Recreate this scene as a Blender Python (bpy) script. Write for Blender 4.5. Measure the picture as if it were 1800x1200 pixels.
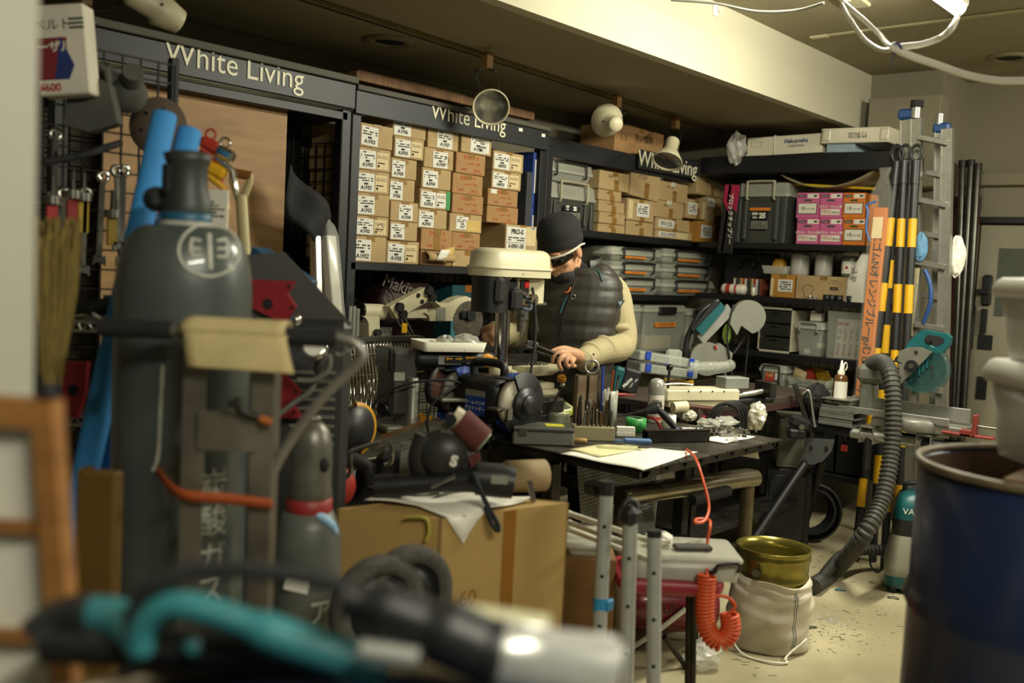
import bpy, bmesh, math, random
from mathutils import Vector, Matrix, Euler
random.seed(7)
for o in list(bpy.data.objects): bpy.data.objects.remove(o)
SC = bpy.context.scene
COL = SC.collection
R = math.radians
# ------------------------------------------------------------------ camera, light, exposure
FPX, EYE = 1750.0, 1.41
YAW, PIT, ROL = R(40.6), R(4.25), R(2.9)
_f0 = Vector((math.cos(YAW), math.sin(YAW), 0)); _r0 = Vector((math.sin(YAW), -math.cos(YAW), 0)); _z = Vector((0, 0, 1))
_fw = _f0*math.cos(PIT) - _z*math.sin(PIT); _u0 = _f0*math.sin(PIT) + _z*math.cos(PIT)
_rt = _r0*math.cos(ROL) + _u0*math.sin(ROL); _up = -_r0*math.sin(ROL) + _u0*math.cos(ROL)
CAMP = Vector((0, 0, EYE))
cd = bpy.data.cameras.new('camera'); cam = bpy.data.objects.new('camera', cd); COL.objects.link(cam)
cd.lens = FPX/1800*36; cd.sensor_width = 36; cd.clip_start = 0.05
m = Matrix((_rt, _up, -_fw)).transposed().to_4x4(); m.translation = CAMP
cam.matrix_world = m
cd.dof.use_dof = True; cd.dof.focus_distance = 4.25; cd.dof.aperture_fstop = 2.2
SC.camera = cam
SC.view_settings.view_transform = 'Standard'; SC.view_settings.look = 'None'; SC.view_settings.gamma = 1
SC.view_settings.use_curve_mapping = False
SC.view_settings.exposure = 0.42
LIGHT = (0.98, 0.955, 0.77)
w = bpy.data.worlds.new('world'); SC.world = w; w.use_nodes = True
w.node_tree.nodes['Background'].inputs[0].default_value = (1.0, 0.93, 0.72, 1)
w.node_tree.nodes['Background'].inputs[1].default_value = 0.035

def ray(x, y): return _fw + _rt*((x-900)/FPX) + _up*((600-y)/FPX)
def onz(x, y, h): d = ray(x, y); return CAMP + d*((h-EYE)/d.z)
def onY(x, y, Y): d = ray(x, y); return CAMP + d*(Y/d.y)
def onX(x, y, X): d = ray(x, y); return CAMP + d*(X/d.x)
def dep(x, y, t): return CAMP + ray(x, y)*t

# ------------------------------------------------------------------ helpers: materials
def lin(c):
    if isinstance(c, str):
        c = [int(c[i:i+2], 16)/255 for i in (0, 2, 4)]
    return tuple(v/12.92 if v <= .04045 else ((v+.055)/1.055)**2.4 for v in c[:3]) + (1,)
MATS = {}
def mat(name, col, rough=.6, metal=0., var=.10, scale=6., bump=0., bscale=60., trans=0., alpha=1., emit=0., dirt=None, coat=0., spec=None, stretch=None):
    if name in MATS: return MATS[name]
    M = bpy.data.materials.new(name); M.use_nodes = True; MATS[name] = M
    nt = M.node_tree; P = nt.nodes['Principled BSDF']
    c = lin(col)
    tc = nt.nodes.new('ShaderNodeTexCoord')
    src = tc.outputs['Object']
    if stretch:
        mp = nt.nodes.new('ShaderNodeMapping'); mp.inputs['Scale'].default_value = stretch
        nt.links.new(src, mp.inputs[0]); src = mp.outputs[0]
    nz = nt.nodes.new('ShaderNodeTexNoise'); nz.inputs['Scale'].default_value = scale; nz.inputs['Detail'].default_value = 5
    nt.links.new(src, nz.inputs['Vector'])
    rp = nt.nodes.new('ShaderNodeValToRGB')
    rp.color_ramp.elements[0].position = .3; rp.color_ramp.elements[1].position = .72
    d = lin(dirt) if dirt else tuple(v*(1-2*var) for v in c[:3]) + (1,)
    rp.color_ramp.elements[0].color = d if dirt else tuple(max(0, v*(1-1.6*var)) for v in c[:3]) + (1,)
    rp.color_ramp.elements[1].color = c if dirt else tuple(min(1, v*(1+var)) for v in c[:3]) + (1,)
    nt.links.new(nz.outputs['Fac'], rp.inputs[0])
    nt.links.new(rp.outputs[0], P.inputs['Base Color'])
    P.inputs['Roughness'].default_value = rough; P.inputs['Metallic'].default_value = metal
    P.inputs['Transmission Weight'].default_value = trans; P.inputs['Alpha'].default_value = alpha
    P.inputs['Coat Weight'].default_value = coat
    if spec is not None: P.inputs['Specular IOR Level'].default_value = spec
    if emit:
        P.inputs['Emission Color'].default_value = c; P.inputs['Emission Strength'].default_value = emit
    if bump:
        n2 = nt.nodes.new('ShaderNodeTexNoise'); n2.inputs['Scale'].default_value = bscale; n2.inputs['Detail'].default_value = 4
        nt.links.new(src, n2.inputs['Vector'])
        bp = nt.nodes.new('ShaderNodeBump'); bp.inputs['Strength'].default_value = bump; bp.inputs['Distance'].default_value = .01
        nt.links.new(n2.outputs['Fac'], bp.inputs['Height']); nt.links.new(bp.outputs[0], P.inputs['Normal'])
    return M
def wood(name, c1, c2, rough=.6, scale=3., stretch=(1, 1, 12)):
    if name in MATS: return MATS[name]
    M = bpy.data.materials.new(name); M.use_nodes = True; MATS[name] = M
    nt = M.node_tree; P = nt.nodes['Principled BSDF']
    tc = nt.nodes.new('ShaderNodeTexCoord'); mp = nt.nodes.new('ShaderNodeMapping'); mp.inputs['Scale'].default_value = stretch
    nz = nt.nodes.new('ShaderNodeTexNoise'); nz.inputs['Scale'].default_value = scale; nz.inputs['Detail'].default_value = 8; nz.inputs['Distortion'].default_value = .8
    rp = nt.nodes.new('ShaderNodeValToRGB'); rp.color_ramp.elements[0].position = .35; rp.color_ramp.elements[1].position = .68
    rp.color_ramp.elements[0].color = lin(c2); rp.color_ramp.elements[1].color = lin(c1)
    L = nt.links.new
    L(tc.outputs['Object'], mp.inputs[0]); L(mp.outputs[0], nz.inputs['Vector']); L(nz.outputs['Fac'], rp.inputs[0]); L(rp.outputs[0], P.inputs['Base Color'])
    P.inputs['Roughness'].default_value = rough
    return M
def clearplastic(name, col, alpha=.35, rough=.25):
    if name in MATS: return MATS[name]
    M = bpy.data.materials.new(name); M.use_nodes = True; MATS[name] = M
    nt = M.node_tree; P = nt.nodes['Principled BSDF']
    nz = nt.nodes.new('ShaderNodeTexNoise'); nz.inputs['Scale'].default_value = 14
    tc = nt.nodes.new('ShaderNodeTexCoord'); nt.links.new(tc.outputs['Object'], nz.inputs['Vector'])
    mr = nt.nodes.new('ShaderNodeMapRange'); mr.inputs['To Min'].default_value = alpha*.8; mr.inputs['To Max'].default_value = min(1, alpha*1.2)
    nt.links.new(nz.outputs['Fac'], mr.inputs[0]); nt.links.new(mr.outputs[0], P.inputs['Alpha'])
    P.inputs['Base Color'].default_value = lin(col); P.inputs['Roughness'].default_value = rough
    return M

# ------------------------------------------------------------------ helpers: mesh builder
def T(x, y, z): return Matrix.Translation((x, y, z))
def RX(a): return Matrix.Rotation(R(a), 4, 'X')
def RY(a): return Matrix.Rotation(R(a), 4, 'Y')
def RZ(a): return Matrix.Rotation(R(a), 4, 'Z')
def SCL(x, y, z): return Matrix.Diagonal((x, y, z, 1))
def catmull(P, n=6, closed=False):
    P = [Vector(p) for p in P]; out = []; k = len(P)
    rng = range(k) if closed else range(k-1)
    for i in rng:
        if closed: a, b, c, d = P[i-1], P[i], P[(i+1) % k], P[(i+2) % k]
        else: a, b, c, d = P[max(i-1, 0)], P[i], P[i+1], P[min(i+2, k-1)]
        for j in range(n):
            t = j/n
            out.append(.5*((2*b) + (c-a)*t + (2*a-5*b+4*c-d)*t*t + (3*b-a-3*c+d)*t**3))
    if not closed: out.append(P[-1])
    return out
def rrect(w, h, r, n=4, cx=0, cy=0):
    pts = []
    for sx, sy, a0 in ((1, 1, 0), (-1, 1, 90), (-1, -1, 180), (1, -1, 270)):
        for i in range(n+1):
            a = R(a0+90*i/n)
            pts.append((cx+sx*(w/2-r)+r*math.cos(a), cy+sy*(h/2-r)+r*math.sin(a)))
    return pts
def circ(r, n=24, a0=0, a1=360, cx=0, cy=0):
    k = n if abs(a1-a0) >= 360 else n+1
    return [(cx+r*math.cos(R(a0+(a1-a0)*i/n)), cy+r*math.sin(R(a0+(a1-a0)*i/n))) for i in range(k)]
class MB:
    def __init__(s): s.v = []; s.f = []; s.sm = []
    def add(s, vs, fs, smooth=False, M=None):
        o = len(s.v)
        s.v += [tuple(M @ Vector(v)) if M else tuple(v) for v in vs]
        s.f += [tuple(i+o for i in f) for f in fs]; s.sm += [smooth]*len(fs)
        return s
    def box(s, c, d, b=0, M=None):
        cx, cy, cz = c; hx, hy, hz = d[0]/2, d[1]/2, d[2]/2
        if b <= 0:
            v = [(cx+x*hx, cy+y*hy, cz+z*hz) for x in (-1, 1) for y in (-1, 1) for z in (-1, 1)]
            return s.add(v, [(0, 1, 3, 2), (4, 6, 7, 5), (0, 4, 5, 1), (2, 3, 7, 6), (0, 2, 6, 4), (1, 5, 7, 3)], False, M)
        b = min(b, hx*.95, hy*.95, hz*.95); v = []; ix = {}
        for x in (-1, 1):
            for y in (-1, 1):
                for z in (-1, 1):
                    for ax in range(3):
                        p = [x*(hx-b), y*(hy-b), z*(hz-b)]; sgn = (x, y, z)[ax]; p[ax] = sgn*(hx, hy, hz)[ax]
                        ix[x, y, z, ax] = len(v); v.append((cx+p[0], cy+p[1], cz+p[2]))
        f = []
        for sg in (-1, 1):
            f.append([ix[sg, a, c_, 0] for a, c_ in ((-1, -1), (1, -1), (1, 1), (-1, 1))][::sg])
            f.append([ix[a, sg, c_, 1] for a, c_ in ((-1, -1), (1, -1), (1, 1), (-1, 1))][::-sg])
            f.append([ix[a, c_, sg, 2] for a, c_ in ((-1, -1), (1, -1), (1, 1), (-1, 1))][::sg])
        for a in (-1, 1):
            for c_ in (-1, 1):
                f.append([ix[-1, a, c_, 1], ix[1, a, c_, 1], ix[1, a, c_, 2], ix[-1, a, c_, 2]])
                f.append([ix[a, -1, c_, 0], ix[a, 1, c_, 0], ix[a, 1, c_, 2], ix[a, -1, c_, 2]])
                f.append([ix[a, c_, -1, 0], ix[a, c_, 1, 0], ix[a, c_, 1, 1], ix[a, c_, -1, 1]])
                for z in (-1, 1): f.append([ix[a, c_, z, 0], ix[a, c_, z, 1], ix[a, c_, z, 2]])
        return s.add(v, f, False, M)
    def bb(s, x0, x1, y0, y1, z0, z1, b=0, M=None): return s.box(((x0+x1)/2, (y0+y1)/2, (z0+z1)/2), (abs(x1-x0), abs(y1-y0), abs(z1-z0)), b, M)
    def cyl(s, p0, p1, r0, r1=None, n=16, caps=True, M=None):
        p0, p1 = Vector(p0), Vector(p1); r1 = r0 if r1 is None else r1
        d = (p1-p0).normalized(); a = d.orthogonal().normalized(); b = d.cross(a)
        A = [p0+(a*math.cos(2*math.pi*i/n)+b*math.sin(2*math.pi*i/n))*r0 for i in range(n)]
        B = [p1+(a*math.cos(2*math.pi*i/n)+b*math.sin(2*math.pi*i/n))*r1 for i in range(n)]
        s.add(A+B, [(i, (i+1) % n, n+(i+1) % n, n+i) for i in range(n)], True, M)
        if caps:
            s.add(A, [tuple(range(n))[::-1]], False, M); s.add(B, [tuple(range(n))], False, M)
        return s
    def tube(s, pts, r, n=8, closed=False, caps=True, M=None):
        P = [Vector(p) for p in pts]; k = len(P)
        rr = r if isinstance(r, (list, tuple)) else [r]*k
        vs = []; nrm = None
        for i in range(k):
            if closed: t = P[(i+1) % k]-P[i-1]
            else: t = P[min(i+1, k-1)]-P[max(i-1, 0)]
            if t.length < 1e-9: t = Vector((0, 0, 1))
            t.normalize()
            if nrm is None: nrm = t.orthogonal().normalized()
            else:
                nrm = nrm - t*nrm.dot(t)
                nrm = nrm.normalized() if nrm.length > 1e-6 else t.orthogonal().normalized()
            b = t.cross(nrm)
            vs += [P[i]+(nrm*math.cos(2*math.pi*j/n)+b*math.sin(2*math.pi*j/n))*rr[i] for j in range(n)]
        fs = []
        for i in range(k if closed else k-1):
            q = (i+1) % k
            for j in range(n): fs.append((i*n+j, i*n+(j+1) % n, q*n+(j+1) % n, q*n+j))
        s.add(vs, fs, True, M)
        if caps and not closed:
            s.add(vs[:n], [tuple(range(n))[::-1]], False, M); s.add(vs[-n:], [tuple(range(n))], False, M)
        return s
    def lathe(s, prof, n=24, M=None, a0=0, a1=360, smooth=True):
        k = len(prof); full = abs(a1-a0) >= 360; m_ = n if full else n+1
        vs = []
        for i in range(m_):
            a = R(a0+(a1-a0)*i/n); c_, s_ = math.cos(a), math.sin(a)
            vs += [(r*c_, r*s_, z) for r, z in prof]
        fs = []
        for i in range(n):
            q = (i+1) % m_
            for j in range(k-1): fs.append((i*k+j, q*k+j, q*k+j+1, i*k+j+1))
        return s.add(vs, fs, smooth, M)
    def prism(s, poly, h0, h1, M=None, smooth=False):
        n = len(poly)
        A = [(p[0], p[1], h0) for p in poly]; B = [(p[0], p[1], h1) for p in poly]
        s.add(A+B, [(i, (i+1) % n, n+(i+1) % n, n+i) for i in range(n)], smooth, M)
        s.add(A, [tuple(range(n))[::-1]], False, M); s.add(B, [tuple(range(n))], False, M)
        return s
    def loft(s, rings, caps=True, M=None, smooth=True):
        n = len(rings[0]); vs = [p for r in rings for p in r]; fs = []
        for i in range(len(rings)-1):
            for j in range(n): fs.append((i*n+j, i*n+(j+1) % n, (i+1)*n+(j+1) % n, (i+1)*n+j))
        s.add(vs, fs, smooth, M)
        if caps:
            s.add(rings[0], [tuple(range(n))[::-1]], False, M); s.add(rings[-1], [tuple(range(n))], False, M)
        return s
    def sph(s, c, r, n=16, M=None):
        rx, ry, rz = r if isinstance(r, (tuple, list)) else (r, r, r); h = n//2
        vs = []; fs = []
        for i in range(h+1):
            th = math.pi*i/h
            for j in range(n):
                ph = 2*math.pi*j/n
                vs.append((c[0]+rx*math.sin(th)*math.cos(ph), c[1]+ry*math.sin(th)*math.sin(ph), c[2]+rz*math.cos(th)))
        for i in range(h):
            for j in range(n): fs.append((i*n+j, (i+1)*n+j, (i+1)*n+(j+1) % n, i*n+(j+1) % n))
        return s.add(vs, fs, True, M)
    def torus(s, R_, r, n=24, k=8, M=None, a0=0, a1=360):
        full = abs(a1-a0) >= 360
        pts = [(R_*math.cos(R(a0+(a1-a0)*i/n)), R_*math.sin(R(a0+(a1-a0)*i/n)), 0) for i in range(n if full else n+1)]
        return s.tube(pts, r, k, closed=full, M=M)
    def sheet(s, fn, nu, nv, th=.001, M=None):   # a curved sheet of real thickness: fn(u,v) -> point
        g = [[Vector(fn(i/nu, j/nv)) for j in range(nv+1)] for i in range(nu+1)]
        top = []; bot = []
        for i in range(nu+1):
            for j in range(nv+1):
                du = g[min(i+1, nu)][j]-g[max(i-1, 0)][j]; dv = g[i][min(j+1, nv)]-g[i][max(j-1, 0)]
                nn = du.cross(dv); nn = nn.normalized() if nn.length > 1e-9 else Vector((0, 0, 1))
                top.append(g[i][j]+nn*th/2); bot.append(g[i][j]-nn*th/2)
        w_ = nv+1; N = len(top); fs = []
        for i in range(nu):
            for j in range(nv):
                a = i*w_+j; fs.append((a, a+w_, a+w_+1, a+1)); fs.append((N+a, N+a+1, N+a+w_+1, N+a+w_))
        for i in range(nu):
            a = i*w_; fs.append((a, N+a, N+a+w_, a+w_)); a = i*w_+nv; fs.append((a, a+w_, N+a+w_, N+a))
        for j in range(nv):
            a = j; fs.append((a, a+1, N+a+1, N+a)); a = nu*w_+j; fs.append((a, N+a, N+a+1, a+1))
        return s.add(top+bot, fs, True, M)
    def mesh(s, name):
        me = bpy.data.meshes.new(name); me.from_pydata(s.v, [], s.f)
        me.polygons.foreach_set('use_smooth', s.sm)
        bm = bmesh.new(); bm.from_mesh(me); bmesh.ops.recalc_face_normals(bm, faces=bm.faces); bm.to_mesh(me); bm.free()
        me.update(); return me
    def build(s, name, material, parent=None, M=None):
        return obj(name, s.mesh(name), material, parent, M)
def obj(name, me, material, parent=None, M=None):
    o = bpy.data.objects.new(name, me); COL.objects.link(o)
    if material and not me.materials: me.materials.append(material)
    if parent: o.parent = parent
    if M is not None: o.matrix_local = M
    return o
def tag(o, label, cat, group=None, kind=None):
    o['label'] = label; o['category'] = cat
    if group: o['group'] = group
    if kind: o['kind'] = kind
    return o
def thing(name, label, cat, loc=(0, 0, 0), rz=0, group=None, M=None):
    o = bpy.data.objects.new(name, None); o.empty_display_size = .05; COL.objects.link(o)
    o.matrix_world = M if M is not None else T(*loc) @ RZ(rz)
    return tag(o, label, cat, group)
def one(name, mb, material, label, cat, loc=(0, 0, 0), rz=0, group=None, M=None):
    o = mb.build(name, material); o.matrix_world = M if M is not None else T(*loc) @ RZ(rz)
    return tag(o, label, cat, group)
def struct(name, mb, material, parent=None):
    o = mb.build(name, material, parent)
    if not parent: o['kind'] = 'structure'
    return o
def copy_tree(o, parent=None, M=None, label=None):
    c = o.copy(); COL.objects.link(c); c.parent = parent
    if M is not None: c.matrix_world = M
    if label: c['label'] = label
    for ch in o.children: copy_tree(ch, c)
    return c
_txt = {}
def text_mesh(s, size=1., extrude=.0, bold=0., space=1.0, shear=0., align='CENTER'):
    k = (s, size, extrude, bold, space, shear, align)
    if k not in _txt:
        cu = bpy.data.curves.new('t', 'FONT'); cu.body = s; cu.size = size; cu.extrude = extrude; cu.offset = bold
        cu.align_x = align; cu.align_y = 'CENTER'; cu.space_character = space; cu.shear = shear; cu.resolution_u = 3
        ob = bpy.data.objects.new('t', cu); COL.objects.link(ob)
        dg = bpy.context.evaluated_depsgraph_get()
        me = bpy.data.meshes.new_from_object(ob.evaluated_get(dg)); me.name = 'lettering'; me.materials.clear()
        bpy.data.objects.remove(ob); bpy.data.curves.remove(cu); _txt[k] = me
    return _txt[k]
_txm = {}
def txt(parent, s, size, M, material, name='lettering', **kw):
    key = (s, size, material.name, tuple(sorted(kw.items())))
    if key not in _txm:
        me = text_mesh(s, size, **kw).copy(); me.materials.clear(); me.materials.append(material); _txm[key] = me
    return obj(name, _txm[key], None, parent, M)
def FR(x, y, z, rot=0, rz=0): return T(x, y, z) @ RZ(rz) @ RX(90) @ RZ(rot)     # a flat mark facing local -y

# ------------------------------------------------------------------ materials
black = mat('black_steel', '101012', .5, 0, .15, 20)
blackp = mat('black_plastic', '1a1a1b', .45, 0, .12, 30, bump=.05, bscale=200)
rubber = mat('black_rubber', '141414', .8, 0, .2, 30, bump=.1)
steel = mat('bare_steel', '8f8c84', .32, .9, .2, 25)
dsteel = mat('dark_steel', '4c4a45', .42, .8, .3, 12, dirt='2c2722')
chrome = mat('chrome', 'c9c7c0', .14, 1., .08, 20)
alu = mat('aluminium', 'b4b3ac', .38, .75, .08, 30)
white = mat('white_paint', 'dcd8c6', .6, 0, .05, 4)
paper = mat('white_paper', 'e4e0d2', .75, 0, .03, 8)
cream = mat('cream_paint', 'c9c1a0', .45, 0, .07, 9)
ink = mat('black_ink', '141312', .8, 0, 0)
redink = mat('red_ink', 'a8331f', .8, 0, .1, 40)
kraft = mat('kraft_cardboard', 'a88e63', .8, 0, .09, 7, bump=.08, bscale=40)
kraft2 = mat('reddish_cardboard', '9e784b', .8, 0, .09, 7, bump=.08, bscale=40)
tapeb = mat('brown_tape', '86642f', .35, 0, .08, 20)
teal = mat('teal_plastic', '14555a', .4, 0, .1, 14)
# ------------------------------------------------------------------ the room
ZS, ZH, YB, YW, XW, XP = 2.36, 2.70, 2.45, 3.80, 6.62, 6.14     # soffit, ceiling, beam face, long wall, far wall, pillar face
wallm = mat('wall_plaster', '837c67', .8, 0, .05, 1.5, bump=.05, bscale=30)
ceilm = mat('ceiling_board', '8c8468', .85, 0, .10, 1.3)
beamm = mat('beam_paint', 'b3ad96', .75, 0, .04, 1.2)
floorm = mat('floor_concrete', 'b5ab8a', .7, 0, .12, 2.2, bump=.12, bscale=14)
# worn, scuffed concrete: a second layer of stains
nt = floorm.node_tree; P = nt.nodes['Principled BSDF']; base = P.inputs['Base Color'].links[0].from_socket
n2 = nt.nodes.new('ShaderNodeTexNoise'); n2.inputs['Scale'].default_value = 9; n2.inputs['Detail'].default_value = 9
r2 = nt.nodes.new('ShaderNodeValToRGB'); r2.color_ramp.elements[0].position = .42; r2.color_ramp.elements[1].position = .6
r2.color_ramp.elements[0].color = (.55, .52, .45, 1); r2.color_ramp.elements[1].color = (1, 1, 1, 1)
mx = nt.nodes.new('ShaderNodeMix'); mx.data_type = 'RGBA'; mx.blend_type = 'MULTIPLY'; mx.inputs[0].default_value = .8
nt.links.new(n2.outputs['Fac'], r2.inputs[0]); nt.links.new(base, mx.inputs[6]); nt.links.new(r2.outputs[0], mx.inputs[7]); nt.links.new(mx.outputs[2], P.inputs['Base Color'])
struct('floor', MB().bb(-1.6, XW, -2.6, YW, -.1, 0), floorm)
struct('wall_left', MB().bb(-1.6, XW+.1, YW, YW+.1, 0, ZS+.4), wallm)
struct('wall_back', MB().bb(XW, XW+.1, -2.6, YW, 0, ZH), wallm)
struct('ceiling', MB().bb(-1.6, XW+.1, -2.6, YB+.3, ZH, ZH+.1), ceilm)
struct('ceiling_soffit', MB().bb(-1.6, XW, YB+.06, YW, ZS, ZS+.3), ceilm)
struct('beam_face', MB().bb(-1.6, XW, YB, YB+.06, ZS-.003, ZH), beamm)
pil = MB().bb(XP, XW, 2.02, YW, 0, ZH); struct('wall_pillar', pil, wallm)
struct('trim_1', MB().bb(XW-.05, XW, -2.6, 2.02, 2.06, 2.14, .006), wallm)
# boxed-in pipe on the pillar
bx_ = onX(1527, 190, 5.98)
o = MB().bb(5.98, XP, bx_.y-.42, bx_.y, 2.0, 2.53, .004).build('pipe_casing', wallm); o['kind'] = 'structure'
MB().bb(5.99, XP, bx_.y-.003, bx_.y+.006, 2.0, 2.53).build('side_panel', black, o)

# lamps: LED bars under the ceiling; one end shows, the others hang behind the camera's frame
tubem = mat('lamp_diffuser', 'fff6dc', .4, 0, 0, emit=9)
def led_bar(x0, x1, y, z, label, watt, size=.06):
    t = thing('led_bar_lamp', label, 'lamp', ((x0+x1)/2, y, z), 0, 'led bar lamps under the ceiling')
    h = (x1-x0)/2
    MB().bb(-h, h, -.035, .035, 0, .03, .006).build('housing', white, t)
    rg = [[(x, r_*.032*math.cos(R(a)), -.002+r_*.035*math.sin(R(a))) for a in range(180, 361, 20)] for x, r_ in ((-h, .6), (-h+.02, 1), (h-.02, 1), (h, .6))]
    MB().loft(rg).build('diffuser', tubem, t)
    for sx in (-.6*h, .6*h): MB().cyl((sx, 0, .03), (sx, 0, ZH-z), .006, n=8).build('hanger', steel, t)
    for sg in (-1, 1):      # the diffuser throws light down and to both sides
        ld = bpy.data.lights.new('led_light', 'AREA'); ld.shape = 'RECTANGLE'; ld.size = 2*h; ld.size_y = size; ld.energy = watt; ld.color = LIGHT
        lo = bpy.data.objects.new('led_light', ld); COL.objects.link(lo); lo.parent = t; lo.location = (0, sg*.022, -.042); lo.rotation_euler = (sg*R(42), 0, 0)
    return t
LE = onz(1688, 14, 2.58)
led_bar(LE.x-1.25, LE.x, LE.y, 2.58, 'bright white led bar lamp hanging below the ceiling near the loose cable', 34)
led_bar(-.1, 1.15, -.75, 2.58, 'unseen led bar lamp added over the aisle behind the photographer', 34)  # unseen lamp, added to brighten the surfaces that face the camera
led_bar(4.1, 5.35, -.6, 2.58, 'led bar lamp near the door wall, right of the picture', 42)
# ------------------------------------------------------------------ racks
YF, XF = 3.30, 5.60
signm = mat('sign_board_grey', '191b1e', .5, 0, .08, 8)
letm = mat('sign_lettering', 'd8d2b4', .5, 0, .03)
meshm = mat('wire_mesh_black', '111112', .45, .3, .1)
def wire_grid(x0, x1, z0, z1, step=.055, r=.0022):
    mb = MB(); n = int((x1-x0)/step); k = int((z1-z0)/step)
    for i in range(n+1): x = x0+(x1-x0)*i/n; mb.box((x, 0, (z0+z1)/2), (2*r, 2*r, z1-z0))
    for i in range(k+1): z = z0+(z1-z0)*i/k; mb.box(((x0+x1)/2, 2*r, z), (x1-x0, 2*r, 2*r))
    return mb
def rack(label, x0, x1, shelves, zt, loc, rz, depth=.45, fascia=(.10, .012), side=True, back=True, skip=None):
    t = thing('storage_rack', label, 'rack', loc, rz, 'black steel storage racks')
    for i, x in enumerate((x0+.025, x1-.025)):
        for j, y in enumerate((.025, depth-.025)):
            if (i, j) == skip: continue
            MB().box((x, y, zt/2), (.05, .05, zt), .004).build('post', black, t)
    for z in shelves:
        MB().bb(x0+.02, x1-.02, .0, depth, z-.035, z, .003).build('shelf', black, t)
    if back: wire_grid(x0+.03, x1-.03, .3, zt-.1).build('wire_back', meshm, t, T(0, depth-.02, 0))
    if side: wire_grid(.05, depth-.05, .3, zt-.12).build('wire_side', meshm, t, T(x0+.04, 0, 0) @ RZ(90))
    return t
r1 = rack('open black rack bay with plywood leaning inside, under the first sign', 0, 1.245, [2.02], 2.03, (1.50, YF, 0), 0)
r2 = rack('black rack bay stacked with kraft cartons under the middle sign', 0, 1.305, [1.40, 1.02, .40], 2.03, (2.75, YF, 0), 0)
r3 = rack('corner rack bay with clear boxes and small cartons behind the worker', 0, 1.52, [1.635, 1.285, .93, .50], 2.05, (4.06, YF, 0), 0, skip=(1, 0))
r4 = rack('black rack bay on the far wall holding pink and orange boxes', 0, 1.22, [1.635, 1.31, .975, .74, .30], 2.05, (XF, YF, 0), -90, side=False, skip=(0, 0))
MB().bb(0, 1.26, 0, .46, 2.06, 2.165, .004).build('top_beam', black, r4)
def sign(parent, x0, x1, z0, z1, y, tx, tz, size, label=None):
    s_ = MB().bb(x0, x1, y-.018, y, z0, z1, .002).build('sign_board', signm, parent)
    if tx is not None: [txt(s_, w_, size, FR(tx+d_*size*.13, y-.020, tz), letm, extrude=.0015, align=al_) for w_, d_, al_ in (('White', -1, 'RIGHT'), ('Living', 1, 'LEFT'))]
    return s_
a = onY(425, 119, YF-.02); b = onY(829, 209, YF-.02); c3 = onY(1178, 290, YF-.02)
sign(r1, -.25, 1.245, 2.035, 2.135, -.002, a.x-1.50, a.z, .118)
MB().bb(-.25, 1.245, -.04, .06, 2.137, 2.165, .003).build('cornice', mat('grey_cornice', '4a463b', .7), r1)
sign(r2, -.0, 1.29, 2.02, 2.115, -.002, b.x-2.75, b.z-.004, .10)
MB().bb(-.0, 1.29, -.03, .06, 2.117, 2.14, .003).build('cornice', MATS['grey_cornice'], r2)
sign(r3, 0, 1.5, 2.0, 2.10, .03, None, 0, 0)
sg = sign(r3, c3.x-4.06-.33, c3.x-4.06+.33, c3.z-.055, c3.z+.055, -.002, c3.x-4.06, c3.z, .13)
pp = onY(660, 62, 3.3)
# printed marks on the second sign
for (px, py) in ((915, 228), (955, 238)):
    q = onY(px, py, YF-.02)
    MB().box((q.x-2.75, -.021, q.z), (.028, .001, .016)).build('torn_tape', paper, r2, RY(0))
# lumber lying on top of the racks
lum = wood('lumber', '7d5a35', '5e4126', .7, 4, (12, 1, 1))
a = onY(612, 122, 3.42); b = onY(940, 203, 3.36)
one('lumber_plank', MB().bb(a.x, b.x, 3.36, 3.41, 2.175, 2.215, .003), lum, 'long brown timber batten lying on top of the carton rack', 'plank')
one('lumber_plank', MB().bb(a.x+.06, b.x-.45, 3.42, 3.50, 2.175, 2.235, .003), lum, 'shorter timber plank lying behind the long batten on the rack', 'plank')
# ------------------------------------------------------------------ cartons
labw = mat('label_white', 'cfccc0', .7, 0, .02)
labb = mat('label_beige', 'c9b68a', .7, 0, .05, 30)
pen = mat('pen_ink', '3a3328', .8, 0, 0)
rules = {}
def print_lines(w, h, n, seed):
    k = (round(w, 3), round(h, 3), n, seed)
    if k not in rules:
        rd = random.Random(seed); mb = MB()
        for i in range(n):
            z = h/2-(i+.5)*h/n; x = -w/2
            while x < w/2-.004:
                l = rd.uniform(.003, .014)
                if rd.random() < .75: mb.box((min(x+l/2, w/2), 0, z), (min(l, w/2-x), .0006, h/n*.55))
                x += l+.002
        rules[k] = mb.mesh('fine_print')
    return rules[k]
def paper_label(parent, x, z, w, h, code, seed, y=-.001, rot=0, material=None, cs=None):
    L_ = MB().box((0, 0, 0), (w, .0012, h)).build('paper_label', material or labw, parent, T(x, y, z) @ RY(rot))
    if code is not None:
        me = print_lines(w*.36, h*.12, 1, seed % 3); obj('barcode', me, ink, L_, T(-w*.25, -.001, h*.40))
        obj('fine_print', print_lines(w*.84, h*.26, 2, seed % 5+10), ink, L_, T(0, -.001, h*.16))
        MB().box((.0, -.001, -h*.08), (w*.24, .0006, h*.10)).build('logo_mark', ink, L_)
        txt(L_, code, cs or h*.30, FR(0, -.0012, -h*.30), ink, bold=.0006, extrude=.0002, shear=.15)
    return L_
def carton(label, M, w, d, h, material=kraft, cat='box', group='cartons stacked on the rack', tape=True, name='carton'):
    t = thing(name, label, cat, group=group, M=M)
    MB().bb(-w/2, w/2, 0, d, 0, h-.001, .003).build('body', material, t)
    if tape:
        tp = MB(); tp.box((.02*w, d*.5, h), (.045, d*.98, .0008)); tp.box((.02*w, -.0005, h-.012), (.045, .001, .024))
        tp.build('packing_tape', tapeb, t)
    return t
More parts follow.
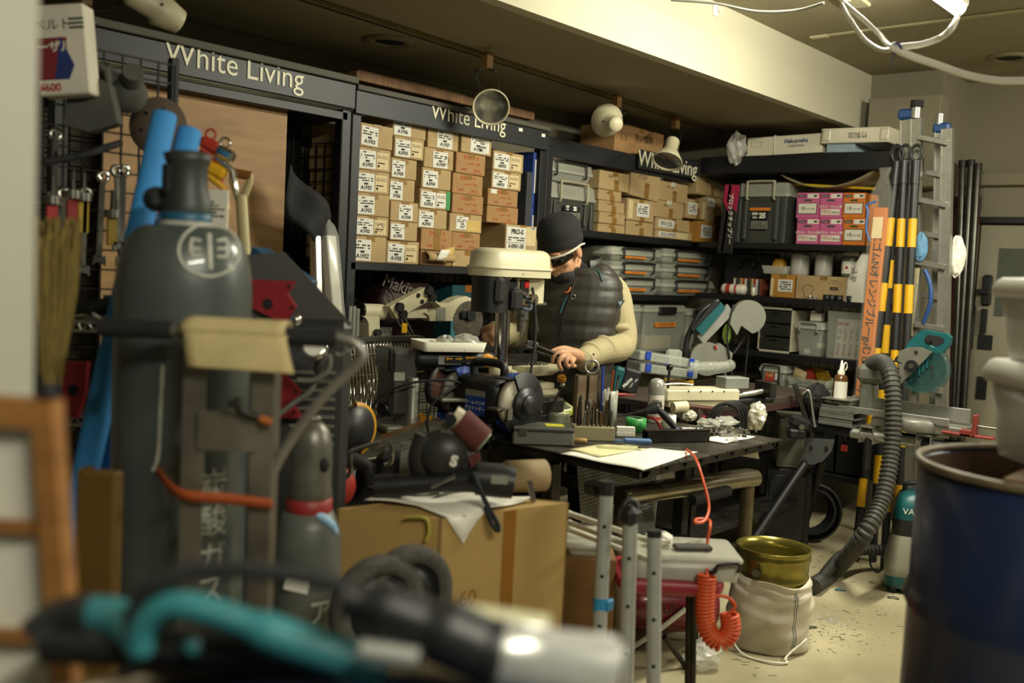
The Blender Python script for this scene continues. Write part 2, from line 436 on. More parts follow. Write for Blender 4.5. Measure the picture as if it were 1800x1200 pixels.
def zp(zx, zy, reg): return reg[0]+zx/reg[2], reg[1]+zy/reg[2]
G2 = (610, 190, 4.138); G3 = (940, 250, 4.138); G4 = (1260, 290, 4.8)
ORD = ['topmost', 'second from top', 'third from top', 'fourth from top', 'fifth from top', 'sixth from top', 'seventh from top']
CN = ['first', 'second', 'third', 'fourth', 'fifth']
cols = [
 [(92, 335, 120, 300, 'A1F03', ''), (78, 325, 290, 470, 'A1F03', 'b'), (70, 312, 455, 635, 'A1F02', 'b'), (62, 305, 620, 800, 'A1F02', ''), (50, 300, 785, 945, 'A1F02', 'bp'), (40, 288, 930, 1100, 'A1F02', '')],
 [(340, 585, 55, 225, 'A1F06', ''), (338, 555, 215, 390, 'A3F05', 'b'), (325, 515, 365, 545, 'A1F05', ''), (318, 503, 515, 690, '1F06', 'l'), (312, 515, 680, 835, 'A1F04', 'm'), (304, 510, 825, 980, 'A1F05', 'l'), (293, 530, 965, 1125, 'A1F05', 'b')],
 [(592, 815, 145, 310, 'A1F07', 'm'), (560, 780, 295, 455, 'A1F04', 'mc'), (540, 760, 440, 600, 'A3F04', ''), (530, 750, 590, 745, 'A3F03', 'g'), (522, 735, 735, 880, 'A3F03', ''), (535, 768, 880, 1035, 'F03', 'r3'), (540, 768, 1035, 1140, '', 'x')],
 [(825, 1050, 180, 330, 'A1F06', 'm2'), (795, 1012, 330, 480, 'AIF 04', 'r5'), (775, 1002, 480, 630, 'AIF 05', 'r6'), (770, 998, 630, 770, 'AIF 05', 'r5'), (752, 990, 770, 905, 'A1F', 'y'), (775, 980, 905, 1035, 'AIF 02', 'r2'), (775, 985, 1035, 1155, '', 'n')],
 [(1058, 1280, 320, 470, 'A8F05', 'b'), (1050, 1262, 460, 600, 'A8F03', 'b'), (1028, 1245, 590, 720, 'A1F02', 'r6s'), (1025, 1250, 715, 850, 'A1F02', 'r2'), (1130, 1365, 850, 1035, 'PRO-S', 'P'), (1000, 1365, 1035, 1150, '', 'n')]]
grn = mat('green_tape', '3f8a4b', .5); yelp = mat('manila_paper', 'c2a45e', .7)
for ci, col in enumerate(cols):
    z = 1.4005
    for bi in range(len(col)-1, -1, -1):
        x0, x1, y0, y1, code, k = col[bi]; cy = (y0+y1)/2
        A = onY(*zp(x0, cy, G2), YF+.02); B = onY(*zp(x1, cy, G2), YF+.02)
        tp_ = onY(*zp((x0+x1)/2, y0, G2), YF+.02).z; bt = onY(*zp((x0+x1)/2, y1, G2), YF+.02).z
        h = max(.07, tp_-z-.0005 if abs(tp_-z) < .16 and tp_-z > .06 else tp_-bt); wd = B.x-A.x-.003
        yj = YF+.02+random.uniform(-.006, .012) - (.02 if k == 'P' else 0)
        red = k.startswith('r')
        lab = '%s carton %s, %s in the %s stack from the rack post' % ('red-printed' if red else 'kraft', ('marked '+code) if code else ('torn and crushed' if k == 'x' else 'with no label'), ORD[bi], CN[ci])
        t = carton(lab, T((A.x+B.x)/2, yj, z) @ RZ(random.uniform(-1.2, 1.2)), wd, .33, h, kraft2 if red or k == 'x' else kraft)
        sd = ci*11+bi*3
        if k == 'x':     # burst corner: loose flaps and papers spilling out
            MB().sheet(lambda u, v: (-wd*.45+u*wd*.8, -.012-.035*math.sin(v*2.6)-.01*u, h*.95-v*h*.7), 6, 6, .003).build('torn_flap', kraft, t)
            MB().sheet(lambda u, v: (-wd*.25+u*.06+v*.02, -.05-.01*v, h*.35+v*.05), 3, 3, .001).build('loose_paper', paper, t)
            MB().sheet(lambda u, v: (.0+u*.08, -.048+.01*u, h*.25+v*.06+.015*u), 3, 3, .001).build('loose_paper', yelp, t)
        elif k == 'P':
            L_ = MB().box((-wd*.18, -.001, h*.48), (wd*.6, .0012, h*.86)).build('paper_label', labw, t)
            txt(L_, 'PRO-S', h*.26, FR(-wd*.16, -.003, h*.72), ink, bold=.001, extrude=.0002)
            txt(L_, 'S-0001-SB', h*.22, FR(-wd*.18, -.003, h*.17), ink, bold=.0005, extrude=.0002)
            obj('fine_print', print_lines(wd*.5, h*.18, 2, 3), ink, L_, T(-wd*.18, -.002, h*.45))
            MB().box((-wd*.18, -.002, h*.31), (wd*.56, .0006, .002)).build('rule', ink, L_)
            paper_label(t, wd*.27, h*.58, wd*.30, h*.72, None, sd, y=-.0022, material=labb)
            MB().box((wd*.33, -.004, h*.90), (.018, .0006, .008)).build('blue_sticker', mat('sticker_blue', '2f6fa8', .6), t)
        elif red:
            n = k[1]
            txt(t, '後付ビード', h*.22, FR(.0, -.0006, h*.78), redink, bold=.0004, extrude=.0002)
            txt(t, n+' mmガラス用 ☑' if 0 else n+' mmガラス用', h*.15, FR(.015, -.0006, h*.50), redink, extrude=.0002)
            txt(t, '20m巻', h*.15, FR(-wd*.24, -.0006, h*.2), redink, extrude=.0002)
            txt(t, code, h*.18, FR(wd*.2, -.0006, h*.2), redink, extrude=.0002)
            MB().box((wd*.2, -.0006, h*.09), (wd*.42, .0006, .0018)).build('rule', redink, t)
            if 's' in k: paper_label(t, -wd*.32, h*.82, wd*.2, h*.25, None, sd)
            if ci == 2: MB().box((0, -.0012, h*.5), (.04, .0008, h)).build('packing_tape', tapeb, t)
        elif code:
            lx = {'l': -.24, 'm': .04}.get(k[:1] if k else '', -.22)
            lw = wd*(.5 if k[:1] != 'y' else .3)
            if k != 'y': paper_label(t, wd*lx, h*.46, lw, h*.80, code, sd, rot=random.uniform(-2, 2))
            else:
                paper_label(t, -wd*.12, h*.5, wd*.38, h*.7, code, sd)
                paper_label(t, wd*.22, h*.38, wd*.42, h*.62, None, sd, y=-.0022, material=yelp)
            if 'b' in k or 'g' in k or '2' in k:
                L_ = paper_label(t, wd*.235, h*.47, wd*.36, h*.74, None, sd, material=labb if 'b' in k else labw)
                obj('fine_print', print_lines(wd*.3, h*.16, 2, 21), mat('faint_ink', '8a7c5e', .8), L_, T(0, -.001, h*.18))
                MB().box((-wd*.04, -.001, -h*.10), (wd*.22, .0006, h*.05)).build('rule', ink, L_); MB().box((-wd*.12, -.001, -h*.24), (.012, .0006, .010)).build('mark', ink, L_)
                if 'p' in k: MB().torus(.017, .001, 20, 4, M=T(0, -.0015, -h*.02) @ RX(90)).build('pen_circle', mat('purple_pen', '33203f'), L_)
            if 'g' in k: MB().box((wd*.45, -.0025, h*.5), (wd*.14, .0008, h*.95)).build('green_tape', grn, t)
            if 'c' in k: MB().torus(.016, .0009, 20, 4, M=T(wd*.24, -.003, h*.45) @ RX(90)).build('pen_circle', ink, t)
        z += h+.0008
# small cartons of the corner bay (same method, handwritten ones)
small = [
 ('B', [(470, 690, 215, 362, 'YFBC5 Z', ''), (470, 640, 348, 440, 'YFBC5', ''), (470, 665, 428, 525, 'YFBC7 Z', ''), (468, 660, 512, 608, 'YFBC8', ''), (468, 660, 598, 690, 'YFBC5', '')]),
 ('C', [(690, 905, 215, 412, 'ビス大', 't'), (668, 865, 415, 575, 'プレート', 'Lv'), (668, 872, 575, 703, '棚受 5', '')]),
 ('D', [(893, 1122, 292, 432, 'YFD 丁番', 's'), (873, 1080, 428, 556, '金具 小', 's'), (882, 1122, 556, 652, '', 'L'), (877, 1148, 648, 720, '', 'Lb')]),
 ('E', [(1105, 1252, 418, 562, '', 'LE'), (1110, 1178, 562, 724, '', 'n')]),
 ('F', [(1182, 1385, 252, 395, 'YFB ビス', ''), (1256, 1368, 398, 490, '', 'L'), (1254, 1368, 490, 580, '2ゴム', ''), (1186, 1365, 580, 725, '', 'Lo')])]
orange_k = mat('orange_cardboard', 'a8742a', .8, 0, .08, 8)
for si, (nm, col) in enumerate(small):
    z = 1.6355
    for bi in range(len(col)-1, -1, -1):
        x0, x1, y0, y1, hw, k = col[bi]; cy = (y0+y1)/2; Yp = YF+.03+(.06 if k == 'n' else 0)
        A = onY(*zp(x0, cy, G3), Yp); B = onY(*zp(x1, cy, G3), Yp)
        tp_ = onY(*zp((x0+x1)/2, y0, G3), Yp).z
        h = max(.05, tp_-z-.0005); wd = B.x-A.x-.006; M_ = T((A.x+B.x)/2, Yp+random.uniform(-.005, .01), z) @ RZ(random.uniform(-1.5, 1.5))
        if k == 't': M_ = M_ @ RY(4) ; M_ = T(0, 0, .008) @ M_
        wd_ = {'': 'handwritten', 't': 'tilted handwritten', 's': 'taped handwritten'}.get(k, 'plain' if k == 'n' else 'white-labelled')
        lab = '%s small kraft carton, %s in the %s group of the corner bay' % (wd_, ORD[bi], CN[si])
        t = carton(lab, M_, wd, .26, h, orange_k if 'o' in k else kraft, group='small cartons on the corner shelf')
        if hw: txt(t, hw, h*.17, FR(-wd*.12, -.0012, h*.72), pen, extrude=.0002, shear=.25)
        if hw and h > .1: txt(t, hw[::-1], h*.13, FR(wd*.06, -.0012, h*.45), pen, extrude=.0002, shear=.3)
        MB().box((.02, -.0008, h*.3), (.045, .0008, h*.55)).build('packing_tape', tapeb, t)
        if k == 's': MB().sheet(lambda u, v: (-.03+.06*u, -.002-.002*math.sin(9*u), h*.75+.03*v), 4, 2, .0008).build('clear_tape', mat('shiny_tape', 'cfc8b0', .2), t)
        if k[:1] == 'L':
            L_ = paper_label(t, -wd*.2 if 'v' not in k else wd*.08, h*.52, wd*.46, h*.62, None, bi, y=-.0018)
            obj('fine_print', print_lines(wd*.36, h*.4, 4, bi+5), ink, L_, T(0, -.001, 0))
            if 'v' in k or 'E' in k: MB().box((-wd*.38 if 'v' in k else wd*.38, -.0018, h*.5), (wd*.16, .0012, h*.84)).build('paper_label', labb, t)
            if 'b' in k: MB().box((wd*.18, -.0018, h*.5), (wd*.38, .0012, h*.8)).build('paper_label', labb, t)
        z += h+.0008
# ------------------------------------------------------------------ plastic boxes
clr = clearplastic('clear_plastic', 'b9bcae', .30, .25)
clr2 = clearplastic('clear_plastic_thick', 'c2c2b2', .5, .3)
olive = mat('olive_box_plastic', '3e403a', .4, 0, .06, 20)
hbeige = mat('handle_beige', '9a957c', .5)
def handle(w, z0, z1, r=.005, y=-.012):
    return MB().tube(catmull([(-w/2, 0, z0), (-w/2, y, z0+.006), (-w/2, y, z1-.012), (-w/2+.012, y, z1), (w/2-.012, y, z1), (w/2, y, z1-.012), (w/2, y, z0+.006), (w/2, 0, z0)], 4), r, 8)
def tub(mb, w, d, h, th=.004, taper=.02, rim=.008):
    # an open thin-walled box with tapered walls
    rg = []
    for z, s_, in ((0, -taper), (h, 0)): rg.append([(x, y, z) for x, y in rrect(w+2*s_, d+2*s_, .015, 3, 0, d/2)])
    inn = [[(x, y, z) for x, y in rrect(w+2*s_-2*th, d+2*s_-2*th, .013, 3, 0, d/2)] for z, s_ in ((h, 0), (th, -taper))]
    mb.loft(rg+inn, True)
    return mb
def lidded(label, M, w, d, h, body, lidm, hm, group=None, lidh=.05, name='storage_box', handle_z=None):
    t = thing(name, label, 'box', group=group, M=M)
    tub(MB(), w, d, h-lidh).build('body', body, t)
    mb = MB(); rg = [[(x, y, z) for x, y in rrect(w+s_, d+s_, .018, 3, 0, d/2)] for z, s_ in ((h-lidh-.012, .012), (h-lidh+.004, .014), (h-lidh+.006, .004), (h-.008, -.004), (h, -.02))]
    mb.loft(rg).build('lid', lidm, t)
    if hm: handle(w*.62, (handle_z or h-lidh-.03), h-.006, .0055, -.016).build('handle', hm, t)
    return t
# six flat clear boxes with orange labels
orl = mat('orange_label', 'd0791e', .6, 0, .05)
for st, (x0, x1, rows) in enumerate([(565, 935, [(768, 878, 'コネクタ A アングル'), (872, 985, 'コネクタ C アングル'), (985, 1095, 'コネクタ B アングル')]), (945, 1322, [(787, 900, 'コネクタ D アングル'), (895, 1005, 'コネクタ E アングル'), (1005, 1115, 'コネクタ F アングル')])]):
    z = 1.2855
    for i in (2, 1, 0):
        y0, y1, s_ = rows[i]
        A = onY(*zp(x0, (y0+y1)/2, G3), YF+.02); B = onY(*zp(x1, (y0+y1)/2, G3), YF+.02)
        tz = onY(*zp((x0+x1)/2, y0, G3), YF+.02).z; h = tz-z
        wd = B.x-A.x-.03
        t = lidded('clear handled box with orange label, %s of the %s stack' % (['top', 'middle', 'bottom'][i], ['left', 'right'][st]), T((A.x+B.x)/2, YF+.03, z), wd, .36, h, clr, clr2, blackp, 'clear boxes with orange labels', .035)
        L_ = MB().box((-.02, -.004, h*.30), (wd*.44, .001, h*.16)).build('orange_label', orl, t); txt(L_, s_, h*.10, FR(-.02, -.005, h*.30), ink, extrude=.0001)
        rd = random.Random(st*3+i)
        for k in range(3):
            MB().box((-wd*.3+k*wd*.28, .12+.05*k, .035+rd.uniform(0, .02)), (wd*.22, .12, .05), .004).build('contents', [white, dsteel, labb][k], t, RZ(0))
        z += h+.002
# olive NW box 22 with clear tray box on it
def nwbox(label, M, w, d, h, num, lid=.07, group='olive storage boxes'):
    t = thing('storage_box', label, 'box', group=group, M=M)
    body = tub(MB(), w, d, h-lid); body.build('body', olive, t)
    for sx in (-1, 1): MB().bb(sx*w*.30-.012, sx*w*.30+.012, -.008, .01, .02, h-lid-.02, .004).build('rib', olive, t)
    for sx in (-1, 1): MB().bb(sx*w*.44-.016, sx*w*.44+.016, -.006, .012, .0, h-lid-.02, .004).build('corner_rib', olive, t)
    mb = MB(); rg = [[(x, y, z) for x, y in rrect(w+s_, d+s_, .02, 3, 0, d/2)] for z, s_ in ((h-lid-.014, .012), (h-lid+.004, .014), (h-lid+.006, .006), (h-.01, -.006), (h, -.03))]
    mb.loft(rg).build('lid', clr2, t)
    handle(w*.52, h-lid-.03, h+.006, .007, -.022).build('handle', hbeige, t)
    L_ = MB().box((0, -.011, h*.45), (w*.32, .002, h*.13), 0).build('name_plate', ink, t)
    txt(L_, 'NW', h*.06, FR(-w*.09, -.0126, h*.48), paper, bold=.001, extrude=.0002); txt(L_, 'BOX', h*.035, FR(-w*.09, -.0126, h*.42), paper, bold=.0008, extrude=.0002)
    txt(L_, num, h*.115, FR(w*.055, -.0126, h*.45), paper, bold=.002, extrude=.0002)
    L2 = MB().box((.0, -.011, h*.30), (w*.32, .002, h*.13)).build('grey_label', mat('grey_label', '76766c', .6), t)
    obj('fine_print', print_lines(w*.28, h*.1, 4, 4), pen, L2, T(0, -.0125, h*.30))
    return t
A = onY(*zp(60, 500, G3), YF+.03); B = onY(*zp(455, 500, G3), YF+.03); tz = onY(*zp(250, 300, G3), YF+.03).z
t22 = nwbox('olive lidded box numbered 22 on the shelf above the worker', T((A.x+B.x)/2, YF+.035, 1.6355), B.x-A.x-.03, .38, tz-1.6355, '22')
ztop = onY(*zp(250, 140, G3), YF+.05).z
lidded('clear lidded box standing on the olive box numbered 22', T((A.x+B.x)/2+.01, YF+.06, tz+.010), B.x-A.x-.06, .32, ztop-tz-.01, clr, clr2, blackp)
# ring binders
blu = mat('binder_blue', '233f86', .5); dgr = mat('binder_dark', '33363c', .5)
for i, (zx, zy0, zy1, mm, lab) in enumerate([(1352, 770, 1085, blu, 'blue ring binder with white spine, lower one beside the cartons'), (1352, 325, 765, blu, 'blue ring binder with white spine, upper one beside the cartons'), (1318, 420, 870, dgr, 'dark grey ring binder leaning beside the blue binders')]):
    zb, zt_ = [1.4005, 1.732, 1.5605][i], [1.7315, 2.01, 1.90][i]
    Xc = [4.012, 4.012, 3.93][i]; yf = YF+[.03, .03, .0][i]
    w_ = .052 if i < 2 else .045
    t = thing('ring_binder', lab, 'binder', (Xc, yf, zb), 0, 'ring binders on the carton rack')
    MB().bb(-w_/2, w_/2, 0, .26, 0, zt_-zb, .003).build('cover', mm, t)
    if i < 2:
        MB().box((0, -.001, (zt_-zb)*.55), (w_*.6, .0015, (zt_-zb)*.62)).build('spine_label', labw, t)
    for zz in (.08, .92): MB().cyl((0, -.003, (zt_-zb)*zz), (0, .002, (zt_-zb)*zz), .006, n=10).build('rivet', steel, t)
# ------------------------------------------------------------------ far-wall rack contents
CF = -49.4                                   # turns a thing's front square to the aisle where the picture was taken
def im(x0, y0, t):
    s_ = t/FPX; c_, n_ = math.cos(ROL)*s_, math.sin(ROL)*s_
    return lambda px, py, y=0: Vector((c_*(px-x0)-n_*(y0-py), y, n_*(px-x0)+c_*(y0-py)))
def im2(x0, y0, t):
    f = im(x0, y0, t)
    return lambda *pts: [(f(px, py).x, f(px, py).z) for px, py in pts]
XZ = RX(90)                                  # prism drawn in x,z; extrudes towards -y
def BK(x, Y, z, j=0): return T(XF+x, Y, z) @ RZ(-90+j)
def byp(zx, zy, reg=G4, dx=.03): return onX(*zp(zx, zy, reg), XF+dx)
# NW box 25
A = byp(150, 500); B = byp(585, 500); tz = byp(320, 150).z
t = nwbox('olive lidded box numbered 25 beside the pink boxes', BK(.03, (A.y+B.y)/2, 1.6355), A.y-B.y, .40, tz-1.6355, '25')
MB().box((0, -.012, (tz-1.6355)*.56), ((A.y-B.y)*.4, .001, .018)).build('orange_label', orl, t)
# sealant boxes
pink = mat('pink_carton', 'bf5c86', .55, 0, .05, 12); orgc = mat('orange_carton', 'c9701f', .55, 0, .05, 12); dkg = mat('dark_green_print', '2f4a32', .6); pwhite = mat('carton_white', 'ddd6c4', .6)
for i, (x0, x1) in enumerate(((672, 862), (868, 1056), (1062, 1250))):
    z = 1.6355
    for j, (y0, y1) in enumerate(((447, 652), (232, 445))):
        A = byp(x0, (y0+y1)/2); B = byp(x1, (y0+y1)/2); tz = byp((x0+x1)/2, y0).z; w_ = A.y-B.y-.002; h = tz-z-.001
        cn = 'orange' if i == 2 else 'pink'
        t = thing('sealant_carton', '%s printed carton, %s %s' % (cn, ['lower', 'upper'][j], ['one next to the olive box', 'one in the middle of the six', 'one at the right end'][i]), 'box', group='pink and orange sealant cartons', M=BK(.03, (A.y+B.y)/2, z))
        MB().bb(-w_/2, w_/2, 0, .2, 0, h, .002).build('body', orgc if i == 2 else pink, t)
        MB().box((w_*.22, -.0006, h*.87), (w_*.48, .001, h*.17)).build('white_panel', pwhite, t); txt(t, '3M', h*.11, FR(w_*.33, -.0014, h*.87), redink if 0 else ink, bold=.0012, extrude=.0002)
        MB().box((-w_*.27, -.0006, h*.87), (w_*.34, .001, h*.11)).build('brand_panel', ink, t); txt(t, 'Scotch', h*.085, FR(-w_*.27, -.0014, h*.87), pwhite, extrude=.0002)
        MB().box((0, -.001, h*.70), (w_*.36, .001, h*.07)).build('green_sticker', dkg, t)
        if i == 2 or (i == 0 and j == 1):
            MB().box((.0, -.0006, h*.38), (w_*.86, .001, h*.44)).build('panel_border', ink, t); p_ = MB().box((.0, -.0012, h*.38), (w_*.80, .001, h*.39)).build('panel', pwhite, t)
            txt(p_, '18', h*.2, FR(-w_*.2, -.0022, h*.38), ink, extrude=.0002); txt(p_, 'mm×18m', h*.09, FR(w_*.15, -.0022, h*.36), ink, extrude=.0002)
        else:
            txt(t, 'ガラス・サッシ用', h*.12, FR(0, -.0014, h*.44), pwhite, bold=.0005, extrude=.0002)
            p_ = MB().box((.0, -.0006, h*.24), (w_*.86, .001, h*.23)).build('panel', pwhite, t)
            txt(p_, '79SX', h*.19, FR(-w_*.18, -.0016, h*.24), redink, extrude=.0002); txt(p_, '18mm', h*.13, FR(w_*.24, -.0016, h*.22), ink, extrude=.0002)
        z += h+.0008
# narrow black parcels at the corner
mag = mat('magenta_print', 'a01f45', .5)
for i, zx in enumerate((62, 112)):
    A = byp(zx, 400, dx=-.02); tz = byp(zx, 155).z
    t = thing('blade_packet', 'narrow black blade packet with magenta top, %s one' % ['left', 'right'][i], 'packet', group='black blade packets at the rack corner', M=BK(-.03, A.y, 1.6355) @ RY(4))
    w_ = .045 + .03*i; h = tz-1.6355+.06
    MB().bb(-w_/2, w_/2, 0, .02, -.07, h-.07, .002).build('sleeve', ink if 0 else blackp, t)
    MB().prism([(-w_/2, h-.18), (w_/2, h-.24), (w_/2, h-.075), (-w_/2, h-.075)], 0.0005, .002, XZ).build('magenta_panel', mag, t)
    if i: txt(t, 'プロックチップソー', .035, FR(0, -.003, (h-.07)*.40, -84), paper, extrude=.0002, bold=.0006)
# items on the 1.31 shelf
zc = 1.3105
def wrapped(zx0, zx1, zy0, zy1, lab):
    A = byp(zx0, zy1, dx=.12); B = byp(zx1, zy1, dx=.12); h = byp(zx0, zy0, dx=.12).z-byp(zx0, zy1, dx=.12).z; r_ = (A.y-B.y)/2
    t = thing('wrapped_cylinder', lab, 'bottle', group='plastic-wrapped white cylinders', M=BK(.12, (A.y+B.y)/2, ZB))
    MB().lathe([(0, 0), (r_*.92, 0), (r_, .01), (r_, h*.72), (r_*.9, h*.8), (r_*.55, h*.9), (0, h*.9)], 20, T(0, r_, 0)).build('core', mat('silvery_white', 'bdbcb0', .4, .1, .1, 20), t)
    MB().lathe([(r_*1.06, 0), (r_*1.08, h*.7), (r_*.95, h*.86), (r_*.4, h*.95), (r_*.5, h*1.04), (r_*.15, h*1.06)], 20, T(0, r_, 0)).build('film', clearplastic('cling_film', 'd8d8d0', .22, .08), t)
hb = byp(900, 937).z; ZB = hb+.0005
for (x0, x1, lab, kk) in ((445, 655, 'orange-tinted carton with white label under the clear tray', 'a'), (662, 1122, 'long kraft carton printed with a lamp outline', 'b')):
    A = byp(x0, 1050); B = byp(x1, 1050); w_ = A.y-B.y-.004
    t = carton(lab, BK(.03, (A.y+B.y)/2, zc), w_, .30, hb-zc, orange_k if kk == 'a' else kraft, group='cartons on the far rack'); h = hb-zc
    if kk == 'a':
        L_ = paper_label(t, .02, h*.52, w_*.6, h*.52, None, 3); obj('fine_print', print_lines(w_*.5, h*.4, 4, 8), ink, L_, T(0, -.001, 0)); MB().box((-w_*.42, -.001, h*.45), (w_*.12, .001, h*.75)).build('paper_label', labb, t)
    else:
        MB().tube(catmull([(-w_*.36, -.001, h*.5), (-w_*.34, -.001, h*.3), (-w_*.30, -.001, h*.08), (-w_*.22, -.001, h*.08), (-w_*.18, -.001, h*.3), (-w_*.16, -.001, h*.5), (-w_*.26, -.001, h*.60)], 4, True), .0012, 4, True).build('printed_outline', pen, t)
        txt(t, 'No. 8-6704', h*.08, FR(w_*.22, -.001, h*.82), pen, extrude=.0002); txt(t, 'ランプシェード', h*.08, FR(w_*.22, -.001, h*.70), pen, extrude=.0002)
        MB().box((w_*.22, -.001, h*.50), (w_*.15, .001, h*.14)).build('printed_panel', pen, t); txt(t, 'made', h*.07, FR(w_*.22, -.0016, h*.5), kraft, extrude=.0002)
wrapped(592, 735, 715, 930, 'cling-wrapped white cylinder on the kraft carton, left one')
wrapped(800, 935, 700, 925, 'cling-wrapped white cylinder on the kraft carton, right one')
A = byp(1028, 900, dx=.1); B = byp(1162, 900, dx=.1); r_ = (A.y-B.y)/2; h = byp(1090, 730, dx=.1).z-ZB
t = thing('glass_jar', 'glass jar with white label and red apple print', 'jar', M=BK(.1, (A.y+B.y)/2, ZB))
MB().lathe([(0, 0), (r_*.9, 0), (r_, .01), (r_, h*.72), (r_*.8, h*.86), (r_*.8, h*.9)], 20, T(0, r_, 0)).build('glass', clearplastic('jar_glass', '9aa08e', .4, .08), t)
MB().lathe([(0, h), (r_*.88, h), (r_*.9, h*.88), (r_*.86, h*.86)], 20, T(0, r_, 0)).build('lid', white, t)
MB().lathe([(r_*1.01, h*.14), (r_*1.01, h*.62)], 20, T(0, r_, 0)).build('label', paper, t)
MB().sph((0, -.001, h*.38), (.009, .003, .009), 12).build('apple_print', mat('apple_red', 'a32a22', .5), t)
# white carrier bag
A = byp(1178, 1120, dx=.02); h = byp(1178, 705, dx=.02).z-zc
t = thing('paper_bag', 'white paper carrier bag with lettering beside the kraft carton', 'bag', M=BK(.0, A.y+.01, zc))
MB().loft([[(x*s_+ox, y+.04, z) for x, y in rrect(.115, .07*q, .02, 2)] for z, s_, q, ox in ((0, 1, 1, 0), (h*.4, .95, .9, .0), (h*.7, .7, .6, .02), (h, .25, .3, .045))]).build('bag_body', paper, t)
txt(t, 'anail.jp', .05, FR(-.01, .003, h*.60, -80), mat('grey_print', '77746a', .7), extrude=.0002)
# clear tray with a yellow part
A = byp(365, 900, dx=.1); B = byp(590, 900, dx=.1); w_ = A.y-B.y
t = thing('small_tray', 'small clear tray holding a yellow part on the carton', 'tray', M=BK(.1, (A.y+B.y)/2, ZB))
tub(MB(), w_, .12, .05, taper=.012).build('tray', clr2, t)
MB().loft([[(x+.01, y+.06, z) for x, y in rrect(w_*.4*s_, .07*s_, .015, 3)] for z, s_ in ((.008, 1), (.06, 1.05), (.09, .8), (.096, .5))]).build('yellow_part', mat('mustard_part', 'b98a22', .5, 0, .1, 20), t)
# spray can lying, glue bottle, cups
A = byp(40, 1060); B = byp(235, 1055); P_ = (A.y+B.y)/2; L_ = A.y-B.y; r_ = .033
t = thing('spray_can', 'white and red spray can lying on its side on the far shelf', 'can', M=BK(.05, P_, zc+r_) @ RY(90))
MB().lathe([(0, -L_/2), (r_*.9, -L_/2), (r_, -L_/2+.006), (r_, L_/2-.02), (r_*.8, L_/2-.004), (0, L_/2)], 20).build('can_body', pwhite, t)
MB().lathe([(r_*1.01, -L_/2+.03), (r_*1.01, -L_/2+.06)], 20).build('red_band', redink, t); MB().lathe([(r_*1.01, L_/2-.07), (r_*1.01, L_/2-.055)], 20).build('red_band', redink, t)
A = byp(312, 1100)
t = thing('glue_bottle', 'tiny glue bottle with blue cap on the far shelf', 'bottle', M=BK(.02, A.y, zc))
MB().lathe([(0, 0), (.011, 0), (.011, .045), (.004, .055), (0, .055)], 12).build('bottle', paper, t); MB().cyl((0, 0, .053), (0, 0, .072), .006, .004, 10).build('cap', mat('cap_blue', '2b6ea3', .4), t)
for i, zx in enumerate((935, 978, 1040, 1130)):
    A = byp(zx, 1115)
    one('black_cup', MB().lathe([(0, 0), (.018, 0), (.02, .004), (.022, .034), (.0185, .034), (.016, .01), (0, .01)], 16), blackp, 'small black plastic cup, number %s from the white bag' % ['four', 'three', 'two', 'one'][i], 'cup', group='black cups on the far shelf', M=BK(.0+.02, A.y, zc))
A = byp(225, 1050, dx=.12); t = thing('magazine_stack', 'flat box with a row of coloured spines behind the spray can', 'box', M=BK(.16, A.y, zc)); MB().bb(-.10, .10, 0, .12, 0, .105, .002).build('tray', mat('brick_card', '7d3a22', .7), t)
for k in range(12): MB().bb(-.092+k*.0155, -.092+k*.0155+.013, -.004, .1, .004, .103+.003*math.sin(k*5), .001).build('spine', [labw, yelp, dgr, redink, dkg][k*7 % 5], t)
A = byp(265, 800, dx=.25); t = thing('tool_case', 'black tool case with handle at the back of the far shelf', 'case', M=BK(.25, A.y, zc)); MB().bb(-.17, .17, 0, .12, 0, .27, .012).build('shell', blackp, t); handle(.10, .17, .22, .008, -.02).build('handle', blackp, t)
shiny = mat('zinc_screws', 'b3b0a4', .3, .9, .1, 30)
def scrap(n, rx, ry, hz, seed, size=.012):
    rd = random.Random(seed); mb = MB()
    for i in range(n):
        a = rd.uniform(0, 6.28); q = math.sqrt(rd.random()); x, y = rx*q*math.cos(a), ry*q*math.sin(a); z = hz*(1-q*q)*rd.random()
        l = size*rd.uniform(.5, 1.5)
        M_ = T(x, y, z+size*.2) @ RZ(rd.uniform(0, 360)) @ RY(rd.uniform(-35, 35))
        mb.box((0, 0, 0), (l, size*.28, size*.28), 0, M_)
    return mb
A = byp(805, 1115); o = one('screw_heap', scrap(90, .05, .03, .018, 3, .014), shiny, 'little heap of shiny screws on the far shelf', 'screws', M=BK(.03, A.y, zc)); o['kind'] = 'stuff'
# ---- items on the 0.975 shelf and below (region 1200,400 scale 3)
G6 = (1200, 400, 3.0)
def b6(zx, zy, dx=.03): return byp(zx, zy, G6, dx)
zs = .9755
A = b6(395, 550); B = b6(575, 550); w_ = A.y-B.y; h = b6(480, 420).z-zs
t = thing('drawer_unit', 'small cream drawer unit with dark clear drawers behind the band saw', 'drawers', M=BK(.03, (A.y+B.y)/2, zs))
MB().bb(-w_/2, w_/2, .01, .3, 0, .012).bb(-w_/2, w_/2, .01, .3, h-.012, h).bb(-w_/2, -w_/2+.012, .01, .3, 0, h).bb(w_/2-.012, w_/2, .01, .3, 0, h).bb(-w_/2, w_/2, .29, .3, 0, h).build('case', mat('cream_plastic', 'bdb79f', .5), t)
smoke = clearplastic('smoky_plastic', '34342e', .75, .2)
for k in range(3): d_ = MB().bb(-w_/2+.015, w_/2-.015, 0, .28, .018+k*(h-.03)/3, .008+(k+1)*(h-.03)/3, .004).build('drawer', smoke, t); MB().box((0, -.006, .018+(k+.8)*(h-.03)/3), (.05, .012, .012), .003).build('pull', smoke, d_)
A = b6(580, 600); B = b6(745, 600); h = b6(650, 495).z-zs
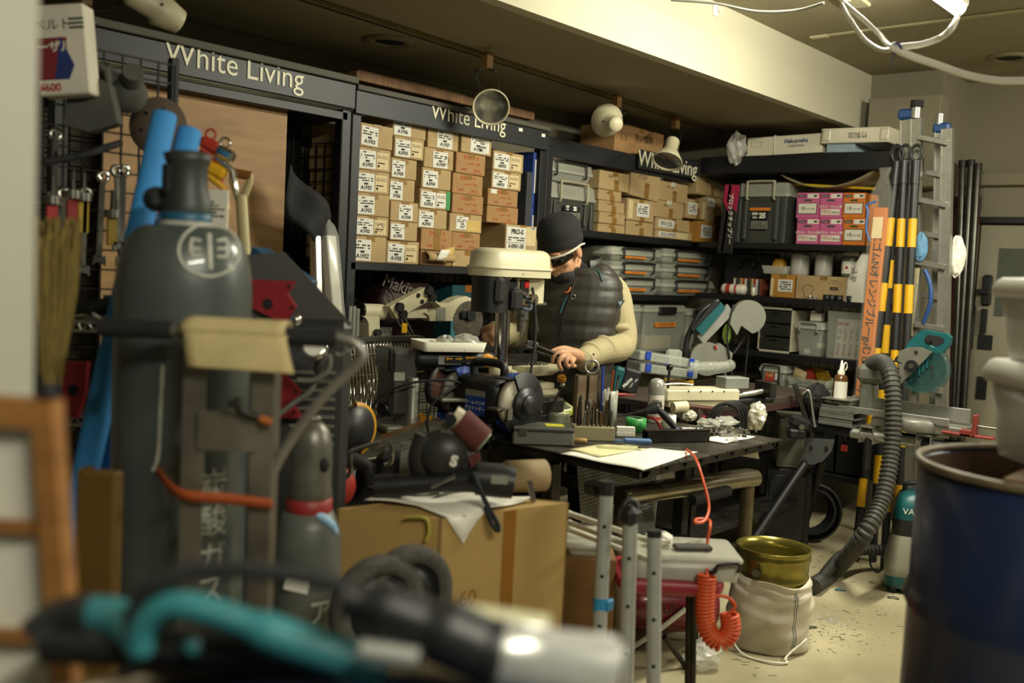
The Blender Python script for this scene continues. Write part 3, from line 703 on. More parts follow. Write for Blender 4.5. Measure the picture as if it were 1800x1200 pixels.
t = lidded('clear handled box on the far shelf beside the file holder', BK(.03, (A.y+B.y)/2, zs), A.y-B.y-.02, .30, h, clr, clr2, mat('handle_grey', '8b8b82', .4), None, .03)
for k in range(3): MB().box((-.04+.04*k, .1, .02+.02*k), (.035, .06, .03), .004).build('contents', [paper, steel, white][k], t)
one('white_charger', MB().bb(-.035, .035, 0, .06, 0, .05, .006).bb(-.03, -.012, .01, .03, .05, .062), white, 'small white charger lying on the clear handled box', 'charger', M=BK(.10, A.y-.10, zs+h+.003))
A = b6(750, 600); B = b6(945, 600); h = b6(800, 440).z-zs; w_ = A.y-B.y
t = thing('file_holder', 'clear file holder filled with slim white cartons', 'holder', M=BK(.03, (A.y+B.y)/2, zs))
tub(MB(), w_, .26, h, taper=.004).build('holder', clr, t)
mk = mat('makita_red', '9c1f2c', .5)
for k in range(4):
    o = thing('slim_carton', 'slim white carton standing in the file holder, %s from its right end' % ['fourth', 'third', 'second', 'first'][k], 'box', group='slim white cartons in the file holder', M=BK(.04, (A.y+B.y)/2-(-w_*.16+k*w_*.165), zs+.006) @ RY(2))
    MB().bb(-.018, .018, 0, .2, 0, h*.82, .001).build('body', pwhite, o); txt(o, 'Makita', .028, FR(0, -.001, h*.17, 90), mk, extrude=.0002, shear=.2, bold=.0006); obj('fine_print', print_lines(.02, h*.3, 8, k), pen, o, T(0, -.0008, h*.5))
    if k < 2: MB().box((0, -.0008, h*.72), (.03, .0008, .02)).build('red_label', redink, o)
zs2 = .7405
A = b6(405, 780); B = b6(560, 780); h = b6(480, 722).z-zs2
t = lidded('clear box with red and yellow label below the drawer unit', BK(.0, (A.y+B.y)/2, zs2), A.y-B.y-.02, .28, h, clr, clr2, blackp, None, .03, handle_z=.05)
MB().box((-.01, -.006, h*.55), (.06, .001, .05)).build('red_label', redink, t); txt(t, '1.65', .03, FR(-.012, -.008, h*.62), yelp, extrude=.0002, bold=.001); MB().box((.035, -.0065, h*.58), (.022, .001, .04)).build('barcode_label', labw, t)
A = b6(560, 800); B = b6(790, 800); h = b6(670, 770).z-zs2-.03
t = thing('clear_tub', 'open clear tub heaped with red and gold packets', 'tub', M=BK(-.02, (A.y+B.y)/2, zs2)); w_ = A.y-B.y
tub(MB(), w_*.92, .26, h*.5, taper=.02).build('lower_tub', clr2, t); tub(MB(), w_, .28, h*.5, taper=.015).build('upper_tub', clr, t, T(0, 0, h*.52))
foil = mat('gold_foil', 'b08a2a', .25, .6, .2, 30)
for k, (mm, x, z, a) in enumerate(((labb, -.09, .03, 20), (redink, -.05, .03, -15), (foil, .01, .045, 8), (foil, .06, .03, -20), (mat('pale_green', '9fae7c', .5), .09, .0, 15), (redink, -.02, .01, 40))):
    MB().loft([[(x_*q, y_*.5, zz) for x_, y_ in rrect(.085, .03*s_, .008, 2)] for zz, q, s_ in ((-.035, 1, .2), (-.01, .95, 1.4), (.015, .95, 1.4), (.035, 1, .2))]).build('packet', mm, t, T(x, .1+.02*(k % 3), h*.85+z) @ RY(a) @ RX(20))
# on top of the far rack
cbw = mat('white_carton_top', 'd0c9b2', .6, 0, .04, 6)
G0 = (1200, 0, 3.0)
zt = 2.1655
A = byp(340, 770, G0); B = byp(735, 760, G0); w_ = A.y-B.y
t = thing('garment_box', 'flat white carton with blue lettering tied with string on the far rack', 'box', M=BK(.03, (A.y+B.y)/2, zt+.004) @ RY(-1)); h = byp(600, 715, G0).z-zt
MB().bb(-w_/2, w_/2, 0, .34, 0, h, .004).build('body', cbw, t); MB().bb(-w_/2-.004, w_/2+.004, -.004, .344, 0, .012).build('lid_edge', cbw, t)
bl = mat('blue_print', '2a3a6a', .6)
txt(t, 'Hakuyosha', h*.30, FR(w_*.17, -.005, h*.68), bl, extrude=.0002, bold=.0006); txt(t, 'CLEAN LIVING', h*.14, FR(w_*.17, -.005, h*.42), bl, extrude=.0002)
MB().tube([(-w_*.12, -.007, -.002), (-w_*.12, -.005, h+.002), (-w_*.12, .345, h+.002), (-w_*.12, .347, -.002)], .004, 6, True).build('string', white, t)
MB().torus(.05, .0012, 4, 4, M=T(-w_*.36, -.005, h*.62) @ SCL(1, 1, .42) @ RX(90) @ RZ(45)).build('printed_frame', pen, t)
A = byp(740, 720, G0); B = byp(1095, 720, G0); w_ = A.y-B.y; h = byp(900, 678, G0).z-byp(900, 757, G0).z
t = thing('white_carton', 'white taped carton with handwriting, right end of the far rack top', 'box', M=BK(.0, (A.y+B.y)/2, zt+.001) @ RY(1)); hz = byp(900, 757, G0).z-zt
MB().bb(-w_*.42, 0, .02, .3, 0, hz-.002, .002).build('lower_card', mat('pale_blue_card', '8ea2ad', .6), t); MB().bb(-w_/2, w_/2, 0, .36, hz, hz+h, .004).build('body', cbw, t)
txt(t, '竹製皿', h*.45, FR(.02, -.001, hz+h*.52, 180), pen, extrude=.0002)
for sx in (-.42, .44): MB().sheet(lambda u, v: (w_*sx+.05*(u-.5), -.002-.002*math.sin(11*u+5*v), hz+.01+v*h*.8), 5, 4, .0008).build('clear_tape', MATS['shiny_tape'], t)
# crumpled plastic bag on the rack corner
bagm = clearplastic('plastic_bag', 'd4d2c6', .45, .25)
def crumple(rx, ry, rz, seed, n=22, amp=.25):
    rd = random.Random(seed); ph = [rd.uniform(0, 6.28) for _ in range(8)]; vs = []; fs = []; h = n//2
    for i in range(h+1):
        th = math.pi*i/h
        for j in range(n):
            p = 2*math.pi*j/n
            q = 1+amp*(math.sin(3*p+ph[0]+2*th)*.5+math.sin(5*p-3*th+ph[1])*.35+math.sin(7*th+ph[2]+2*p)*.35)
            q += rd.uniform(-.10, .10)*amp*2 if 0 < i < h else 0
            vs.append((rx*q*math.sin(th)*math.cos(p), ry*q*math.sin(th)*math.sin(p), rz*q*math.cos(th)))
    for i in range(h):
        for j in range(n): fs.append((i*n+j, (i+1)*n+j, (i+1)*n+(j+1) % n, i*n+(j+1) % n))
    mb = MB(); mb.add(vs, fs, False); return mb
P_ = onX(1296, 262, XF-.02)
one('plastic_bag', crumple(.07, .05, .09, 5), bagm, 'crumpled clear plastic bag hanging on the far rack corner', 'bag', (P_.x, P_.y, P_.z))
# curved cardboard sheet and yellow rod under the top beam
A = onX(1375, 308, XF+.05); B = onX(1430, 328, XF+.05); C_ = onX(1545, 295, XF+.05)
one('card_sheet', MB().sheet(lambda u, v: (XF+.03+.36*v, A.y+(C_.y-A.y)*u, (1-u)**2*A.z+2*u*(1-u)*(2*B.z-.5*A.z-.5*C_.z-.01)+u*u*C_.z), 14, 3, .004), mat('grey_card', '8d8262', .8), 'sagging sheet of cardboard under the far rack top', 'sheet')
A = onX(1398, 322, XF+.12); B = onX(1532, 332, XF+.12)
one('yellow_rod', MB().cyl((A.x, A.y+.1, A.z), (B.x, B.y-.02, B.z), .008, n=10), mat('yellow_rod', 'c4a51c', .5), 'bright yellow rod lying above the pink boxes', 'rod')
# carton on top of the corner racks
A = onY(1080, 260, 3.36); B = onY(1166, 262, 3.36); w_ = B.x-A.x; h = onY(1120, 236, 3.36).z-2.116
t = carton('reddish open carton with handwriting on top of the corner rack', T((A.x+B.x)/2, 3.36, 2.106), w_, .25, .16, kraft2, group=None)
txt(t, '熱い麺類', .05, FR(.04, -.001, .10), ink, extrude=.0002); MB().torus(.035, .0016, 4, 4, M=T(-w_*.33, -.001, .09) @ SCL(1, 1, .7) @ RX(90) @ RZ(45)).build('printed_frame', ink, t)
MB().sheet(lambda u, v: (-w_*.1+u*w_*.55, .02+.12*v, .16+.05*v*(1-.4*u)), 2, 2, .004).build('open_flap', kraft2, t)
# ------------------------------------------------------------------ door wall, ladder, poles
doorm = mat('door_paint', '8b8672', .55, 0, .05, 3)
A = onX(1727, 380, XW-.03); B = onX(1900, 380, XW-.03)
d1 = thing('door_1', 'grey door', 'door', (XW-.02, (A.y+B.y)/2, 0), -90); del d1['label'], d1['category']; d1['kind'] = 'structure'
w_ = A.y-B.y; hd = onX(1760, 396, XW-.03).z
MB().bb(-w_/2, w_/2, -.02, .02, .01, hd, .004).build('door_leaf', doorm, d1)
MB().bb(-w_/2-.09, -w_/2-.01, -.05, .02, 0, hd+.08, .005).build('door_frame', doorm, d1)
MB().bb(-w_/2-.09, w_/2, -.04, .02, hd+.01, hd+.05, .003).build('door_header', black, d1)
q = onX(1757, 436, XW-.05); q2 = onX(1830, 560, XW-.05); lx = -(q.y-(A.y+B.y)/2); lx2 = -(q2.y-(A.y+B.y)/2)
MB().bb(lx, lx2, -.026, -.018, q2.z, q.z).build('frosted_pane', mat('frosted_glass', '55584f', .3, 0, .25, 120), d1)
q = onX(1735, 500, XW-.06); lx = -(q.y-(A.y+B.y)/2)
hh = MB().bb(lx-.03, lx+.03, -.045, -.02, q.z-.13, q.z+.06, .012).bb(lx-.055, lx+.02, -.06, -.04, q.z-.06, q.z-.03, .006); hh.build('latch', blackp, d1)
MB().bb(lx-.02, lx+.015, -.05, -.02, q.z-.30, q.z-.15, .004).build('keypad', blackp, d1)
q = onX(1731, 600, XW-.06); lx = -(q.y-(A.y+B.y)/2); MB().bb(lx-.045, lx+.04, -.03, -.02, q.z-.05, q.z+.04, .002).build('dark_plate', blackp, d1)
MB().bb(lx-.03, lx+.03, -.03, -.02, q.z-.36, q.z-.22, .002).build('dark_plate', blackp, d1)
q = onX(1709, 600, XW-.1)
one('wall_chain', MB().tube([(0, 0, .22), (.0, .004, .1), (0, 0, -.05)], .008, 8).tube([(0, 0, .23), (0, .03, .25)], .004, 6), blackp, 'short black chain hanging by the door frame', 'chain', (XW-.1, q.y, q.z))
# dark red panel and steel pipes leaning by the door
rp_ = onX(1688, 345, XW-.12)
one('red_board', MB().bb(-.012, .012, -.09, .09, 0, rp_.z, .002), mat('dark_red_panel', '45191a', .6), 'tall dark red board standing behind the steel pipes', 'board', M=T(XW-.14, rp_.y-.03, 0) @ RY(1))
galv = mat('dark_galvanised', '55544e', .3, .85, .15, 20)
for i, (tx, ty, bx, by, lab) in enumerate([(1692, 285, 1676, 730, 'dark steel pipe leaning by the door, left one'), (1707, 284, 1681, 730, 'shiny dark steel pipe leaning by the door, middle one'), (1719, 290, 1693, 730, 'dark steel pipe leaning by the door, right one')]):
    Pt = onX(tx, ty, XW-.17); Pb = onX(bx, by, XW-.34); d_ = (Pb-Pt); Pb = Pt+d_*((Pt.z-.002)/(Pt.z-Pb.z))
    t = thing('steel_pipe', lab, 'pipe', tuple(Pb), 0, 'steel pipes leaning by the door'); v = Pt-Pb
    MB().cyl((0, 0, 0), v, .021, n=14).build('pipe', galv, t); MB().cyl(v*.985, v*1.004, .025, n=14).build('end_cap', blackp, t)
# step ladder, folded, tilted sideways
GL = (1560, 180, 2.0)
al2 = mat('ladder_aluminium', '9a998f', .35, .7, .08, 30); bcap = mat('blue_cap', '26487f', .45)
xl = 5.30
def lp(zx, zy): return onX(*zp(zx, zy, GL), xl)
b0 = lp(82, 60); H_ = b0.z
tl = thing('step_ladder', 'folded aluminium step ladder with blue caps standing beside the far rack', 'ladder', M=T(xl, lp(82, 600).y, 0) @ RZ(-90))
yo = lp(82, 600).y
def ll(zx, zy, y=0): p = lp(zx, zy); return Vector((yo-p.y, y, p.z))
def ext(a, b): return a+(b-a)*((a.z-.0)/(a.z-b.z))
def stile(zx0, zy0, zx1, zy1, w, d, y, nm='stile'):
    a = ll(zx0, zy0, y); b = ext(a, ll(zx1, zy1, y)); v = a-b; an = math.degrees(math.atan2(v.x, v.z)); L_ = v.length
    mb = MB(); M_ = T(*b) @ RY(an)
    mb.bb(-w/2, w/2, -d/2, d/2, 0, L_, .002, M_)
    for sx in (-1, 1): mb.bb(sx*w/2-.003, sx*w/2+.003, -d/2-.004, d/2+.004, 0, L_, 0, M_)
    mb.build(nm, al2, tl)
stile(66, 62, 55, 1000, .05, .03, .0); stile(113, 62, 98, 1000, .05, .03, -.045); stile(222, 97, 203, 1000, .05, .03, -.045); stile(174, 85, 158, 1000, .045, .03, .06)
def step(zx0, zy0, zx1, zy1, y, w=.08):
    a = ll(zx0, zy0, y); b = ll(zx1, zy1, y); v = b-a; an = -math.degrees(math.atan2(v.z, v.x))
    MB().bb(0, v.length, -w/2, w/2, -.014, .014, .003, T(*a) @ RY(an)).build('step', al2, tl)
for k in range(5): step(125-k*5, 128+k*217, 226-k*4.5, 148+k*216, -.045)
for k in range(4): step(125-k*6, 243+k*217, 180-k*4, 252+k*217, .05, .05)
for (zx, zy, y) in ((68, 42, 0), (178, 85, .06)):
    p = ll(zx, zy, y); MB().box((0, 0, 0), (.085, .05, .055), .012, T(*p)).build('blue_cap', bcap, tl)
p = ll(112, 40, -.045); MB().cyl(p-Vector((0, 0, .03)), p+Vector((0, 0, .03)), .025, n=14).build('tube_end', al2, tl); MB().cyl(p+Vector((0, 0, .025)), p+Vector((0, 0, .06)), .032, n=14).build('black_foot', rubber, tl)
p = ll(170, 55, .06); MB().cyl(p-Vector((0, 0, .03)), p+Vector((0, 0, .03)), .022, n=14).build('tube_end', al2, tl)
MB().tube(catmull([ll(150, 590, -.08), ll(168, 630, -.09), ll(172, 700, -.09), ll(145, 775, -.08)], 5), .012, 8).build('blue_strap', bcap, tl)
p = ll(100, 700, -.066); MB().box((0, 0, 0), (.05, .001, .35), 0, T(*p) @ RY(1.5)).build('sticker', mat('worn_sticker', 'a8a282', .7, 0, .25, 60), tl)
p = ll(138, 510, -.09); one('blue_glove', crumple(.035, .02, .07, 9, amp=.12), mat('blue_cloth', '5a86a8', .7), 'pale blue cloth hanging on the step ladder', 'cloth', M=tl.matrix_world @ T(*p))
p = ll(240, 540, .02); one('white_sack', crumple(.04, .04, .10, 12, amp=.12), paper, 'white cloth sack hanging behind the step ladder', 'cloth', M=tl.matrix_world @ T(*p))
# tiger-striped poles with black loops
tig = mat('pole_yellow', 'cf9d0e', .45, 0, .05, 9)
poles = [((1577, 285), (1516, 860), (.385, 'leftmost')), ((1574, 283), (1541, 860), (.2, 'second')), ((1590, 283), (1561, 860), (.385, 'third')), ((1610, 283), (1580, 860), (.40, 'rightmost'))]
for i, ((tx, ty), (bx, by), (y0, nm)) in enumerate(poles):
    Pt = onX(tx, ty, 5.18+.04*(i == 1)); Pb = onX(bx, by, 5.02+.06*(i == 1)); d_ = Pb-Pt; Pb = Pt+d_*((Pt.z-.002)/(Pt.z-Pb.z)); v = Pt-Pb; L_ = v.length; u_ = v.normalized()
    t = thing('striped_pole', 'black and yellow striped pole with loop top, %s of the four by the ladder' % nm, 'pole', tuple(Pb), 0, 'striped poles by the ladder')
    MB().cyl((0, 0, 0), v, .020, n=14).build('shaft', blackp, t)
    s_ = .28 if i != 1 else .40
    while s_ < L_-.35:
        MB().cyl(u_*s_, u_*(s_+.145), .0212, n=14).build('yellow_band', tig, t); s_ += .335
    MB().cyl(u_*(L_-.12), u_*(L_-.0), .024, n=14).build('collar', blackp, t)
    MB().torus(.035, .008, 20, 8, M=T(*(v+Vector((0, 0, .04)))) @ RZ(-90) @ SCL(.8, 1, 1.15) @ RX(90)).build('loop', blackp, t)
# long orange parcel in clear film with handwriting
pm = mat('orange_parcel', 'b5641a', .55, 0, .08, 8)
tA, tB = onX(1536, 362, 5.12), onX(1560, 362, 5.12); bA = onX(1503, 690, 5.0); bB = onX(1527, 690, 5.0)
c0, c1 = (tA+tB)/2, (bA+bB)/2; v = c0-c1; c1 = c0 - v*(c0.z-.02)/v.z if 0 else c1
t = thing('orange_parcel', 'long orange wrapped strip with handwriting leaning on the far rack', 'parcel', M=T(*c1) @ RZ(-90)); Lz = c0.z-c1.z; sx = (c1.y-c0.y)
an = math.degrees(math.atan2(sx, Lz)); an2 = math.degrees(math.atan2(c0.x-c1.x, Lz)); MM = RX(-an2) @ RY(an); w_ = abs(tA.y-tB.y)*.98; LL = math.hypot(Lz, sx)
MB().bb(-w_/2, w_/2, 0, .03, -.10, LL, .003, MM).build('strip', pm, t)
txt(t, 'エエゴムNオレンジブルーguむし (2×10)×60', .052, MM @ FR(0, -.0015, LL*.42, -90), ink, extrude=.0002, bold=.0008, space=.92)
MB().bb(-w_*.45, w_*.3, -.003, -.001, LL-.16, LL-.05, 0, MM).build('paper_label', labb, t)
MB().loft([[tuple(MM @ Vector((x, y+.015, z))) for x, y in rrect(w_*a_, .05*b_, .012, 3)] for z, a_, b_ in ((-.1, 1.2, 1.0), (LL*.7, 1.35, 1.2), (LL*.97, 1.7, 1.4), (LL*1.08, 1.6, 1.2), (LL*1.17, .6, .8), (LL*1.22, 1.0, .5))], False).build('clear_film', clearplastic('film', 'cfccbc', .09, .12), t)
q = MM @ Vector((-.06, -.01, LL*.98)); MB().tube(catmull([q+Vector((.04, 0, .05)), q+Vector((-.01, 0, .03)), q, q+Vector((.0, 0, -.1)), q+Vector((.04, 0, -.18))], 4), .006, 8).build('blue_hook', mat('hook_blue', '3c63a0', .4), t)
# ------------------------------------------------------------------ mitre saw on its folding stand
G8 = (1360, 560, 3.53)
XS = 4.72
def p8(zx, zy, X=XS): return onX(*zp(zx, zy, G8), X)
a = p8(215, 700); b = p8(1300, 760); zr = (a.z+b.z)/2; YS = (a.y+b.y)/2
ts = thing('saw_stand', 'black folding mitre saw stand in front of the far rack', 'stand', (XS, YS, 0), -90)
def L8(zx, zy, y=0): p = p8(zx, zy, XS+y); return Vector((YS-p.y, y, p.z))
zr0 = L8(215, 700).z
MB().cyl((L8(215, 700).x, 0, zr-.01), (L8(1300, 760).x, 0, zr-.01), .024, n=14).build('rail', black, ts)
MB().cyl((L8(230, 760).x, .16, zr-.02), (L8(1280, 800).x, .16, zr-.02), .024, n=14).build('rail', black, ts)
MB().cyl((L8(490, 700).x, -.01, zr-.01), (L8(930, 740).x, -.01, zr-.01), .0255, n=14).build('inner_tube', alu, ts)
g = mat('grey_bracket', '4e4f4d', .5)
pl = [(L8(x, y).x, L8(x, y).z) for x, y in ((215, 735), (395, 745), (375, 820), (320, 880), (260, 900), (188, 885))]
MB().prism(pl, .03, .036, XZ).build('leg_bracket', g, ts)
for (zx, zy) in ((255, 788), (348, 797), (220, 875)): p = L8(zx, zy); MB().cyl((p.x, -.036, p.z), (p.x, -.044, p.z), .010, n=10).build('bolt', steel if zx != 348 else ink, ts)
p = L8(210, 890); pe = L8(60, 1290); MB().cyl((p.x, -.02, p.z), tuple(Vector((p.x, -.02, p.z))+(Vector((pe.x, -.30, pe.z))-Vector((p.x, -.02, p.z)))*((p.z-.02)/(p.z-pe.z))), .022, n=14).build('leg', black, ts)
MB().cyl((p.x, .18, p.z), (p.x-.22, .5, .02), .022, n=14).build('leg', black, ts)
p = L8(1180, 800); MB().cyl((p.x, -.02, p.z), (p.x+.25, -.3, .02), .022, n=14).build('leg', black, ts); MB().cyl((p.x, .18, p.z), (p.x+.2, .45, .02), .022, n=14).build('leg', black, ts)
for zx in (600, 955):
    p = L8(zx, 700); MB().bb(p.x-.035, p.x-.029, -.05, .2, zr-.045, zr+.035).bb(p.x+.029, p.x+.035, -.05, .2, zr-.045, zr+.035).bb(p.x-.035, p.x+.035, -.05, .2, zr+.03, zr+.036).build('saw_bracket', alu, ts)
    MB().cyl((p.x, -.02, zr-.02), (p.x, -.02, zr-.17), .017, .02, 12).build('clamp_knob', blackp, ts)
t = thing('mitre_saw', 'teal mitre saw with clear blade guard on the black stand', 'saw', (XS, YS, zr+.036), -90)
def K8(zx, zy, y=0): p = L8(zx, zy, y); return Vector((p.x, y, p.z-zr-.036))
sgrey = mat('saw_grey', '77766c', .4, .3, .1, 14)
p0, p1 = K8(620, 640), K8(1230, 650)
MB().bb(K8(620, 600).x, K8(1190, 600).x, -.03, .19, .005, .05, .006).build('saw_base', sgrey, t)
MB().lathe([(0, 0), (.13, 0), (.14, .01), (.14, .05), (.13, .06), (0, .06)], 28, T(K8(860, 640).x, .05, .005)).build('turntable', sgrey, t)
MB().bb(K8(420, 560).x, K8(1110, 560).x, -.04, -.028, .055, .085, .002).build('fence', alu, t)
MB().bb(K8(430, 560).x, K8(1180, 560).x, .10, .11, .06, .125, .002).build('fence', alu, t)
p = K8(868, 625); MB().cyl((p.x, -.05, .03), (p.x, -.062, .03), .011, n=10).build('red_mark', mat('signal_red', 'd03a1e', .4, 0, 0), t)
c = K8(930, 310); r_ = .110
f8 = lambda *pp: [(K8(x, y).x, K8(x, y).z) for x, y in pp]
guard = clearplastic('teal_clear', '2c6665', .22, .15)
MB().prism(circ(r_, 36, cx=c.x, cy=c.z), .02, .028, XZ).prism(circ(r_, 36, cx=c.x, cy=c.z), -.03, -.022, XZ).build('blade_guard', guard, t)
MB().lathe([(r_, -.03), (r_+.006, -.03), (r_+.006, .028), (r_, .028)], 36, T(c.x, 0, c.z) @ RX(90)).build('guard_rim', guard, t)
MB().prism([(c.x+r_*.94*math.cos(R(a))*(1 if k % 2 else .97), c.z+r_*.94*math.sin(R(a))*(1 if k % 2 else .97)) for k, a in enumerate(range(0, 360, 6))], -.002, .001, XZ).build('blade', steel, t)
arc = f8((790, 250), (800, 200), (860, 175), (930, 175), (1000, 205), (960, 250), (920, 290), (860, 350), (800, 405), (770, 400), (800, 330))
MB().prism(arc, .028, .045, XZ).build('gear_housing', mat('cast_aluminium', '98968a', .35, .6, .1, 20), t)
q = K8(880, 290); MB().cyl((q.x, -.045, q.z), (q.x, -.062, q.z), .028, n=18).build('arbor', blackp, t); MB().cyl((q.x, -.06, q.z), (q.x, -.066, q.z), .012, n=10).build('arbor_bolt', steel, t)
for (x0, y0) in ((800, 360), (905, 205), (1000, 300), (840, 300)): q = K8(x0, y0); MB().cyl((q.x, -.04, q.z), (q.x, -.05, q.z), .008, n=10).build('screw', ink, t)
for k in range(5): q = K8(870+k*24, 360-k*22); MB().box((q.x, -.032, q.z), (.010, .004, .05), .001, T(0, 0, 0)).build('guard_rib', teal, t)
MB().prism(f8((835, 200), (830, 175), (860, 130), (920, 75), (950, 68), (1080, 92), (1105, 115), (1095, 165), (1050, 215), (1020, 215), (960, 180), (890, 180)), -.02, .025, XZ).build('handle_body', teal, t)
MB().prism(f8((945, 130), (965, 98), (1040, 108), (1072, 125), (1065, 150), (1030, 168), (985, 158)), -.0255, .0265, XZ).build('handle_opening', ink, t)
MB().prism(f8((950, 132), (990, 118), (998, 140), (975, 152)), .026, .034, XZ).build('trigger', blackp, t)
MB().bb(K8(495, 300).x, K8(655, 300).x, .02, .16, K8(575, 405).z, K8(575, 285).z, .025).build('motor_housing', sgrey, t)
MB().bb(K8(520, 300).x, K8(600, 300).x, .04, .14, .06, K8(560, 400).z, .01).build('pivot_post', sgrey, t)
for zy in (330, 375): MB().cyl(K8(650, zy, .06), K8(820, zy+10, .06), .012, n=12).build('slide_rail', alu, t)
MB().cyl(K8(770, 265, .02), K8(850, 190, .02), .02, n=12).build('handle_arm', blackp, t)
MB().tube(catmull([K8(730, 270, -.02), K8(760, 262, -.04), K8(800, 285, -.04), K8(770, 310, -.03), K8(740, 300, 0)], 5), .005, 6).build('cable', rubber, t)
hz = mat('vacuum_hose', '3a3833', .55, 0, .2, 20)
def ribbed(pts, r, step=.011):
    P = catmull(pts, 14); out = [P[0]]; acc = 0
    for i in range(1, len(P)):
        seg = P[i]-P[i-1]; L_ = seg.length; d_ = 0
        while acc+(L_-d_) >= step/2:
            d_ += step/2-acc; acc = 0; out.append(P[i-1]+seg*(d_/L_))
        acc += L_-d_
    rr = [r if k % 4 < 2 else r*.84 for k in range(len(out))]
    return out, rr
def Q(x, y, t_): return dep(x, y, t_)
hp = [onX(1532, 640, 4.80), onX(1551, 636, 4.70), onX(1565, 660, 4.60), onX(1571, 720, 4.55), onX(1566, 800, 4.50), onX(1550, 880, 4.40), onX(1515, 945, 4.30), onz(1468, 1002, .06), onz(1430, 1030, .045)]
o0 = hp[-1]; P, rr = ribbed(hp, .039, .011)
th = thing('vacuum_hose', 'dark ribbed dust hose drooping from the mitre saw to the floor', 'hose', tuple(o0)); hm_ = MB().tube([p-o0 for p in P], rr, 20); hm_.sm = [False]*len(hm_.f); hm_.build('hose', hz, th)
MB().cyl(hp[0]-o0, hp[0]-o0+(hp[0]-hp[1]).normalized()*.05, .03, n=14).build('hose_cuff', blackp, th)
hp = [onz(1440, 1022, .045), onz(1475, 980, .12), onX(1505, 968, 4.75), onX(1536, 966, 4.85), onX(1556, 968, 4.9)]
o0 = hp[0]; P, rr = ribbed(hp, .027, .011)
th = thing('vacuum_hose', 'short dark ribbed hose plugged into the vacuum cleaner', 'hose', tuple(o0)); hm_ = MB().tube([p-o0 for p in P], rr, 18); hm_.sm = [False]*len(hm_.f); hm_.build('hose', hz, th); MB().cyl(hp[-1]-o0-Vector((.02, .0, 0)), hp[-1]-o0+Vector((.02, -.06, 0)), .032, n=14).build('hose_cuff', blackp, th)
# vacuum cleaner
c0 = onz(1574, 1037, 0)
t = thing('vacuum_cleaner', 'teal and grey workshop vacuum cleaner on the floor by the blue drum', 'vacuum', M=T(c0.x+.10, c0.y-.06, 0) @ RZ(-70) @ SCL(.8, .8, .8))
vg = mat('vacuum_grey', '8d8b7c', .45)
MB().loft([[(x, y, z) for x, y in rrect(.36*s_, .34*s_, .05, 4)] for z, s_ in ((.10, 1), (.12, 1.04), (.16, 1.04), (.32, .88), (.335, .86))]).build('tank', vg, t)
MB().loft([[(x, y, z) for x, y in rrect(.36*s_, .34*s_, .05, 4)] for z, s_ in ((.03, .95), (.05, 1), (.10, 1))]).build('lower_bumper', teal, t)
MB().loft([[(x, y, z) for x, y in rrect(.34*s_, .32*s_, .05, 4)] for z, s_ in ((.335, .9), (.38, .94), (.43, .92))]).build('mid_ring', blackp, t)
MB().loft([[(x, y, z) for x, y in rrect(.33*s_, .31*s_, .06, 4)] for z, s_ in ((.43, .93), (.50, .93), (.56, .8), (.58, .6))]).build('motor_head', teal, t)
txt(t, 'VAC', .05, FR(-.06, -.148, .48), paper, extrude=.0003)
MB().tube(catmull([(-.1, 0, .56), (-.09, 0, .62), (.09, 0, .62), (.1, 0, .56)], 4), .014, 8).build('carry_handle', blackp, t)
for sx in (-1, 1):
    for sy in (-1, 1): MB().cyl((sx*.13-.015, sy*.14, .03), (sx*.13+.015, sy*.14, .03), .03, n=16).build('wheel', rubber, t)
MB().tube(catmull([(-.19, -.05, .2), (-.25, -.06, .18), (-.26, -.06, .12), (-.22, -.06, .08), (-.19, -.06, .12)], 5), .006, 6).build('cord', rubber, t)
# bottle and aluminium offcuts on the saw stand
p = p8(385, 515, XS+.0)
t = thing('squeeze_bottle', 'squeeze bottle with white nozzle and label on the offcuts', 'bottle', (XS+.04, p.y, p.z+.002))
MB().lathe([(0, 0), (.032, 0), (.034, .005), (.034, .105), (.028, .125), (.014, .13), (0, .13)], 18).build('bottle', mat('amber_plastic', '5e3c20', .25), t)
MB().lathe([(.0346, .01), (.0346, .098)], 18, a0=150, a1=330).build('label', paper, t); MB().lathe([(.0348, .01), (.0348, .09)], 8, a0=-30, a1=20).build('red_strip', redink, t)
MB().lathe([(.018, .13), (.018, .145), (.01, .155), (.004, .20), (0, .20)], 14).build('nozzle', white, t); MB().torus(.02, .003, 16, 6, M=T(.022, -.01, .17) @ RX(90)).build('cap_loop', white, t)
c0 = p8(400, 690, XS)
zz = zr+.016; w_ = p8(290, 640).y-p8(500, 640).y
for i in range(3):
    t = thing('aluminium_offcut', 'aluminium channel offcut on the stand, %s of the pile under the bottle' % ['bottom', 'middle', 'upper'][i], 'offcut', M=T(XS+.03, c0.y, zz) @ RZ(-90+2*i-2), group='aluminium offcuts')
    MB().bb(-w_/2, w_/2, -.07, .10, 0, .004).bb(-w_/2, w_/2, -.07, -.066, 0, .032).bb(-w_/2, w_/2, .096, .10, 0, .032).bb(-w_/2, w_/2, -.072, -.064, .026, .032).build('channel', alu, t); zz += .033
t = one('crumpled_foil', MB().bb(-w_*.5, w_*.45, -.08, .1, .028, .034).bb(-w_*.45, w_*.42, -.06, .09, 0, .028, .01), mat('foil_wrap', '9c9a90', .3, .5, .25, 60, bump=.6, bscale=60), 'grey wrapped bundle lying on the aluminium offcuts', 'bundle', M=T(XS+.03, c0.y+.005, zz) @ RZ(-90))
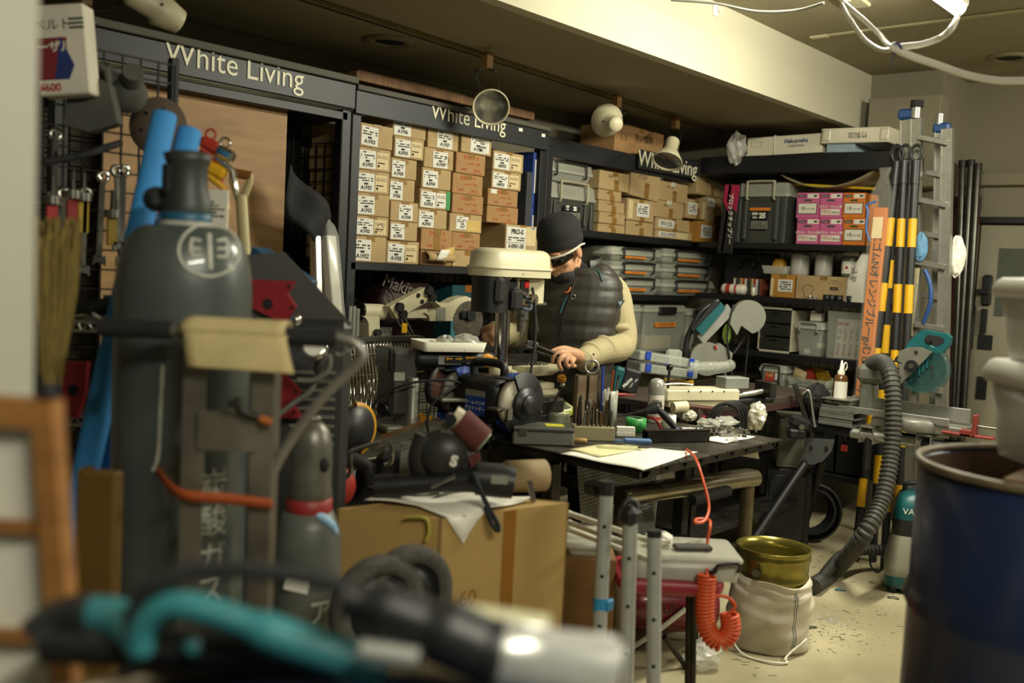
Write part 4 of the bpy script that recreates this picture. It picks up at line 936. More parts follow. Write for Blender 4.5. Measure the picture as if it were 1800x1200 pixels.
# clamp hanging at the stand's left end
c0 = p8(190, 590, XS-.1)
t = thing('trigger_clamp', 'black trigger clamp wrapped in dark cloth at the end of the stand', 'clamp', M=T(c0.x, c0.y, c0.z) @ RZ(CF))
MB().bb(-.012, .012, -.006, .006, -.09, .16, .002, RY(-22)).build('bar', dsteel, t); MB().box((.0, 0, -.05), (.11, .04, .06), .015, RY(20)).build('jaw', blackp, t); MB().box((-.03, 0, -.10), (.09, .035, .05), .012).build('grip', blackp, t)
MB().tube(catmull([(-.02, -.02, .10), (.0, -.03, .12), (.015, -.03, .09), (.03, -.02, .03), (.05, -.02, -.06)], 5), .006, 8).build('hook', alu, t); MB().cyl((-.02, -.03, -.06), (-.02, -.045, -.06), .014, n=12).build('pivot', steel, t)
c1 = p8(265, 500, XS); one('black_cloth', crumple(.09, .06, .075, 21, amp=.15), rubber, 'crumpled black cloth beside the clamp on the stand', 'cloth', (c1.x, c1.y, c1.z))
# clamp with red pads at the right end of the stand
c0 = p8(1200, 740, XS-.02)
t = thing('angle_clamp', 'red corner clamp resting on the right end of the saw stand', 'clamp', M=T(c0.x, c0.y, c0.z+.012) @ RZ(-90)); rdk = mat('clamp_red', '7d3029', .5, .1, .1)
MB().bb(-.10, .12, -.05, .0, 0, .012, .003).bb(.03, .045, -.05, 0, .0, .1, .003).bb(-.02, .03, -.05, 0, .0, .03, .003).build('body', rdk, t); MB().cyl((.04, -.025, .05), (.13, -.025, .05), .006, n=8).build('screw', steel, t)
# ------------------------------------------------------------------ work tables
ZT = .80
slatm = mat('scorched_steel', '5d5950', .42, .7, .3, 9, dirt='35302a')
def table(label, x0, x1, y0, y1, n, legs):
    t = thing('steel_table', label, 'table', (x0, y0, 0), 0, 'slatted steel work tables'); W, D = x1-x0, y1-y0
    for i in range(n):
        a = W*i/n; MB().bb(a+.003, a+W/n-.003, 0, D, ZT-.008, ZT, .0015).build('top_slat', slatm, t)
    for y in (.03, D-.03): MB().bb(0, W, y-.02, y+.02, ZT-.034, ZT-.009, .002).build('apron_bar', dsteel, t)
    for x in (.03, W-.03): MB().bb(x-.02, x+.02, .01, D-.01, ZT-.035, ZT-.010, .002).build('apron_bar', dsteel, t)
    for (x, y) in legs: MB().bb(x-.025, x+.025, y-.025, y+.025, 0, ZT-.05, .003).build('leg', dsteel, t)
    for i in range(n): MB().cyl((W*(i+.5)/n, .006, ZT-.009), (W*(i+.5)/n, .006, ZT-.022), .006, n=8).build('bolt', blackp, t)
    MB().bb(.02, W-.02, .34, D-.03, .30, .33, .003).build('lower_shelf', dsteel, t)
    return t
tA = table('dark slatted steel table with papers, drill bits and grinder on it', 2.62, 3.60, 1.68, 2.48, 9, ((.05, .40), (.93, .40), (.05, .74), (.93, .74)))
tB = table('dark slatted steel table under the belt sander', 1.78, 2.61, 2.30, 2.98, 7, ((.05, .06), (.78, .06), (.05, .62), (.78, .62)))
def ontop(x, y, z=ZT): return onz(x, y, z)
# lower frame of polished steel with a perforated sheet
a = onz(1085, 872, .60); b = onz(1322, 838, .60); v = b-a
t = thing('bar_stand', 'low stand of polished steel bar standing under the slatted table edge', 'stand', (a.x, a.y, 0)); pol = mat('polished_steel', 'a8a18e', .22, .9, .2, 8, dirt='776f5c')
rg = []
nv = Vector((-v.y, v.x, 0)).normalized()
for s_ in (0, 1): rg.append([tuple(Vector((0, 0, .60))+v*s_+nv*x+Vector((0, 0, y))) for x, y in rrect(.10, .065, .028, 5)])
MB().loft(rg).build('top_bar', pol, t)
MB().cyl(v*.97+Vector((0, 0, 0)), v*.97+Vector((0, 0, .575)), .028, n=16).build('leg', mat('rusty_leg', '6a5c44', .5, .6, .2, 12), t)
MB().cyl(v*.06+nv*.02, v*.06+nv*.02+Vector((0, 0, .575)), .028, n=16).build('leg', MATS['rusty_leg'], t)
w2 = nv*.42
rg = [[tuple(Vector((0, 0, .60))+v*.02+w2*s_+v.normalized()*x+Vector((0, 0, y))) for x, y in rrect(.07, .05, .02, 4)] for s_ in (.1, 1)]
MB().loft(rg).build('side_bar', pol, t)
MB().cyl(v*.45+nv*-.055+Vector((0, 0, .56)), v*.72+nv*-.055+Vector((0, 0, .575)), .022, n=14).build('rubber_sleeve', rubber, t)
# perforated sheet standing behind the bar
c0 = onz(1160, 870, .5)
me = mat('perforated_sheet', 'a5a79e', .45, .1, .1, 20)
P = MB(); PP = .0135
for i in range(41): P.bb(i*PP, i*PP+.007, 0, .003, 0, PP*52+.007)
for j in range(53): P.bb(0, PP*40+.007, .0005, .0035, j*PP, j*PP+.007)
one('perforated_panel', P, me, 'grey perforated metal sheet leaning under the table', 'panel', M=T(a.x-.02, a.y+.06, .01) @ RZ(4) @ RX(-9))
for i, (x, lab) in enumerate(((.50, 'aluminium extrusion standing under the table, nearest the pail'), (.40, 'aluminium extrusion standing under the table, behind the first'))):
    one('aluminium_profile', MB().bb(-.03, .03, -.02, .02, 0, .42, .004).bb(-.012, .012, -.024, -.02, 0, .42), alu, lab, 'profile', M=T(a.x+x, a.y+.18+.06*i, .335) @ RY(14) @ RX(-6), group='aluminium extrusions under the table')
one('teal_case', MB().bb(-.08, .08, 0, .2, 0, .3, .02).bb(-.05, .05, -.01, .0, .05, .1, .004), teal, 'teal tool case standing under the table behind the pail', 'case', M=T(a.x+.58, a.y+.32, .0) @ RZ(-30))
# ------------------------------------------------------------------ drill press
pz = .895; c0 = dep(877, 700, 3.95)
CX, CY = c0.x, c0.y
one('machine_plinth', MB().bb(-.20, .24, -.15, .15, 0, pz, .01).bb(-.19, .23, -.155, -.15, .05, pz-.06, .002), dsteel, 'dark steel pedestal under the drill press', 'pedestal', (CX, CY, 0), 0)
t = thing('drill_press', 'cream bench drill press with black motor beside the worker', 'drill press', (CX, CY, pz), 0)
MB().bb(-.12, .26, -.11, .11, 0, .03, .012).build('base', cream, t); MB().bb(.04, .24, -.09, .09, .03, .055, .004).build('base_table', cream, t)
MB().lathe([(0, .03), (.05, .03), (.05, .05), (.038, .09), (.032, .09)], 20).build('column_collar', cream, t)
MB().cyl((0, 0, .03), (0, 0, .50), .030, n=24).build('column', chrome, t)
tz = dep(877, 655, 3.95).z-pz
MB().lathe([(.031, tz-.035), (.046, tz-.035), (.046, tz+.03), (.031, tz+.03)], 20).build('table_bracket', cream, t)
MB().bb(.03, .13, -.03, .03, tz-.02, tz+.015, .006).build('table_arm', cream, t)
MB().loft([[(x+.17, y, z) for x, y in rrect(.22*s_, .20*s_, .03, 4)] for z, s_ in ((tz-.01, .8), (tz+.008, .98), (tz+.022, 1), (tz+.03, 1))]).build('work_table', cream, t)
MB().cyl((-.0, -.045, tz), (-.0, -.075, tz), .02, n=14).build('clamp_knob', cream, t)
one_ = scrap(120, .09, .08, .010, 8, .010); o = one_.build('metal_chips', shiny, t, T(.17, 0, tz+.03)); o['kind'] = 'stuff'
o = scrap(120, .09, .08, .012, 9, .010).build('metal_chips', shiny, t, T(.14, 0, .055)); o['kind'] = 'stuff'
hz0 = dep(877, 485, 3.95).z-pz; hz1 = dep(877, 437, 3.95).z-pz
def oval(x0, x1, w0, w1, z, n=14):
    pts = []
    for i in range(n+1): a_ = R(-90+180*i/n); pts.append((x1-w1+w1*math.cos(a_), w1*math.sin(a_), z))
    for i in range(n+1): a_ = R(90+180*i/n); pts.append((x0+w0+w0*math.cos(a_), w0*math.sin(a_), z))
    return pts
MB().loft([oval(-.175, .225, .085, .105, hz0), oval(-.175, .225, .085, .105, hz0+.028)]).build('cover_skirt', cream, t)
MB().loft([oval(-.18, .23, .09, .11, hz0+.030), oval(-.18, .23, .09, .11, hz0+.038), oval(-.172, .222, .082, .102, hz0+.040), oval(-.168, .218, .078, .098, hz1-.02), oval(-.155, .205, .065, .085, hz1-.006), oval(-.14, .19, .05, .07, hz1)]).build('belt_cover', cream, t)
MB().cyl((.0, -.089, hz0+.012), (.0, -.094, hz0+.012), .003, n=8).build('cover_screw', ink, t)
mz0 = dep(852, 547, 3.85).z-pz
MB().cyl((-.105, -.02, mz0), (-.105, -.02, hz0-.006), .072, n=28).build('motor', blackp, t); MB().cyl((-.105, -.02, hz0-.02), (-.105, -.02, hz0-.005), .074, n=28).build('motor_end', mat('motor_end', '2c2c2b', .35, .3), t)
MB().box((-.135, -.095, mz0+.085), (.05, .03, .10), .012).build('capacitor_box', blackp, t); MB().box((-.02, -.075, mz0+.05), (.065, .045, .085), .012).build('switch_box', blackp, t)
MB().bb(.03, .20, -.045, .06, hz0-.11, hz0, .008).build('head_casting', cream, t)
MB().bb(-.05, .06, -.04, .04, hz0-.07, hz0-.01, .01).build('motor_mount', black, t)
MB().box((.065, -.048, hz0-.045), (.05, .012, .07), .003).build('switch_plate', blackp, t); MB().box((.07, -.056, hz0-.03), (.024, .01, .024), .003).build('red_switch', mat('switch_red', 'c02020', .35, emit=.25), t)
MB().cyl((.115, 0, hz0-.11), (.115, 0, hz0-.17), .028, n=18).build('quill', steel, t); MB().cyl((.115, 0, hz0-.17), (.115, 0, hz0-.22), .022, .017, 18).build('chuck', steel, t); MB().cyl((.115, 0, hz0-.22), (.115, 0, hz0-.28), .004, n=8).build('drill_bit', chrome, t)
MB().cyl((.09, -.045, hz0-.085), (.09, -.085, hz0-.085), .022, n=18).build('feed_hub', chrome, t)
for k in range(3): a_ = R(40+120*k); e = Vector((.09+.13*math.cos(a_), -.09, hz0-.085+.13*math.sin(a_))); MB().cyl((.09, -.075, hz0-.085), e, .005, n=8).build('feed_handle', chrome, t) if k else None
MB().tube(catmull([(.06, -.055, hz0-.07), (.075, -.075, hz0-.10), (.055, -.09, hz0-.125), (.01, -.09, hz0-.12)], 5), .006, 6).build('wire_loop', mat('blue_grey_wire', '3a4a60', .5), t)
MB().tube(catmull([(.10, -.06, hz0-.04), (.085, -.09, hz0-.11), (.06, -.12, hz0-.25), (.0, -.15, hz0-.40), (-.04, -.17, .0+.03), (-.05, -.17, -.01)], 8), .0055, 8).build('power_cord', rubber, t)
MB().cyl((.20, -.03, hz0-.04), (.20, -.03, hz0-.10), .008, n=8).build('depth_stop', steel, t); MB().bb(.11, .22, -.04, -.02, hz0-.11, hz0-.098).build('stop_arm', steel, t)
# locking pliers on the drill table
p = dep(960, 617, 3.92)
tq = thing('locking_pliers', 'steel locking pliers lying on the drill press table', 'pliers', M=T(*p) @ RZ(CF) @ RY(12))
MB().tube([(-.09, 0, .012), (-.03, 0, .008), (.03, 0, .0), (.085, 0, -.004)], [.006, .008, .008, .006], 8).build('upper_handle', dsteel, tq); MB().tube([(-.05, .0, -.01), (0, 0, -.012), (.07, 0, -.018)], .006, 8).build('lower_handle', dsteel, tq); MB().box((-.06, 0, .01), (.05, .016, .03), .006).build('jaw', steel, tq)
one('dark_angle_iron', MB().bb(-.16, .10, -.02, .02, 0, .004).bb(-.16, .10, .016, .02, 0, .04), dsteel, 'dark angle iron lying across the drill press table', 'angle iron', M=T(CX+.10, CY-.02, pz+tz+.034) @ RZ(-10))
# ------------------------------------------------------------------ belt and disc sander
p = ontop(735, 757); t = thing('belt_sander', 'black belt and disc sander with yellow knob on the steel table', 'sander', M=T(p.x, p.y, ZT) @ RZ(-25)); S = 3.62
dz = (p-CAMP).dot(_fw); I = im(735, 757, dz*1.0)
def I3(px, py, y=0): v_ = I(px, py); return Vector((v_.x, y, v_.z))
castg = mat('cast_grey', '87857a', .4, .4, .1, 10)
MB().bb(I3(668, 757).x, I3(800, 757).x, -.06, .16, 0, .025, .006).build('base', castg, t)
MB().loft([[(x+I3(722, 740).x, y+.05, z) for x, y in rrect(.045*s_, .16*s_, .02, 3)] for z, s_ in ((.02, 1.3), (.06, 1), (.17, 1), (I3(722, 662).z, .9))]).build('pedestal', castg, t)
MB().bb(I3(684, 700).x, I3(733, 700).x, .0, .17, .05, I3(700, 613).z, .015).build('drive_housing', mat('housing_dark', '3c3a36', .5, 0, .1, 20), t)
MB().bb(I3(679, 700).x, I3(686, 700).x, .0, .175, I3(700, 650).z, I3(700, 611).z, .008).build('housing_cap', blackp, t)
MB().box((I3(701, 659).x, -.002, I3(701, 659).z), (.04, .002, .03)).build('rating_label', mat('label_grey', '9a958a', .6), t)
za, zb = I3(800, 649).z, I3(800, 620).z; xa, xb = I3(727, 630).x, I3(886, 630).x; zc_ = (za+zb)/2; hr = (zb-za)/2
rg = [[(x, y_*s_+.04, z_*s_+zc_) for y_, z_ in rrect(.10, 2*hr, hr*.85, 5)] for x, s_ in ((xa, .55), (xa+.012, .85), (xa+.035, 1), (xb-.03, 1), (xb-.012, .9), (xb, .6))]
MB().loft(rg).build('belt_arm', blackp, t)
MB().bb(xa+.04, xb-.10, -.0, .08, zb-.002, zb+.003, .001).build('abrasive_belt', mat('abrasive_brown', '5d3a30', .9, 0, .1, 60, bump=.1, bscale=400), t)
lx0, lx1 = I3(771, 630).x, I3(814, 630).x
MB().box(((lx0+lx1)/2, -.0105, zc_), (lx1-lx0, .003, hr*1.1), .001).build('silver_plate', alu, t); MB().box(((lx0+lx1)/2+.012, -.0125, zc_), ((lx1-lx0)*.72, .002, hr*.85)).build('dial_plate', ink, t)
yel = mat('arrow_yellow', 'd8a215', .4, 0, 0)
def arrow(x0, x1, z, d, w=.0048):
    mb = MB(); mb.box(((x0+x1)/2, -.0145, z), (abs(x1-x0), .001, w))
    xe = x0 if d < 0 else x1; mb.prism([(xe, z), (xe-d*.008, z+w*1.5), (xe-d*.008, z-w*1.5)], .0138, .015, XZ); return mb
arrow(lx0+.028, lx0+.055, zc_+hr*.2, -1).build('arrow', yel, t); arrow(lx0+.066, lx0+.092, zc_+hr*.2, 1).build('arrow', yel, t)
bx0, bx1 = I3(822, 630).x, I3(856, 630).x
arrow(bx0, bx1, zc_+hr*.35, -1).build('arrow', yel, t); MB().torus(hr*.4, .0018, 8, 5, M=T(bx1, -.0145, zc_-hr*.05) @ RX(90), a0=-90, a1=90).build('arrow_curve', yel, t)
txt(t, 'ベルト回転方向', .0075, FR((bx0+bx1)/2-.006, -.0142, zc_-hr*.35), paper, extrude=.0002)
arrow(I3(873, 630).x, I3(883, 630).x, zc_+hr*.3, -1).build('arrow', yel, t)
MB().lathe([(hr*.9 if k % 2 else hr*.78, z_) for k, z_ in enumerate((-.008, .008))] + [(hr*.6, .012), (0, .012)], 14, T(I3(864, 630).x, -.006, zc_) @ RX(90)).build('yellow_knob', mat('knob_orange', 'cf8a12', .4), t)
dc = I3(768, 680); Md = T(dc.x+.02, .0, dc.z) @ RZ(35) @ RX(90)
MB().lathe([(0, -.02), (.075, -.02), (.078, 0), (.072, .004)], 30, Md).build('disc_guard', blackp, t); MB().lathe([(.062, .0045), (.066, .006), (.07, .0045)], 30, Md).build('disc_rim', steel, t); MB().lathe([(0, .008), (.064, .007), (.066, 0)], 30, Md).build('sanding_disc', MATS['abrasive_brown'], t)
MB().box((dc.x+.03, -.09, dc.z-.035), (.10, .07, .012), .003).build('disc_table', castg, t)
MB().cyl(I3(674, 718, .03), I3(702, 714, .06), .026, n=18).build('dust_port', blackp, t); MB().cyl(I3(692, 716, .05), I3(708, 713, .065), .032, n=18).build('port_collar', blackp, t)
MB().bb(I3(733, 734).x, I3(742, 734).x, -.03, -.01, I3(735, 741).z, I3(735, 724).z, .003).bb(I3(738, 734).x, I3(757, 734).x, -.03, -.01, I3(735, 736).z, I3(735, 729).z, .003).build('yellow_lever', MATS['knob_orange'], t)
MB().tube(catmull([I3(800, 672, -.08), I3(780, 664, -.1), I3(745, 662, -.1), I3(700, 668, -.08), I3(660, 690, -.04), I3(645, 730, .0)], 7), .0045, 8).build('power_cord', rubber, t)
MB().tube(catmull([I3(800, 676, -.06), I3(770, 680, -.12), I3(738, 700, -.14), I3(728, 730, -.14), I3(735, 752, -.12)], 7), .0045, 8).build('power_cord', rubber, t)
# white compartment tray on the sander arm
q = p; tt = thing('parts_tray', 'white compartment tray with bagged screws on the belt sander', 'tray', M=t.matrix_world @ T(I3(808, 600).x, .03, zb+.0035))
w1, w2_ = I3(737, 600).x-I3(808, 600).x, I3(858, 600).x-I3(808, 600).x; W = w2_-w1
tub(MB(), W, .16, .035, .003, .008).build('tray', white, tt, T((w1+w2_)/2, -.08, .0))
for k in range(1, 3): MB().bb(w1+W*k/3-.002, w1+W*k/3+.002, -.075, .075, .003, .030).build('divider', white, tt)
MB().bb(w1+.01, w2_-.01, -.002, .002, .003, .030).build('divider', white, tt)
one('screw_bag', crumple(.05, .04, .026, 31, amp=.16), clearplastic('bag_film', 'b4b4a8', .6, .15), 'clear bag of screws in the white tray', 'bag', M=tt.matrix_world @ T(w2_-.06, 0, .035))
one('screw_bag', crumple(.035, .03, .022, 33, amp=.16), MATS['bag_film'], 'second smaller bag of screws in the white tray', 'bag', M=tt.matrix_world @ T(w2_-.13, .01, .032))
# ------------------------------------------------------------------ bench grinder, axis square to the long wall
p = ontop(854, 764); t = thing('bench_grinder', 'black bench grinder with blue guards and white wheel', 'grinder', M=T(p.x, p.y, ZT) @ SCL(1.2, 1.2, 1.2))
zc_ = .112; navy = mat('grinder_blue', '1d3f8c', .4)
MB().bb(-.065, .065, -.09, .09, 0, .018, .004).bb(-.05, .05, -.06, .06, .018, .05, .008).build('base', blackp, t)
MB().loft([[(x_, y, z_+zc_) for x_, z_ in rrect(.13*s_, .14*s_, .035, 4)] for y, s_ in ((-.085, .8), (-.07, 1), (.07, 1), (.085, .8))]).build('motor_body', blackp, t)
MB().tube(catmull([(0, -.06, zc_+.065), (0, -.06, zc_+.098), (0, -.035, zc_+.108), (0, .035, zc_+.108), (0, .06, zc_+.098), (0, .06, zc_+.065)], 5), .013, 10).build('carry_handle', blackp, t)
L_ = MB().bb(-.0665, -.0645, -.05, .03, zc_-.045, zc_+.03).build('name_plate', navy, t); MB().bb(-.0675, -.066, -.05, .03, zc_+.012, zc_+.03).build('silver_strip', alu, t)
MM = T(-.068, -.01, zc_-.008) @ RZ(-90) @ RX(90); txt(L_, 'ホームベンチ', .0135, MM, paper, extrude=.0002); txt(L_, 'グラインダー', .0135, T(0, 0, -.017) @ MM, paper, extrude=.0002)
for s_, wm in ((-1, mat('wheel_white', 'd6cfbb', .9, 0, .05, 40, bump=.2, bscale=300)), (1, mat('wheel_grey', '807d76', .9, 0, .05, 40, bump=.2, bscale=300))):
    M_ = T(0, s_*.118, zc_) @ RX(90)
    MB().lathe([(0, -.012), (.075, -.012), (.075, .012), (0, .012)], 36, M_).build('grinding_wheel', wm, t)
    a0, a1 = (-150, 100) if 1 else (0, 0)
    g_ = MB().lathe([(.02, .022), (.086, .022), (.088, .02), (.088, -.02), (.086, -.022), (.03, -.022)], 30, T(0, s_*.118, zc_) @ RX(90), a0=-140, a1=118); g_.build('wheel_guard', navy, t)
    MB().lathe([(0, 0), (.092, 0), (.094, .003), (.092, .006), (0, .006)], 36, T(0, s_*.142+(.006 if s_ < 0 else 0)-.0, zc_) @ RX(90), a0=-150 if s_ < 0 else -140, a1=118).build('guard_cover', blackp if s_ < 0 else navy, t)
    MB().lathe([(.05, 0), (.048, .010), (.03, .012), (.03, .018), (.022, .026), (0, .027)], 28, T(0, s_*.146, zc_) @ (RX(90) if s_ < 0 else RX(-90))).build('hub_cap', blackp if s_ < 0 else navy, t)
    for a_ in (40, -100, -20): MB().cyl((.08*math.cos(R(a_)), s_*.147, zc_+.08*math.sin(R(a_))), (.08*math.cos(R(a_)), s_*.152, zc_+.08*math.sin(R(a_))), .004, n=8).build('screw', steel, t)
    MB().bb(-.11, -.075, s_*.118-.02, s_*.118+.02, zc_-.012, zc_-.006).bb(-.08, -.06, s_*.118-.035, s_*.118-.028, zc_-.04, zc_-.006).build('tool_rest', steel, t)
    MB().bb(-.085, -.04, s_*.118-.022, s_*.118+.022, zc_+.075, zc_+.079, 0, RY(0)).build('spark_guard', blackp, t)
MB().tube(catmull([(.05, 0, .05), (.10, -.03, .03), (.14, -.10, .01), (.10, -.2, .008)], 6), .0045, 8).build('power_cord', rubber, t)
# ------------------------------------------------------------------ the worker
def fuse(name, mb, voxel, smooth=4, fac=.5):
    me = mb.mesh('tmp'); ob = bpy.data.objects.new('tmp', me); COL.objects.link(ob)
    r_ = ob.modifiers.new('r', 'REMESH'); r_.mode = 'VOXEL'; r_.voxel_size = voxel; r_.use_smooth_shade = True
    if smooth: s_ = ob.modifiers.new('s', 'SMOOTH'); s_.factor = fac; s_.iterations = smooth
    dg = bpy.context.evaluated_depsgraph_get(); out = bpy.data.meshes.new_from_object(ob.evaluated_get(dg)); out.name = name
    bpy.data.objects.remove(ob); bpy.data.meshes.remove(me)
    for p in out.polygons: p.use_smooth = True
    return out
PR = -72
p0 = dep(1003, 690, 4.36); PM = T(p0.x, p0.y, 0) @ RZ(PR); PI = PM.inverted()
def J(px, py, t_): return PI @ dep(px, py, t_)
person = thing('person', 'person in black beanie, sunglasses and dark padded vest working at the drill press', 'person', M=PM)
def limb(mb, pts, rs, n=14):
    P = catmull(pts, 5); k = len(P); rr = []
    for i in range(k):
        f = i/(k-1)*(len(rs)-1); a = int(min(f, len(rs)-2)); rr.append(rs[a]+(rs[a+1]-rs[a])*(f-a))
    mb.tube(P, rr, n); mb.sph(P[0], rr[0], 12); mb.sph(P[-1], rr[-1], 12); return mb
def trunk(mb, rings, n=22, lean=None):
    rg = []
    for z, w_, d_, cx, cy in rings:
        rg.append([(cx+w_/2*math.copysign(abs(math.cos(a))**.8, math.cos(a)), cy+d_/2*math.copysign(abs(math.sin(a))**.85, math.sin(a)), z) for a in [2*math.pi*i/n for i in range(n)]])
    return mb.loft(rg)
neck = J(1013, 486, 4.34); headc = J(986, 440, 4.24)
shL, shR = J(1072, 508, 4.37), J(951, 500, 4.40)
elL, wrL = J(1088, 603, 4.30), J(1022, 632, 4.03)
elR, wrR = J(905, 590, 4.42), J(868, 582, 4.16)
hip = J(1003, 700, 4.36)
HM = T(*headc) @ RZ(-14) @ RX(30) @ RY(-3)
hv = lambda x, y, z: tuple(HM @ Vector((x, y, z)))
skin = mat('skin', 'b98a66', .55, 0, .08, 18, bump=.03, bscale=120)
body = MB()
# head: skull, jaw, nose, lips, ears
body.sph((0, .012, .025), (.076, .094, .105), 24, HM); body.sph((0, -.022, -.045), (.060, .066, .075), 20, HM); body.sph((0, -.068, -.098), (.026, .020, .018), 14, HM)
body.tube([hv(0, -.082, .012), hv(0, -.098, -.012), hv(0, -.110, -.034)], [.008, .011, .014], 10); body.sph(hv(0, -.106, -.036), .0145, 12)
for sx in (-1, 1):
    body.sph(hv(sx*.014, -.098, -.04), .009, 10); body.sph(hv(sx*.046, -.058, -.03), (.022, .018, .02), 12); body.sph(hv(sx*.03, -.080, .022), (.024, .012, .008), 12)
    body.sph(hv(0, 0, 0), .01, 8); body.add(*(lambda m_: (m_.v, m_.f))(MB().sph((sx*.080, .012, -.012), (.010, .020, .034), 12, HM)), True)
body.tube([hv(-.022, -.082, -.066), hv(0, -.090, -.064), hv(.022, -.082, -.066)], [.004, .0065, .004], 8); body.tube([hv(-.018, -.080, -.075), hv(0, -.087, -.076), hv(.018, -.080, -.075)], [.004, .007, .004], 8)
body.tube([hv(0, .02, -.07), tuple(neck), tuple(neck+Vector((0, .02, -.10)))], [.058, .058, .07], 16)
trunk(body, [(hip.z-.06, .30, .20, 0, 0), (hip.z+.1, .29, .20, 0, 0), (1.16, .32, .21, 0, 0), (1.30, .34, .20, 0, .01), (1.38, .28, .16, 0, .01), (1.42, .14, .12, neck.x*.7, .0)])
limb(body, [shL, (shL+elL)/2+Vector((.01, .01, 0)), elL, (elL+wrL)/2, wrL], [.05, .045, .038, .035, .026]); limb(body, [shR, (shR+elR)/2, elR, (elR+wrR)/2, wrR], [.05, .045, .038, .035, .026])
for sx in (-1, 1): limb(body, [(sx*.09, 0, hip.z-.03), (sx*.10, -.02, .46), (sx*.105, .01, .09)], [.085, .06, .042]); limb(body, [(sx*.105, .03, .045), (sx*.115, -.12, .03)], [.04, .03])
# left hand: palm, four hooked fingers, thumb meeting the pliers
def hand(mb, palm, fingers, thumb):
    P = catmull(palm, 4); mb.tube(P, [.022, .024, .026, .028, .029, .029, .028, .026, .024][:len(P)], 12); mb.sph(P[-1], .024, 12)
    for f in fingers+[thumb]:
        mb.tube(catmull([q for q, _ in f], 4), [f[0][1]+(f[-1][1]-f[0][1])*i/(len(f)*4-4) for i in range(len(f)*4-3)], 10); mb.sph(f[-1][0], f[-1][1], 10)
h_ = lambda x, y, t_: J(x, y, t_)
hand(body, [wrL, h_(1014, 625, 4.0), h_(1001, 621, 3.975)], [
    [(h_(1000, 618, 3.955), .0115), (h_(986, 618, 3.93), .0105), (h_(974, 625, 3.92), .0095), (h_(971, 637, 3.925), .008)],
    [(h_(999, 622, 3.945), .0115), (h_(988, 626, 3.91), .011), (h_(982, 638, 3.90), .0095), (h_(987, 650, 3.91), .0085)],
    [(h_(1003, 626, 3.945), .0115), (h_(997, 630, 3.91), .0105), (h_(995, 640, 3.905), .0095), (h_(1000, 645, 3.925), .0085)],
    [(h_(1010, 630, 3.955), .0105), (h_(1006, 636, 3.925), .0095), (h_(1006, 643, 3.925), .0085), (h_(1011, 643, 3.945), .008)]],
    [(h_(1006, 616, 3.985), .014), (h_(992, 612, 3.965), .012), (h_(979, 614, 3.95), .0105), (h_(969, 618, 3.94), .009)])
hand(body, [wrR, h_(862, 581, 4.12), h_(857, 586, 4.09)], [
    [(h_(856, 583, 4.08), .0115), (h_(851, 590, 4.06), .0105), (h_(852, 600, 4.06), .0095)], [(h_(858, 587, 4.07), .0115), (h_(854, 596, 4.05), .0105), (h_(857, 604, 4.06), .0095)],
    [(h_(862, 590, 4.07), .0115), (h_(860, 599, 4.05), .0105), (h_(863, 606, 4.06), .0095)], [(h_(866, 592, 4.08), .0105), (h_(865, 600, 4.06), .0095), (h_(868, 606, 4.07), .0085)]],
    [(h_(860, 577, 4.11), .014), (h_(852, 577, 4.09), .012), (h_(846, 582, 4.08), .010)])
obj('body', fuse('body', body, .0036, 3), skin, person)
# shirt: sleeves and cuffs
shirtm = mat('beige_shirt', 'a0946f', .8, 0, .06, 10, bump=.25, bscale=22)
sh = MB()
limb(sh, [shL+Vector((-.05, 0, .01)), shL+Vector((.01, 0, -.02)), (shL*.55+elL*.45)+Vector((.015, .012, 0)), elL+Vector((.008, .012, -.006)), elL*.5+wrL*.5, wrL*.96+elL*.04], [.075, .078, .070, .064, .056, .043], 20)
limb(sh, [shR+Vector((.05, 0, .01)), shR, (shR+elR)/2, elR, elR*.5+wrR*.5, wrR*.94+elR*.06], [.075, .078, .068, .062, .055, .044], 20)
# folds round the elbows and forearms
def folds(a, b, rad, n, seed):
    rd = random.Random(seed); d_ = (b-a); ax = d_.normalized(); o1 = ax.orthogonal().normalized(); o2 = ax.cross(o1)
    for k in range(n):
        s_ = (k+.5)/n+rd.uniform(-.04, .04); c_ = a+d_*s_; a0 = rd.uniform(0, 6.28); tw = rd.uniform(-.35, .35); r_ = rad*(1-.28*s_)
        sh.tube([c_+ax*tw*r_*math.sin(q)+(o1*math.cos(a0+q)+o2*math.sin(a0+q))*r_*.985 for q in [i*.28 for i in range(13)]], [.003+.012*math.sin(math.pi*i/12) for i in range(13)], 8)
folds(shL*.4+elL*.6, elL, .066, 3, 1); folds(elL, wrL, .060, 6, 2); folds(shL, elL, .074, 4, 3); folds(elR, wrR, .058, 5, 4); folds(shR, elR, .07, 3, 5)
trunk(sh, [(hip.z-.02, .33, .22, 0, 0), (1.1, .33, .22, 0, 0), (1.30, .35, .21, 0, .01), (1.38, .26, .15, 0, .01)])
shirt = obj('shirt', fuse('shirt', sh, .004, 2), shirtm, person)
d_ = (wrL-elL).normalized(); cuff = MB(); cuff.tube([wrL-d_*.055, wrL-d_*.05, wrL-d_*.004, wrL], [.040, .045, .043, .038], 20); obj('cuff', fuse('cuff', cuff, .003, 2), shirtm, shirt)
bd = wrL-d_*.028; tocam = (PI @ CAMP-bd).normalized(); tocam = (tocam-d_*tocam.dot(d_)).normalized(); MB().cyl(bd+tocam*.043, bd+tocam*.047, .005, n=10).build('cuff_button', dsteel, shirt)
ba = J(1090, 532, 4.22); MB().prism([(-.022, .012), (.022, .012), (0, -.024)], 0, .002, T(*ba) @ RZ(-PR+CF+18) @ RX(90)).build('sleeve_badge', mat('badge_dark', '2a2d30', .6), shirt)
